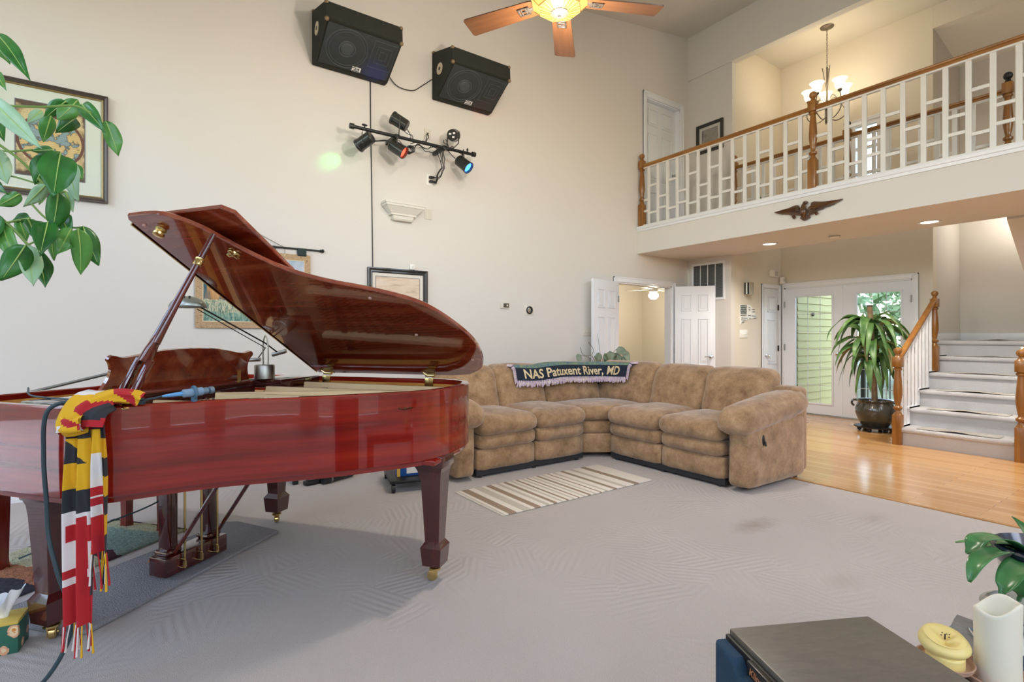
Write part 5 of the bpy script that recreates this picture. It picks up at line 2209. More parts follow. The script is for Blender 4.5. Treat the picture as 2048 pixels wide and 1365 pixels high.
for k in range(4):
    mb.tube([(2.30 + .045 * math.cos(a) * (1 - .1 * k), vb + .02 * k, 3.20 + .035 * math.sin(a)) for a in [2 * PI * i / 18 for i in range(18)]], .005, 5, closed=True)
for k in range(4):
    mb.tube(wig((2.60 + .03 * k, vb, 3.27), (2.70 + .012 * k, vb + .08, 3.10), 4, .012)[:-1] + wig((2.70 + .012 * k, vb + .08, 3.10), (2.665 + .01 * k, vb + .20, 2.95 + .0 * k), 4, .014), .0045, 5)
tag(mb.build('light_cables', M_BLACK), 'tangle of thin black cables tied along the stage light bar and hanging down', 'cables')
for i, (z, dz) in enumerate(((3.018, 0), (2.972, 0))):
    mb = MB()
    mb.box(2.62, 2.668, V0 - .05, V0 - .0105, z - .012, z + .012, bev=.004)
    mb.tube([(2.668, V0 - .04, z), (2.70, V0 - .04, z + .004), (2.715, V0 - .045, z + .02)], [.010, .006, .0045], 8)
    tag(mb.build('power_plug', M_BLACK), 'black power plug in the %s socket of the white outlet under the light bar' % ('upper', 'lower')[i], 'plug', 'plugs under the light bar')

# ------------------------------------------------------------------ foyer wall and vent
t = thing('return_air_grille', 'large white return air grille with dark louvres above the open right-hand door', 'vent', (UV, 4.955, 2.11), R(-90))
w_, h_ = .59, .59
frame_mb(w_, h_, .035, .012).build('frame', M_TRIM, t, smooth=0)
MB().box(-w_ / 2 + .03, w_ / 2 - .03, -.003, -.001, -h_ / 2 + .03, h_ / 2 - .03).build('dark_backing', M_BLACK, t, smooth=0)
mb = MB()
for k in range(40):
    z = -h_ / 2 + .042 + k * (h_ - .084) / 39
    mb.add([(-w_ / 2 + .03, -.004, z + .005), (w_ / 2 - .03, -.004, z + .005), (w_ / 2 - .03, -.010, z - .002), (-w_ / 2 + .03, -.010, z - .002)], [(0, 1, 2, 3)])
mb.build('louvres', mat('louvre_grey', '8A8D90', .5), t, smooth=0)
mb = MB()
for k in (1, 2, 3):
    x = -w_ / 2 + .03 + (w_ - .06) * k / 4
    mb.box(x - .005, x + .005, -.012, -.003, -h_ / 2 + .03, h_ / 2 - .03)
mb.build('mullions', M_TRIM, t, smooth=0)

t = thing('door_chime', 'brushed metal door chime box with a tube, on the foyer wall above the flag', 'door chime', (7.665, 4.56, 1.982))
MB().box(-.055, .055, -.10, -.001, -.10, .10, bev=.004).build('box', mat('chime_nickel', 'BDB6A8', .35, .6), t)
MB().box(-.057, -.045, -.09, -.012, -.09, .09).build('recess', M_BLACK, t, smooth=0)
MB().cyl((-.06, -.052, -.085), (-.06, -.052, .088), .02, n=14).build('chime_tube', M_STEEL, t)

# cut-out flag
t = thing('flag_wall_art', 'white cut-out wavy flag wall art with dark star field, above the switch plate', 'wall art', (7.73, 4.56, 1.60))
mb = MB()
top = [(-.235, .135), (-.05, .135), (.02, .13), (.06, .10), (.14, .065), (.22, .03)]
FL = [(-.235, -.17), (-.235, .135), (-.06, .135), (-.03, .14), (.05, .135), (.09, .11), (.12, .085), (.20, .06), (.13, .05), (.14, .035), (.22, .015), (.16, .0), (.23, -.02), (.23, -.05), (.17, -.055), (.10, -.075), (.02, -.085), (-.03, -.09), (-.08, -.11), (-.14, -.115), (-.18, -.14)]
mb = MB()
k = len(FL)
vs = [(x, -.008, z) for x, z in FL] + [(x, -.003, z) for x, z in FL]
mb.add(vs, [(i, (i + 1) % k, k + (i + 1) % k, k + i) for i in range(k)] + [tuple(range(k)), tuple(range(2 * k - 1, k - 1, -1))])
mb.build('panel', mat('flag_white', 'F6F5F1', .4), t, smooth=0)
M_FD = mat('flag_dark', '56615F', .5)
MB().box(-.225, -.055, -.0095, -.008, -.015, .13).build('canton', M_FD, t, smooth=0)
mb = MB()
for i in range(5):
    for j in range(4):
        cx, cz = -.21 + i * .034 + (.017 if j % 2 else 0), .005 + j * .035
        if cx < -.06:
            st_ = [(cx + (.011 if q % 2 == 0 else .005) * math.sin(q * PI / 5), -.0102, cz + (.011 if q % 2 == 0 else .005) * math.cos(q * PI / 5)) for q in range(10)]
            mb.add(st_, [tuple(range(10))])
mb.build('stars', mat('flag_white', 'F6F5F1', .4), t, smooth=0)
mb = MB()
for (x0, x1, z) in ((-.22, -.06, -.035), (-.02, .06, -.03), (.08, .22, -.033), (-.20, -.03, -.072), (.02, .06, -.068), (.15, .22, -.066), (-.20, -.08, -.10), (-.19, -.12, -.135), (.0, .05, .06), (.0, .04, .095), (.09, .17, .068), (.10, .18, .03)):
    mb.box(x0, x1, -.0095, -.008, z - .006, z + .006)
mb.build('stripes', M_FD, t, smooth=0)

t = thing('alarm_siren', 'white alarm siren box high on the foyer wall over the closet door', 'alarm', (8.44, 4.56, 2.27))
MB().box(-.11, .11, -.05, -.001, -.055, .055, bev=.008).build('box', M_WHITEP, t)
mb = MB()
for k in range(5):
    mb.box(-.01, .085, -.0525, -.05, -.032 + k * .015, -.025 + k * .015)
mb.build('sound_slots', mat('slot_grey', 'A9A59C', .6), t, smooth=0)
t = thing('corner_sensor', 'white motion detector in the foyer corner beside the glazed entrance', 'sensor', (8.66, 4.50, 2.17))
MB().box(-.035, .035, -.03, .04, -.055, .055, bev=.012).build('body', M_WHITEP, t)
MB().box(-.037, .028, -.033, -.02, -.02, .03, bev=.005).build('lens', M_PLATEB, t)
MB().tube([(0, .02, -.05), (.01, .03, -.5), (.01, .03, -2.1)], .005, 6).build('wire', mat('wire_grey', '6A6C6E', .5), t)

# ------------------------------------------------------------------ carved eagle on the loft front
M_EAGLE = wood('carved_walnut', '2E1A0E', '553418', '7A5228', 'x', .32, .5, 2.0)
KX, KZ = .733 / 1665, .733 / 1665 * .92
eg = thing('carved_eagle', 'dark carved wooden eagle with spread wings on the loft front', 'wall carving', (UF - .004, 2.875, 2.655), R(-90))


def E(px, py):
    return ((px - 1062) * KX, -(py - (475 - .174 * (px - 230)) - 100) * KZ)


def relief(pts, d0, d1, b=.006):
    P_ = [E(*p) for p in pts]
    bm_ = bmesh.new()
    f = bm_.faces.new([bm_.verts.new((x, -d0, z)) for x, z in P_])
    ex = bmesh.ops.extrude_face_region(bm_, geom=[f])
    nv = [v for v in ex['geom'] if isinstance(v, bmesh.types.BMVert)]
    for v in nv:
        v.co.y = -d1
    bmesh.ops.recalc_face_normals(bm_, faces=bm_.faces)
    return MB().bm(bm_)


lw = [(230, 475), (420, 455), (560, 405), (700, 335), (810, 300), (862, 308), (882, 372), (925, 405), (960, 480), (950, 560), (900, 600), (840, 582), (760, 572), (660, 576), (640, 562), (600, 556), (585, 548), (520, 552), (500, 540), (430, 546), (400, 532), (340, 525), (280, 505)]
rw = [(1895, 185), (1870, 225), (1840, 228), (1810, 255), (1740, 290), (1700, 330), (1650, 342), (1590, 376), (1560, 372), (1500, 396), (1470, 412), (1440, 442), (1380, 452), (1330, 472), (1230, 510), (1110, 560), (1080, 470), (1110, 365), (1165, 330), (1176, 250), (1235, 220), (1400, 232), (1600, 236), (1760, 210)]
for nm, pts, tip, root_ in (('left_wing', lw, (240, 480), (900, 430)), ('right_wing', rw, (1880, 195), (1170, 400))):
    mb = relief(pts, 0, .022)
    for k in range(9):
        f = k / 8
        a = Vector(E(tip[0] + (root_[0] - tip[0]) * (.05 + .75 * f), tip[1] + (root_[1] - tip[1]) * (.05 + .75 * f) + 55 * f ** .6))
        b_ = Vector(E(root_[0] + (tip[0] - root_[0]) * (.02 + .1 * f), root_[1] - 60 + 120 * f))
        mb.tube([(b_.x, -.022, b_.y), ((a.x + b_.x) / 2, -.030, (a.y + b_.y) / 2 + .006), (a.x, -.02, a.y)], [.010, .009, .003], 6)
    for k in range(14):
        x_, z_ = E(root_[0] + (tip[0] - root_[0]) * (.03 + .03 * (k % 4)), root_[1] - 90 + 45 * (k // 4) + 30)
        mb.sphere((x_, -.026, z_), (.012, .010, .009), 8, 6)
    mb.build(nm, M_EAGLE, eg, smooth=50)
mb = MB()
c0, c1, c2_ = E(1010, 300), E(1010, 480), E(1010, 690)
mb.tube(spline([(E(1030, 250)[0], -.03, E(1030, 250)[1]), (E(1010, 320)[0], -.035, E(1010, 320)[1]), (c1[0], -.045, c1[1]), (E(1005, 600)[0], -.035, E(1005, 600)[1]), (E(1000, 700)[0], -.02, E(1000, 700)[1])], 5),
        [.017 + .0 * i for i in range(4)] + [.02, .022, .025, .028, .031, .034, .037, .038, .037, .035, .032, .029, .026, .024, .022, .022, .023], 14)
x_, z_ = E(1045, 250)
mb.sphere((x_, -.032, z_), (.026, .022, .020), 14, 10)
mb.tube([(E(1075, 240)[0], -.034, E(1075, 240)[1]), (E(1105, 230)[0], -.034, E(1105, 230)[1] + .002), (E(1112, 248)[0], -.034, E(1112, 248)[1])], [.010, .007, .002], 8)
mb.build('body', M_EAGLE, eg, smooth=60)
mb = relief([(905, 650), (960, 640), (1060, 620), (1150, 622), (1145, 660), (1060, 715), (1005, 738), (940, 700)], 0, .028)
mb.build('tail', M_EAGLE, eg, smooth=30)
mb = MB()
for (cx, cy) in ((750, 620), (1300, 530)):
    for k in range(4):
        q = E(cx - 50 + k * 32, cy + 45 * math.sin(k))
        p = E(cx, cy - 20)
        mb.tube([(p[0], -.02, p[1]), ((p[0] + q[0]) / 2, -.036, (p[1] + q[1]) / 2 + .004), (q[0], -.018, q[1] - .008)], [.010, .010, .004], 7)
p, q = E(1080, 610), E(1300, 500)
mb.tube([(p[0], -.024, p[1]), (q[0], -.024, q[1])], .007, 8)
mb.build('talons', M_EAGLE, eg, smooth=60)
# ------------------------------------------------------------------ ceiling fan
SY_, CY_ = math.sin(R(35.25)), math.cos(R(35.25))
FX, FY = .299 * CY_ + 3.304 * SY_, -.299 * SY_ + 3.304 * CY_
FZ = 3.36
fan = thing('ceiling_fan', 'wooden five-blade ceiling fan with a lit stained glass bowl', 'ceiling fan', (FX, FY, FZ))
M_BLADE = wood('fan_blade_oak', '4E2E18', '603C20', '704A2A', 'x', .4, .2, 1.2)
M_PEWT = mat('fan_pewter', '5E564E', .45, .6, var=.3, vs=30)
mb = MB()
mb.lathe([(.02, .30), (.09, .28), (.13, .22), (.14, .12), (.12, .05), (.09, .02), (0, .02)], 28)
mb.build('motor', M_PEWT, fan)
zcl = zc(FX)
mb = MB()
mb.cyl((0, 0, .28), (0, 0, zcl - FZ - .02), .014, n=12)
mb.lathe([(.0, zcl - FZ - .10), (.03, zcl - FZ - .10), (.07, zcl - FZ - .03), (.075, zcl - FZ + .02), (0, zcl - FZ + .02)], 20)
mb.build('downrod', M_PEWT, fan)
fwd = math.atan2(CY_, SY_)
tipdir = math.atan2((-.40 + .299) * 0 + (3.96 - 3.304) * CY_ - (.40 - .299) * SY_, (3.96 - 3.304) * SY_ + (.40 - .299) * CY_)
for k in range(5):
    an = tipdir + k * 2 * PI / 5
    Mk = Matrix.Rotation(an, 4, 'Z') @ Matrix.Rotation(R(10), 4, 'X')
    b = bmesh.new()
    pts = [(.17, -.058), (.20, -.064), (.655, -.078), (.668, -.066), (.668, .066), (.655, .078), (.20, .064), (.17, .058)]
    f = b.faces.new([b.verts.new((x, y, -.004)) for x, y in pts])
    ex = bmesh.ops.extrude_face_region(b, geom=[f])
    for v in ex['geom']:
        if isinstance(v, bmesh.types.BMVert):
            v.co.z = .004
    bl = MB().bm(b).build('blade', M_BLADE, fan, smooth=25)
    bl.matrix_local = Mk
    mb = MB()
    mb.tube([(.10, 0, .02), (.17, 0, .0), (.23, 0, -.006)], [.016, .014, .01], 8, flat=(1.4, .6))
    for (x0, x1, y0, y1) in ((.205, .285, -.032, -.020), (.205, .285, .020, .032), (.205, .217, -.032, .032), (.273, .285, -.032, .032), (.23, .26, -.006, .006), (.225, .233, -.032, .032), (.257, .265, -.032, .032)):
        mb.box(x0, x1, y0, y1, -.012, -.003, bev=.002, seg=1)
    br = mb.build('blade_bracket', M_PEWT, bl)
# octagonal leaded glass bowl
M_GLOW = NT('fan_glass')
M_GLOW.base('8E6428')
M_GLOW.b.inputs['Emission Color'].default_value = lin('FFC878')
M_GLOW.b.inputs['Emission Strength'].default_value = .62
M_GLOW.set(Roughness=.3)
M_GLOW = M_GLOW.mat
M_LEAD = mat('leading_bronze', '8A6A34', .45, .5)
prof = [(.055, -.082), (.135, -.055), (.185, -.008), (.155, .03)]
mb = MB()
mb.lathe(prof, 8, Matrix.Rotation(PI / 8, 4, 'Z'))
bowl = mb.build('glass_bowl', M_GLOW, fan, smooth=0)
mb = MB()
for k in range(8):
    a = PI / 8 + k * PI / 4
    mb.tube([(r_ * 1.005 * math.cos(a), r_ * 1.005 * math.sin(a), z - .001) for r_, z in prof], .0032, 5)
    a2 = a + PI / 8
    for q in (-.10, .10):
        mb.tube([(r_ * .985 * math.cos(a2 + q), r_ * .985 * math.sin(a2 + q), z - .003) for r_, z in ((.06, -.080), (.13, -.055))], .002, 5)
for r_, z in prof[1:]:
    mb.tube([(r_ * 1.004 * math.cos(PI / 8 + k * PI / 4), r_ * 1.004 * math.sin(PI / 8 + k * PI / 4), z - .001) for k in range(8)], .003, 5, closed=True)
mb.build('leading', M_LEAD, bowl)
mb = MB()
mb.lathe([(0, -.112), (.008, -.110), (.010, -.100), (.03, -.096), (.056, -.086), (.058, -.078), (0, -.078)], 20)
mb.build('finial', M_PEWT, fan)

# ------------------------------------------------------------------ chandelier over the entrance
CH = (8.06, 3.553)
ch = thing('chandelier', 'hanging iron chandelier with glowing white bell shades in the foyer above the loft rail', 'chandelier', (CH[0], CH[1], 4.32))
M_IRON = mat('chandelier_iron', '6A6056', .45, .6)
mb = MB()
mb.lathe([(0, 1.345), (.03, 1.35), (.085, 1.37), (.09, 1.38), (0, 1.38)], 24)
mb.build('canopy', M_IRON, ch)
mb = MB()
zz = .80
k = 0
while zz < 1.345:
    ax = (1, 0) if k % 2 else (0, 1)
    mb.tube([(ax[0] * .008 * math.cos(a), ax[1] * .008 * math.cos(a), zz + .016 + .018 * math.sin(a)) for a in [2 * PI * i / 10 for i in range(10)]], .0026, 5, closed=True)
    zz += .028
    k += 1
mb.build('chain', M_IRON, ch)
mb = MB()
mb.tube([(0, 0, .02), (0, 0, .80)], .012, 10)
mb.sphere((0, 0, .03), (.02, .02, .03), 12, 8)
mb.sphere((0, 0, .22), (.03, .03, .05), 12, 8)
for k in range(3):
    a = k * 2.1
    mb.tube(spline([(.01, 0, .45), (.03 * math.cos(a), .03 * math.sin(a), .6), (.045 * math.cos(a), .045 * math.sin(a), .72), (.06 * math.cos(a), .06 * math.sin(a), .80)], 4), .006, 6)
mb.build('stem', M_IRON, ch)
M_SHADE = mat('bell_shade', 'F4EEDC', .4, emit='FFE9BE', es=2.2)
for k in range(5):
    a = k * 2 * PI / 5 + .5
    c, s = math.cos(a), math.sin(a)
    mb = MB()
    mb.tube(spline([(.01 * c, .01 * s, .08), (.12 * c, .12 * s, .03), (.24 * c, .24 * s, .10), (.26 * c, .26 * s, .22), (.235 * c, .235 * s, .36)], 6), .0065, 7)
    mb.tube(spline([(.02 * c, .02 * s, .30), (.10 * c, .10 * s, .36), (.17 * c, .17 * s, .30), (.23 * c, .23 * s, .20)], 5), .004, 6)
    mb.lathe([(0, .35), (.022, .352), (.03, .37), (.026, .385), (0, .385)], 14, Matrix.Translation((.235 * c, .235 * s, 0)))
    mb.build('arm', M_IRON, ch)
    mb = MB()
    mb.lathe([(.026, .38), (.05, .40), (.06, .43), (.062, .465), (.072, .495), (.095, .52), (.09, .522), (.066, .498), (.055, .465), (.05, .43), (.03, .405)], 22, Matrix.Translation((.235 * c, .235 * s, 0)))
    mb.build('shade', M_SHADE, ch, smooth=70)

# ------------------------------------------------------------------ recessed lights, smoke detector, lamp in the far room
M_LED = mat('downlight_lens', 'FFFFFF', .4, emit='FFF6E6', es=4)
for (u, v, lb) in ((6.844, 3.735, 'round recessed ceiling light under the loft, near the vent and flag wall'), (6.943, 2.025, 'round recessed ceiling light under the loft, above the carpeted stairs')):
    t = thing('recessed_light', lb, 'ceiling light', (u, v, 2.48), 0, 'recessed lights under the loft')
    mb = MB()
    mb.lathe([(.078, 0), (.105, -.001), (.106, -.006), (.098, -.010), (.078, -.004), (.078, 0)], 32, caps=False)
    mb.build('trim_ring', M_TRIM, t)
    MB().lathe([(0, -.003), (.079, -.003), (.079, -.001), (0, -.001)], 32).build('lens', M_LED, t)
t = thing('smoke_detector', 'round white smoke detector on the soffit between the two recessed lights', 'smoke detector', (6.885, 2.949, 2.48))
MB().lathe([(0, -.038), (.045, -.037), (.055, -.030), (.062, -.012), (.07, -.008), (.07, 0), (0, 0)], 28).build('housing', M_WHITEP, t)
MB().lathe([(.057, -.028), (.064, -.013), (.066, -.014), (.059, -.030), (.057, -.028)], 28, caps=False).build('sensor_slots', mat('slot_grey', 'A9A59C', .6), t)

t = thing('bedroom_fan', 'white ceiling fan with a bright lamp in the room beyond the double doors', 'ceiling fan', (8.5, 7.05, 2.0))
MB().lathe([(0, .0), (.06, .01), (.10, .06), (.10, .10), (.06, .14), (0, .14)], 20).build('lamp_globe', mat('globe_glow', 'FFFFFF', .4, emit='FFF4E0', es=9), t)
mb = MB()
mb.lathe([(0, .14), (.09, .15), (.10, .22), (.05, .28), (.02, .30), (.02, .498), (0, .498)], 18)
mb.build('motor', M_WHITEP, t)
for k in range(4):
    a = k * PI / 2 + .3
    o = MB().box(.10, .60, -.06, .06, .20, .208, bev=.002).build('blade', M_WHITEP, t)
    o.rotation_euler.z = a
# ------------------------------------------------------------------ plants
def leaf_mat(name, dark, lightc, vein='A9C27A', rough=.32):
    if name in _M:
        return _M[name]
    t = NT(name)
    n = t.noise(t.co(), 9, 4)
    t.base(t.ramp(n, [(.3, dark), (.7, lightc)]))
    t.set(Roughness=rough)
    t.b.inputs['Subsurface Weight'].default_value = .0
    t.b.inputs['Transmission Weight'].default_value = .0
    _M[name] = t.mat
    return t.mat


M_LFD = leaf_mat('leaf_dark', '1F5A22', '3C8434')
M_LFM = leaf_mat('leaf_mid', '3F7F34', '64A04A')
M_LFP = leaf_mat('leaf_pale', '8DB98A', 'B5D3AE', rough=.45)
M_VEIN = mat('leaf_vein', 'A8C66A', .5)
M_STEM = mat('green_stem', '7C9A48', .5)


def ray_pt(px, py, d):
    """point at depth d along the line of sight (used once to set out real leaves in the room)"""
    x, z = (px - 1024) / 1050 * d, -(py - 674) / 1050 * d
    return Vector((x * CY_ + d * SY_, -x * SY_ + d * CY_, 1.24 + z))


UT = thing('umbrella_plant', 'tall leafy umbrella plant at the left edge with large drooping green leaves', 'plant', (-1.60, 2.30, 0))
org = Vector(UT.location)
LV = [  # base px, tip px, width px, depth, tone
    ((-6, 70), (60, 162), 34, 1.62, 0), ((-10, 88), (20, 128), 26, 1.66, 1), ((-8, 146), (12, 180), 18, 1.6, 1), ((-22, 196), (84, 298), 40, 1.55, 2), ((-14, 228), (8, 282), 26, 1.7, 0),
    ((84, 222), (54, 246), 20, 1.75, 2), ((132, 203), (88, 238), 30, 1.7, 0), ((156, 200), (114, 240), 36, 1.72, 1), ((102, 232), (86, 284), 28, 1.66, 1), ((152, 236), (112, 266), 34, 1.74, 0),
    ((164, 209), (211, 264), 32, 1.7, 0), ((211, 242), (236, 313), 34, 1.68, 1), ((106, 300), (62, 302), 18, 1.62, 1), ((121, 307), (107, 395), 62, 1.56, 0), ((100, 306), (70, 370), 40, 1.62, 0),
    ((141, 322), (156, 404), 36, 1.64, 2), ((150, 328), (165, 360), 18, 1.72, 1), ((92, 370), (48, 414), 26, 1.6, 2), ((116, 384), (104, 462), 44, 1.55, 0), ((132, 384), (146, 424), 20, 1.68, 2),
    ((-8, 296), (14, 368), 36, 1.58, 2), ((-16, 364), (16, 388), 22, 1.66, 0), ((40, 388), (-4, 412), 30, 1.6, 1), ((60, 436), (24, 442), 24, 1.68, 0), ((38, 438), (54, 482), 24, 1.7, 1),
    ((56, 438), (72, 480), 28, 1.64, 0), ((96, 444), (80, 512), 42, 1.56, 0), ((121, 428), (140, 470), 36, 1.62, 0), ((142, 458), (114, 510), 36, 1.6, 1), ((156, 458), (161, 550), 42, 1.55, 1),
    ((166, 452), (197, 532), 40, 1.6, 0), ((4, 448), (32, 522), 36, 1.62, 1), ((52, 490), (2, 562), 50, 1.55, 0), ((54, 492), (66, 572), 42, 1.6, 2), ((70, 498), (91, 576), 36, 1.62, 0), ((100, 468), (108, 522), 20, 1.68, 1),
    ((-30, 330), (2, 342), 22, 1.7, 0), ((0, 432), (-30, 500), 34, 1.62, 0), ((82, 380), (78, 410), 18, 1.7, 1), ((176, 480), (170, 520), 20, 1.66, 0)]
tones = {0: MB(), 1: MB(), 2: MB()}
vein = MB()
for i, (a, b, w_, d, tn) in enumerate(LV):
    d2 = d + rnd.uniform(-.05, .08)
    A, B = ray_pt(*a, d) - org, ray_pt(*b, d2 - .03) - org
    wd = w_ / 1050 * d
    camr = Vector((CY_, -SY_, 0))
    ax = (B - A).normalized()
    view = ((A + B) / 2 + org - Vector((0, 0, 1.24))).normalized()
    side = ax.cross(view).normalized()
    side = (side + view * rnd.uniform(-.45, .45)).normalized()
    dr_ = rnd.uniform(.03, .10)
    leaf(tones[tn], A, B, wd * .95, droop=dr_, cup=rnd.uniform(.15, .4), n=14, side=side, wavy=.09, seed=i, peak=.43, pw=1.0)
    up = side.cross(ax).normalized()
    if up.z < 0:
        up = -up
    Ln = (B - A).length
    for sgn in (-1, 1):
        vein.tube([A + ax * (Ln * q) + up * (dr_ * Ln * 4 * q * (1 - q) + sgn * .0016) for q in (0, .15, .3, .45, .6, .75, .9)], [.0022, .0021, .0019, .0016, .0013, .001, .0006], 4)
vein.build('midribs', M_VEIN, UT)
for tn, nm in ((0, 'dark_foliage'), (1, 'mid_foliage'), (2, 'pale_foliage')):
    o = tones[tn].build(nm, (M_LFD, M_LFM, M_LFP)[tn], UT, smooth=80)
    sm = o.modifiers.new('thick', 'SOLIDIFY')
    sm.thickness = .0012
mb = MB()
for pts, r_ in (([(-60, 250), (30, 312), (66, 346), (102, 382), (130, 384)], .004), ([(-60, 340), (20, 352), (70, 366), (96, 372)], .003), ([(-50, 395), (20, 452), (56, 490), (72, 500)], .004), ([(-40, 205), (22, 212), (85, 214), (150, 212), (182, 226)], .0035),
                ([(60, 405), (96, 440), (140, 455), (165, 455)], .003), ([(-40, 300), (-10, 300), (20, 303), (65, 300)], .003), ([(100, 382), (110, 350), (122, 310)], .0028), ([(-40, 60), (-8, 70)], .004), ([(-50, 470), (0, 450), (40, 440)], .0035), ([(102, 380), (140, 330), (150, 328)], .0025), ([(56, 490), (100, 470), (142, 460)], .0025)):
    mb.tube(spline([ray_pt(*p, 1.62) - org for p in pts], 6), r_, 6)
mb.build('twigs', M_STEM, UT)
# main stems rise outside the picture from a floor pot
tops = [ray_pt(-60, 250, 1.62) - org, ray_pt(-60, 340, 1.62) - org, ray_pt(-50, 395, 1.62) - org, ray_pt(-50, 470, 1.62) - org, ray_pt(-40, 60, 1.62) - org, ray_pt(-40, 205, 1.62) - org, ray_pt(-40, 300, 1.62) - org]
mb = MB()
for k, tp in enumerate(tops):
    mb.tube(spline([(.03 * math.cos(k), .03 * math.sin(k), .28), Vector((tp.x * .15, tp.y * .15, tp.z * .55)), Vector((tp.x * .55, tp.y * .55, tp.z * .95)), tp], 6), .008, 7)
mb.build('stem', M_BARK, UT)
mb = MB()
mb.lathe([(0, 0), (.14, 0), (.17, .05), (.20, .26), (.21, .30), (.19, .30), (.18, .27), (0, .27)], 28)
mb.build('pot', mat('terracotta', 'A8643C', .7), UT)

# ------------------------------------------------------------------ corn plant in the glazed pot
CP = (7.908, 2.892)
t = thing('plant_stand', 'low dark wheeled plant stand under the glazed pot on the wood floor', 'plant stand', (CP[0], CP[1], 0))
mb = MB()
mb.lathe([(0, .045), (.20, .045), (.235, .05), (.24, .062), (.225, .066), (.20, .058), (0, .058)], 32)
mb.build('dish', mat('dark_iron', '2E2622', .4, .4), t)
for k in range(6):
    a = k * PI / 3
    mb = MB()
    mb.box(.15, .20, -.018, .018, .012, .046, bev=.006)
    mb.cyl((.175, -.02, .018), (.175, .02, .018), .018, n=12)
    o = mb.build('caster', M_BLACK, t)
    o.rotation_euler.z = a
cp = thing('corn_plant', 'tall corn plant with drooping strap leaves in a dark glazed pot before the entrance', 'plant', (CP[0], CP[1], .066))
M_POT = mat('pot_glaze', '2C302C', .18, c2='4A4234', vs=5, coat=.6)
mb = MB()
mb.lathe([(0, 0), (.15, 0), (.16, .02), (.195, .09), (.222, .17), (.222, .23), (.20, .285), (.192, .305), (.205, .325), (.218, .335), (.215, .345), (.195, .338), (.182, .31), (.18, .28), (0, .28)], 40)
mb.tube(spline([(-.205, 0, .335), (-.245, 0, .33), (-.26, 0, .29), (-.235, 0, .255)], 5), .014, 8, M=Matrix.Rotation(R(120), 4, 'Z'))
mb.tube(spline([(-.205, 0, .335), (-.245, 0, .33), (-.26, 0, .29), (-.235, 0, .255)], 5), .014, 8, M=Matrix.Rotation(R(300), 4, 'Z'))
mb.build('pot', M_POT, cp)
MB().lathe([(0, .29), (.182, .29), (.182, .285), (0, .285)], 24).build('soil', mat('soil', '3A2C20', .95), cp)
mb = MB()
lean_ = Vector((-CY_, SY_, 0)) * .035
mb.tube([(0, 0, .28), lean_ * .8 + Vector((0, 0, .9)), lean_ * 2 + Vector((0, 0, 1.575))], [.034, .032, .030], 14)
mb.build('cane', mat('cane_bark', '9A8264', .85, c2='7A6248', vs=16, bump=.4, bs=40, bd=.006), cp)
MB().lathe([(0, 1.572), (.031, 1.572), (.031, 1.592), (0, 1.596)], 14, Matrix.Translation(lean_ * 2)).build('cane_cap', mat('cane_top', '3A3630', .9), cp)
mb = MB()
mb.tube([Vector((.03, .02, .28)), lean_ * .3 + Vector((.045, .03, .7)), lean_ + Vector((.03, .02, 1.0))], [.02, .018, .015], 10)
mb.build('second_cane', mat('cane_bark', '9A8264'), cp)
M_STRAP1 = leaf_mat('strap_leaf', '2E5A2A', '6A8E4A', rough=.4)
M_STRAP2 = leaf_mat('strap_leaf_dry', '7A7A48', 'A89C6A', rough=.5)
sA, sB = MB(), MB()
rp = random.Random(11)


def strap(mbx, base, az, length, width, rise, fall, seed, mi=0):
    dr = Vector((math.cos(az), math.sin(az), 0))
    sd = Vector((-dr.y, dr.x, 0))
    n_ = 12
    ph = seed

    def fn(a, b):
        h = rise * math.sin(min(1, a * 1.9) * PI / 2) - fall * max(0, a - .22) ** 1.6
        out_ = length * (a - .28 * a ** 3)
        w_ = width / 2 * (math.sin(PI * min(1, (a * .93 + .07) ** .75)) ** .7)
        x = (b - .5) * 2
        tw = .5 * math.sin(ph + a * 3)
        return base + dr * out_ + sd * (x * w_ * math.cos(tw) + .02 * math.sin(ph * 2 + a * 4)) + Vector((0, 0, h + x * w_ * math.sin(tw) + .25 * w_ * x * x + .006 * math.sin(a * 16 + ph)))
    mbx.grid(fn, n_, 3, mi=mi)


for (zc0, cnt, Ls, spread) in ((1.28, 24, (.42, .70), .16), (1.06, 22, (.40, .64), .14), (.84, 17, (.32, .54), .10)):
    for k in range(cnt):
        az = k * 2.399 + rp.uniform(-.3, .3)
        z = zc0 + rp.uniform(-.09, .09)
        base = lean_ * (z / .8) + Vector((0, 0, z)) + Vector((math.cos(az), math.sin(az), 0)) * .025
        strap(sA if rp.random() < .88 else sB, base, az, rp.uniform(*Ls), rp.uniform(.065, .11), rp.uniform(.03, spread), rp.uniform(.35, .75), rp.uniform(0, 6))
for (az, L_, zc0, r_, f_) in ((PI - .5, .62, 1.3, .16, .35), (-.9, .64, 1.25, .14, .45), (-.6, .56, 1.38, .14, .2), (2.3, .60, 1.1, .05, .55)):
    strap(sA, lean_ * 1.5 + Vector((0, 0, zc0)), az, L_, .06, r_, f_, az)
for nm, m_, k in (('foliage', M_STRAP1, sA), ('dry_foliage', M_STRAP2, sB)):
    o = k.build(nm, m_, cp, smooth=80)
    sm = o.modifiers.new('thick', 'SOLIDIFY')
    sm.thickness = .0015

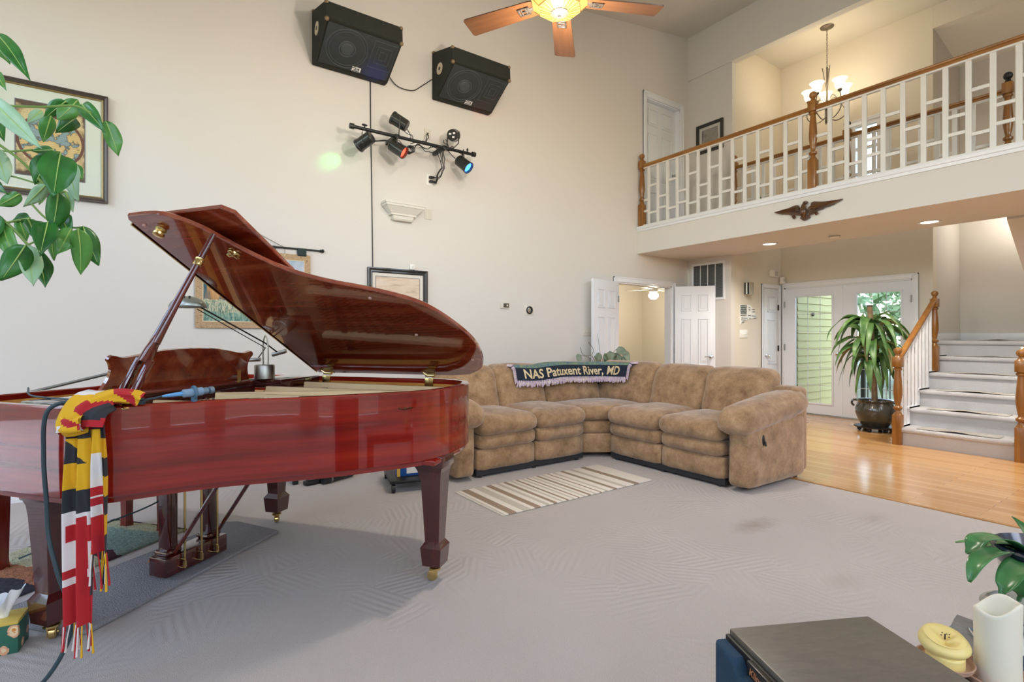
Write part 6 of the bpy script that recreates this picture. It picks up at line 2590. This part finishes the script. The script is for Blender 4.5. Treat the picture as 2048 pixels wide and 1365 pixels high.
# ------------------------------------------------------------------ vine behind the sofa
vp = thing('pothos_vine', 'grey-green trailing vine in a white planter behind the sofa corner', 'plant', (5.02, 5.04, 0))
mb = MB()
mb.lathe([(0, 0), (.07, 0), (.075, .05), (.07, .1), (.09, .62), (.11, .80), (.115, .85), (.10, .85), (.095, .80), (0, .80)], 24)
mb.build('planter', mat('planter_white', 'E2E2DE', .35), vp)
M_VINE = leaf_mat('vine_leaf', '5C6A50', '8A9680', rough=.5)
mb, st = MB(), MB()
rv = random.Random(4)
right = Vector((CY_, -SY_, 0))
for k, (dx, dz, w_, L_, ang) in enumerate(((-.33, .99, .085, .13, -85), (-.03, 1.01, .10, .15, -110), (.02, 1.0, .10, .15, -70), (.10, 1.03, .11, .17, -95), (.15, 1.0, .10, .16, -60), (.20, 1.05, .11, .15, -20), (.26, 1.03, .10, .16, -70), (.23, .98, .10, .14, -120), (.05, .95, .09, .13, -80), (-.10, .97, .05, .10, -75), (.13, .95, .09, .13, -90), (.29, .97, .07, .12, -80))):
    p = right * dx + Vector((rv.uniform(-.02, .02), rv.uniform(-.04, .02), dz + .02))
    a = R(ang)
    q = p + (right * math.cos(a) + Vector((0, 0, math.sin(a)))) * L_ + Vector((0, -.03, 0))
    leaf(mb, p, q, w_, droop=.08, cup=.25, n=7, side=(right * -math.sin(a) + Vector((0, .3, math.cos(a)))), seed=k, peak=.35)
    st.tube(spline([(rv.uniform(-.05, .05), rv.uniform(-.03, .03), .80), (p.x * .5, p.y * .5, .95), p], 5), .003, 5)
st.tube(spline([(0, 0, .8), right * -.01 + Vector((0, 0, 1.0)), right * -.05 + Vector((0, 0, 1.28))], 5), .0025, 5)
st.tube(spline([(0, 0, .8), right * -.12 + Vector((0, 0, .98)), right * -.10 + Vector((0, 0, 1.06)), right * -.17 + Vector((0, 0, 1.17))], 5), .004, 5)
st.tube(spline([right * -.12 + Vector((0, 0, .98)), right * -.24 + Vector((0, 0, 1.0)), right * -.28 + Vector((0, 0, 1.10))], 5), .004, 5)
o = mb.build('foliage', M_VINE, vp, smooth=80)
sm = o.modifiers.new('thick', 'SOLIDIFY')
sm.thickness = .0015
st.build('vines', mat('vine_stem', '6E6450', .7), vp)
# ------------------------------------------------------------------ floor loudspeaker at the bottom
A_, B_ = Vector((.805, .513)), Vector((1.044, .393))
dx_ = (B_ - A_).normalized()
SPZ = math.atan2(dx_.y, dx_.x)
sp = thing('floor_speaker', 'tower loudspeaker with grey-brown top and blue-black cloth front in the near foreground', 'loudspeaker', (A_.x, A_.y, 0), SPZ)
SD, SW = .268, .215
M_SPK = NT('speaker_vinyl')
co = M_SPK.co(scale=(8, 26, 8), rot=(0, 0, R(24)))
M_SPK.base(M_SPK.ramp(M_SPK.noise(co, 3, 6, .7), [(.3, '5E574D'), (.5, '676055'), (.72, '71695D')]))
M_SPK.set(Roughness=.42)
M_SPK = M_SPK.mat
MB().box(.004, SD, -SW, 0, .03, .75, bev=.004).build('cabinet', M_SPK, sp)
MB().box(-.004, .004, -SW + .002, -.002, .05, .742, bev=.002).build('baffle', M_BLACK, sp)
M_GBLUE = mat('grille_cloth', '27455C', .95, var=.35, vs=240, bump=.5, bs=500, bd=.002)
c = -SW / 2
gp = [(-.005, .05), (-SW + .005, .05), (-SW + .005, .735), (c - .052, .735), (c - .036, .716), (c + .036, .716), (c + .052, .735), (-.005, .735)]
b = bmesh.new()
f = b.faces.new([b.verts.new((-.005, y, z)) for y, z in gp])
ex = bmesh.ops.extrude_face_region(b, geom=[f])
for v in ex['geom']:
    if isinstance(v, bmesh.types.BMVert):
        v.co.x = -.026
bmesh.ops.recalc_face_normals(b, faces=b.faces)
bmesh.ops.bevel(b, geom=[e for e in b.edges if all(abs(v.co.x + .026) < 1e-5 for v in e.verts)], offset=.008, segments=3, affect='EDGES', profile=.5)
MB().bm(b).build('grille', M_GBLUE, sp)
bd = MB().box(-.014, -.004, c - .030, c + .030, .722, .7445, bev=.002).build('badge', mat('badge_black', '101214', .35), sp)
vs, fs = text_mesh('Klipsch', .0155, 0, shear=.25, offset=.0004)
MB().add([(-.0145, c - v.x, .732 + v.y) for v in vs], fs).build('badge_lettering', mat('copper_print', 'C9895C', .35, .6), bd, smooth=0)
mb = MB()
for (x, y) in ((.03, -.03), (.03, -SW + .03), (SD - .03, -.03), (SD - .03, -SW + .03)):
    mb.lathe([(0, 0), (.014, 0), (.016, .03), (0, .03)], 12, Matrix.Translation((x, y, 0)))
mb.build('foot', M_BLACK, sp)

# ------------------------------------------------------------------ slate topped low table with candles
TB = Vector((1.895, .49))
tbl = thing('slate_table', 'low side table with rough grey slate top in the right foreground', 'table', (TB.x, TB.y, 0), R(3))
M_SLATE = mat('slate', '6C6A68', .75, c2='8C8986', vs=10, bump=.9, bs=26, bd=.02)
rs_ = random.Random(9)
edge = []
W2, D2 = .46, .74
for (p, q, n_) in (((0, 0), (0, -W2), 12), ((0, -W2), (-D2, -W2 - .02), 12), ((-D2, -W2 - .02), (-D2, -.02), 12), ((-D2, -.02), (0, 0), 18)):
    for k in range(n_):
        f = k / n_
        edge.append((p[0] + (q[0] - p[0]) * f + rs_.uniform(-.006, .006), p[1] + (q[1] - p[1]) * f + rs_.uniform(-.006, .006)))
mb = MB()
mb.prism(edge, .425, .45)
mb.build('slate_top', M_SLATE, tbl, smooth=0)
M_DKW = wood('dark_walnut', '2A1C14', '3C2A1E', '523A2A', 'z', .4)
mb = MB()
mb.box(-D2 + .05, -.05, -W2 + .04, -W2 + .06, .36, .425)
mb.box(-D2 + .05, -.05, -.08, -.06, .36, .425)
mb.build('apron', M_DKW, tbl)
for (x, y) in ((-.07, -.07), (-.07, -W2 + .05), (-D2 + .07, -.09), (-D2 + .07, -W2 + .05)):
    MB().box(x - .022, x + .022, y - .022, y + .022, 0, .425, bev=.003).build('leg', M_DKW, tbl)


def dish(name, label, loc, r, h, m, foot=False):
    mb = MB()
    if foot:
        prof = [(0, 0), (r * .34, 0), (r * .36, h * .25), (r * .45, h * .4), (r * .9, h * .7), (r * 1.0, h), (r * .94, h), (r * .84, h * .82), (0, h * .62)]
    else:
        prof = [(0, 0), (r * .8, 0), (r * .97, h * .7), (r, h), (r * .94, h), (r * .86, h * .5), (0, h * .35)]
    mb.lathe(prof, 36)
    return tag(mb.build(name, m, loc=loc), label, 'dish')


M_DISH = mat('bisque_dish', 'C9A48C', .55, c2='B08E7A', vs=14)
dish('candle_dish', 'pinkish clay dish under the tall white candle', (1.592, .338, .4505), .070, .022, M_DISH)
dish('candle_dish', 'small footed clay dish under the melted yellow candle', (1.526, .416, .4505), .056, .042, M_DISH, True)
M_WAXW = NT('wax_white')
M_WAXW.base('E6E2D0')
M_WAXW.set(Roughness=.45)
M_WAXW.b.inputs['Subsurface Weight'].default_value = .35
M_WAXW.b.inputs['Subsurface Radius'].default_value = (.02, .015, .01)
M_WAXW = M_WAXW.mat
M_WAXY = NT('wax_yellow')
M_WAXY.base('E8D58C')
M_WAXY.set(Roughness=.42)
M_WAXY.b.inputs['Subsurface Weight'].default_value = .35
M_WAXY.b.inputs['Subsurface Radius'].default_value = (.02, .015, .006)
M_WAXY = M_WAXY.mat
t = thing('pillar_candle', 'tall white pillar candle burnt down with a hollow ragged rim', 'candle', (1.592, .338, .460))
mb = MB()


def pillar(a, b):
    an = 2 * PI * b
    rim = .168 + .016 * math.sin(an + 2.6) + .006 * math.sin(3 * an + 1)
    if a < .6:
        k = a / .6
        z, r_ = rim * k, .0425 + .0012 * math.sin(an * 2 + k * 3)
        if k < .06:
            r_ *= .96
    elif a < .7:
        k = (a - .6) / .1
        z, r_ = rim + .002 * math.sin(PI * k), .0425 - .007 * k
    else:
        k = (a - .7) / .3
        z, r_ = rim - .055 * math.sin(k * PI / 2), (.0355) * max(0, 1 - k) ** .7
    return (r_ * math.cos(an), r_ * math.sin(an), z)


mb.grid(pillar, 40, 36)
mb.build('wax', M_WAXW, t, smooth=70)
mb = MB()
mb.tube([(0, 0, .112), (.002, .001, .125), (.005, .0, .132)], .0014, 6)
mb.build('wick', M_BLACK, t)
t = thing('melted_candle', 'squat melted yellow candle slumped with a folded top on a small clay dish', 'candle', (1.526, .416, .478))
mb = MB()


def blob(a, b):
    an = 2 * PI * b
    if a < .35:
        k = a / .35
        r_, z = .038 + .003 * math.sin(an * 2), .030 * k
    elif a < .62:
        k = (a - .35) / .27
        r_ = .039 + .010 * math.sin(PI * k) + .004 * math.sin(an + 1)
        z = .030 + .036 * k + .008 * math.sin(an + .8) * k
    else:
        k = (a - .62) / .38
        r_ = .041 * max(0, 1 - k) ** .8
        z = .066 + .008 * math.sin(an + .8) * (1 - k) + .006 * math.sin(PI * k) - .018 * max(0, k - .3) - .012 * k * (1 + math.cos(an * 2 - 1))
    return (r_ * math.cos(an) * 1.06, r_ * math.sin(an), z)


mb.grid(blob, 36, 40)
mb.build('wax', M_WAXY, t, smooth=70)
mb = MB()
for k in range(6):
    a = k * 1.1
    mb.sphere((.004 + .009 * math.cos(a), .008 * math.sin(a), .066 + .002 * (k % 2)), (.0022, .0016, .0012), 6, 4)
mb.tube([(.0, 0, .058), (.002, 0, .070)], .0015, 6)
mb.build('wick', M_BLACK, t)

# strap-leaf plant in its pot
PLC = Vector((2.005, .315, .452))
t = thing('plant_saucer', 'wide pale glazed saucer under the strap-leaf plant pot', 'saucer', PLC)
mb = MB()
mb.lathe([(0, 0), (.11, 0), (.140, .018), (.148, .034), (.140, .036), (.128, .022), (.10, .012), (0, .012)], 40)
mb.build('glazed_body', mat('saucer_glaze', 'B4B7AC', .25, c2='8C9490', vs=9, coat=.4), t)
ap = thing('strap_leaf_plant', 'potted plant with thick dark green strap leaves at the right edge', 'plant', PLC + Vector((0, 0, .0125)))
mb = MB()
mb.lathe([(0, 0), (.080, 0), (.086, .01), (.100, .10), (.112, .155)], 40)
mb.build('pot_body', mat('pot_cream', 'D8D6CA', .3, c2='BDBFB6', vs=7, coat=.4), ap)
mb = MB()
mb.lathe([(.112, .155), (.120, .18), (.128, .198), (.122, .202), (.108, .18), (.10, .165), (0, .165)], 40)
mb.build('pot_rim', mat('pot_navy', '2A3040', .2, coat=.5), ap)
po_ = ap.location.copy()
rootp = Vector((.0, .0, .19))
lf = MB()
specs = [  # path in picture px with depth, width
    ([(2062, 1108, 1.49), (2010, 1076, 1.47), (1960, 1074, 1.45), (1944, 1092, 1.44), (1932, 1106, 1.44)], .052, 0), ([(2062, 1118, 1.5), (2020, 1094, 1.52), (1980, 1084, 1.54), (1945, 1082, 1.56), (1910, 1084, 1.58)], .034, 1),
    ([(2058, 1122, 1.47), (2010, 1100, 1.42), (1972, 1106, 1.38), (1950, 1128, 1.36), (1938, 1164, 1.35)], .050, 0), ([(2058, 1130, 1.46), (2020, 1104, 1.43), (1985, 1100, 1.41), (1955, 1116, 1.40), (1938, 1136, 1.40)], .036, 1),
    ([(2064, 1128, 1.45), (2046, 1120, 1.38), (2026, 1140, 1.33), (2010, 1168, 1.31), (1998, 1192, 1.31)], .056, 0), ([(2075, 1130, 1.45), (2064, 1130, 1.38), (2050, 1150, 1.33), (2040, 1180, 1.31), (2034, 1202, 1.31)], .052, 0),
    ([(2070, 1100, 1.52), (2062, 1072, 1.58), (2046, 1052, 1.64), (2024, 1033, 1.68)], .030, 0), ([(2066, 1112, 1.5), (2030, 1088, 1.5), (1990, 1082, 1.5), (1970, 1092, 1.5)], .042, 1),
    ([(2080, 1110, 1.5), (2110, 1070, 1.48), (2150, 1080, 1.46), (2180, 1120, 1.45)], .05, 0), ([(2080, 1115, 1.5), (2120, 1100, 1.42), (2150, 1130, 1.36), (2160, 1180, 1.34)], .05, 1), ([(2080, 1105, 1.52), (2100, 1060, 1.6), (2140, 1050, 1.68), (2180, 1070, 1.72)], .045, 0)]
ml = MB()
for i, (path, w_, tn) in enumerate(specs):
    P_ = [ray_pt(*p) - po_ for p in path]
    P_ = [rootp + (P_[0] - rootp) * .25] + P_
    cv = spline(P_, 6)
    k = len(cv)
    sidev = []

    def fn(a, b, cv=cv, k=k, w_=w_, i=i):
        j = min(k - 1, int(round(a * (k - 1))))
        p = cv[j]
        t_ = (cv[min(k - 1, j + 1)] - cv[max(0, j - 1)]).normalized()
        s = t_.cross(Vector((0, 0, 1)))
        s = s.normalized() if s.length > .15 else Vector((CY_, -SY_, 0))
        up = s.cross(t_)
        x = (b - .5) * 2
        prof = (.5 + .5 * min(1, a * 2.2)) * max(0, 1 - max(0, (a - .5) / .5) ** 2.0) ** .7 if a < 1 else .04
        return p + s * (x * w_ / 2 * max(.04, prof)) + up * (-.10 * w_ * (1 - x * x) * 1.2)
    (lf if tn == 0 else ml).grid(fn, k - 1, 6)
for nm, m_, k in (('dark_leaves', leaf_mat('clivia_dark', '2A5E34', '558F52', rough=.28), lf), ('light_leaves', leaf_mat('clivia_light', '5A8A4E', '7FA86A', rough=.3), ml)):
    o = k.build(nm, m_, ap, smooth=80)
    sm = o.modifiers.new('thick', 'SOLIDIFY')
    sm.thickness = .002

# magazine and paper on the table
t = thing('magazine', 'dark blue magazine lying on the slate table beside the white candle', 'magazine', (1.80, .275, .4505), R(-62))
MB().box(-.14, .14, -.10, .10, 0, .006, bev=.001).build('pages', mat('page_white', 'E4E4E0', .6), t)
cv_ = NT('magazine_cover')
n_ = cv_.noise(cv_.co(), 22, 4)
cv_.base(cv_.ramp(n_, [(.38, '27384A'), (.5, '3F5468'), (.56, 'C98A5C'), (.62, 'D8D4CC'), (.7, '2C3E50')], 'CONSTANT'))
cv_.set(Roughness=.3)
MB().box(-.139, .139, -.099, .099, .006, .0068).build('cover', cv_.mat, t, smooth=0)
t = tag(MB().box(-.09, .09, -.11, .11, 0, .0012).build('paper_sheet', mat('page_white', 'E4E4E0', .6), smooth=0, loc=(1.86, .30, .4575), rz=R(-40)), 'white sheet of paper on the magazine under the plant saucer', 'paper')

# ------------------------------------------------------------------ tissue box by the piano leg
t = thing('tissue_box', 'floral tissue box with a pale tissue sticking up, on the floor by the piano leg', 'tissue box', (-.445, 2.868, 0), R(-8))


def floral():
    t_ = NT('floral_card')
    co_ = t_.co()
    vo = t_.node('ShaderNodeTexVoronoi')
    vo.inputs['Scale'].default_value = 22
    t_.link(co_, vo.inputs['Vector'])
    pet = t_.math('ADD', vo.outputs['Distance'], t_.math('MULTIPLY', t_.math('SUBTRACT', t_.noise(co_, 60, 2), .5), .25))
    fl = t_.ramp(pet, [(0, 'D98C3A'), (.14, 'F0D9B0'), (.30, 'E8B08A'), (.44, '2E6A58')], 'CONSTANT')
    sep = t_.node('ShaderNodeSeparateColor')
    t_.link(vo.outputs['Color'], sep.inputs[0])
    t_.base(t_.mix(t_.math('GREATER_THAN', sep.outputs[0], .62), fl, lin('2E6A58')))
    t_.set(Roughness=.5)
    return t_.mat


MB().box(-.06, .06, -.06, .06, 0, .125, bev=.002).build('box', floral(), t)
MB().box(-.0612, .0612, -.0612, .0612, .113, .126, bev=.002).build('yellow_band', mat('card_yellow', 'D9BE5A', .5), t)
mb = MB()


def tissue(a, b):
    an = 2 * PI * b
    r_ = .012 + .055 * a ** 1.1 * (1 + .35 * math.sin(3 * an + 1)) * (1 - .35 * a)
    return (r_ * math.cos(an) * 1.1, r_ * math.sin(an) * .7, .124 + .095 * a ** .7 + .022 * math.sin(2 * an + 2) * a + .012 * math.sin(5 * an) * a)


mb.grid(tissue, 14, 48)
mb.build('tissue', mat('tissue_white', 'EEF2F6', .9), t, smooth=60)

# ------------------------------------------------------------------ things standing behind the piano
t = thing('keyboard_stand', 'black metal folding keyboard stand on the carpet beyond the piano', 'stand', (1.29, 4.88, 0), R(2))
mb = MB()
for x in (-.24, .24):
    mb.box(x - .016, x + .016, -.22, .22, .02, .05, bev=.003)
mb.box(-.24, .24, -.016, .016, .06, .09, bev=.003)
mb.build('foot_frame', M_BLACKM, t)
for x in (-.24, .24):
    mb = MB()
    mb.box(x - .014, x + .014, -.014, .014, .05, .56, bev=.003)
    mb.build('upright', M_BLACKM, t)
MB().box(-.34, .34, -.14, .14, .56, .60, bev=.006).build('deck', M_BLACKM, t)
for x in (-.24, .24):
    for y in (-.22, .22):
        MB().box(x - .022, x + .022, y - .02, y + .02, 0, .045, bev=.004).build('rubber_foot', M_BLACK, t)
t = thing('black_flashlight', 'black torch-shaped device lying on the carpet beside the stand', 'flashlight', (1.37, 4.56, 0), R(18))
MB().tube([(-.14, 0, .04), (-.135, 0, .04), (-.08, 0, .038), (.02, 0, .032), (.16, 0, .028), (.17, 0, .028)], [.02, .045, .045, .03, .024, .012], 18).build('body', mat('torch_black', '17191B', .3, coat=.3), t)
MB().tube([(-.07, 0, .0385), (-.055, 0, .038)], [.046, .0455], 18).build('ring', M_STEEL, t)
t = tag(MB().box(-.06, .06, -.035, .035, 0, .035, bev=.006).build('foot_pedal', M_BLACK, loc=(1.17, 4.57, 0), rz=.2), 'small black foot pedal on the carpet by the torch', 'pedal')
MB().box(-.04, .05, -.025, .025, .035, .045, bev=.003).build('tread', M_BLACKM, t)

t = thing('equipment_dolly', 'low black dolly on casters behind the piano tail carrying a blue binder', 'dolly', (1.83, 4.13, 0), R(-15))
mb = MB()
mb.box(-.17, .17, -.26, .26, .075, .10, bev=.006)
mb.build('platform', M_BLACKM, t)
for (x, y) in ((-.14, -.23), (.14, -.23), (-.14, .23), (.14, .23)):
    mb = MB()
    mb.cyl((x - .014, y, .034), (x + .014, y, .034), .034, n=18)
    mb.cyl((x, y, .05), (x, y, .078), .010, n=8)
    mb.build('caster', M_BLACK, t)
t = thing('binder', 'blue ring binder with white label standing on the low black dolly', 'binder', (1.84, 4.02, .1005), R(-15))
MB().box(-.14, .14, -.035, .035, 0, .31, bev=.004).build('cover', mat('binder_blue', '2458A0', .35), t)
MB().box(-.06, .04, -.0362, -.035, .02, .10).build('label', mat('label_white', 'E2E0DA', .5), t, smooth=0)
MB().box(-.138, -.112, -.0364, -.0352, .0, .30).build('edge_tab', mat('tab_yellow', 'D8B04A', .5), t, smooth=0)
# ------------------------------------------------------------------ camera, light, view
YAW = R(35.25)
cd = bpy.data.cameras.new('camera')
cam = bpy.data.objects.new('camera', cd)
COL.objects.link(cam)
cam.location = (0, 0, 1.24)
cam.rotation_euler = (R(90), 0, -YAW)
cd.sensor_width = 36
cd.lens = 1050 / 2048 * 36
cd.shift_y = -8.5 / 2048
cd.clip_start = .05
SC.camera = cam

w = bpy.data.worlds.new('sky')
SC.world = w
w.use_nodes = True
nt = w.node_tree
bg = nt.nodes['Background']
sky = nt.nodes.new('ShaderNodeTexSky')
sky.sky_type = 'NISHITA'
sky.sun_disc = False
sky.sun_elevation = R(48)
sky.sun_rotation = R(200)
sky.air_density = 1.2
sky.dust_density = 1.0
mixc = nt.nodes.new('ShaderNodeMix')
mixc.data_type = 'RGBA'
mixc.inputs[0].default_value = .65
mixc.inputs[7].default_value = (.64, .655, .675, 1)
nt.links.new(sky.outputs[0], mixc.inputs[6])
nt.links.new(mixc.outputs[2], bg.inputs[0])
bg.inputs[1].default_value = 2.6


def portal(loc, rot, sx, sy):
    l = bpy.data.lights.new('window_portal', 'AREA')
    l.shape = 'RECTANGLE'
    l.size, l.size_y = sx, sy
    l.cycles.is_portal = True
    o = bpy.data.objects.new('window_portal', l)
    COL.objects.link(o)
    o.location = loc
    o.rotation_euler = rot


for h in LW:
    portal((-2.73, (h[0] + h[1]) / 2, (h[2] + h[3]) / 2), (0, R(-90), 0), h[3] - h[2], h[1] - h[0])
for h in RW:
    portal(((h[0] + h[1]) / 2, -3.13, (h[2] + h[3]) / 2), (R(90), 0, 0), h[1] - h[0], h[3] - h[2])
portal((8.85, 3.6, 1.04), (0, R(90), 0), 1.7, 1.7)


def point(loc, energy, c='FFE2B0', r=.05):
    l = bpy.data.lights.new('lamp_or_fill_glow', 'POINT')
    l.energy = energy
    l.color = lin(c)[:3]
    l.shadow_soft_size = r
    o = bpy.data.objects.new('lamp_or_fill_glow', l)
    COL.objects.link(o)
    o.location = loc
    return o


def spot(loc, to, energy, c, ang, blend=.6, r=.03):
    l = bpy.data.lights.new('lamp_beam', 'SPOT')
    l.energy = energy
    l.color = lin(c)[:3]
    l.spot_size = R(ang)
    l.spot_blend = blend
    l.shadow_soft_size = r
    o = bpy.data.objects.new('lamp_beam', l)
    COL.objects.link(o)
    o.location = loc
    o.rotation_euler = (Vector(to) - Vector(loc)).to_track_quat('-Z', 'Y').to_euler()
    return o


for (u, v) in ((6.844, 3.735), (6.943, 2.025), (6.9, .3), (6.9, -1.4)):
    spot((u, v, 2.46), (u, v, 0), 110, 'FFF6E8', 150, .8, .06)

point((FX, FY, FZ - .36), 85, 'FFF4E4', .08)
for k in range(5):
    a = k * 2 * PI / 5 + .5
    point((CH[0] + .235 * math.cos(a), CH[1] + .235 * math.sin(a), 4.32 + .55), 2.6, 'FFEFD2', .04)
point((8.5, 7.05, 1.93), 30, 'FFF4E2', .06)
point((9.4, 1.8, 2.9), 15, 'FFF4E4', .08)  # added fill light with no fixture, brightens the stair alcove walls
point((FX + .06, FY, FZ + .55), 45, 'FFF4E4', .06)  # added fill beside the fan downrod, no bulb there; lifts ceiling and header
# the coloured stage lights
spot((1.745, vb + .045, 3.125), (1.552, V0, 3.0), 5, '20FF70', 36, 1.0, .02)
spot((2.12, vb + .02, 3.48), (1.95, V0 - .15, 3.95), 9, '3050FF', 34, .8, .02)
spot((2.83, vb + .03, 3.48), (3.35, V0 - .12, 3.95), 9, 'FF3020', 34, .8, .02)
SC.view_settings.view_transform = 'Standard'
SC.view_settings.look = 'None'
SC.view_settings.gamma = 1
SC.view_settings.use_curve_mapping = False
SC.view_settings.exposure = 0.18
SC.cycles.max_bounces = 10
SC.cycles.diffuse_bounces = 6
SC.cycles.glossy_bounces = 5
SC.cycles.transparent_max_bounces = 12
SC.cycles.sample_clamp_indirect = 8
SC.cycles.caustics_reflective = False
SC.cycles.caustics_refractive = False
SC.cycles.use_denoising = True
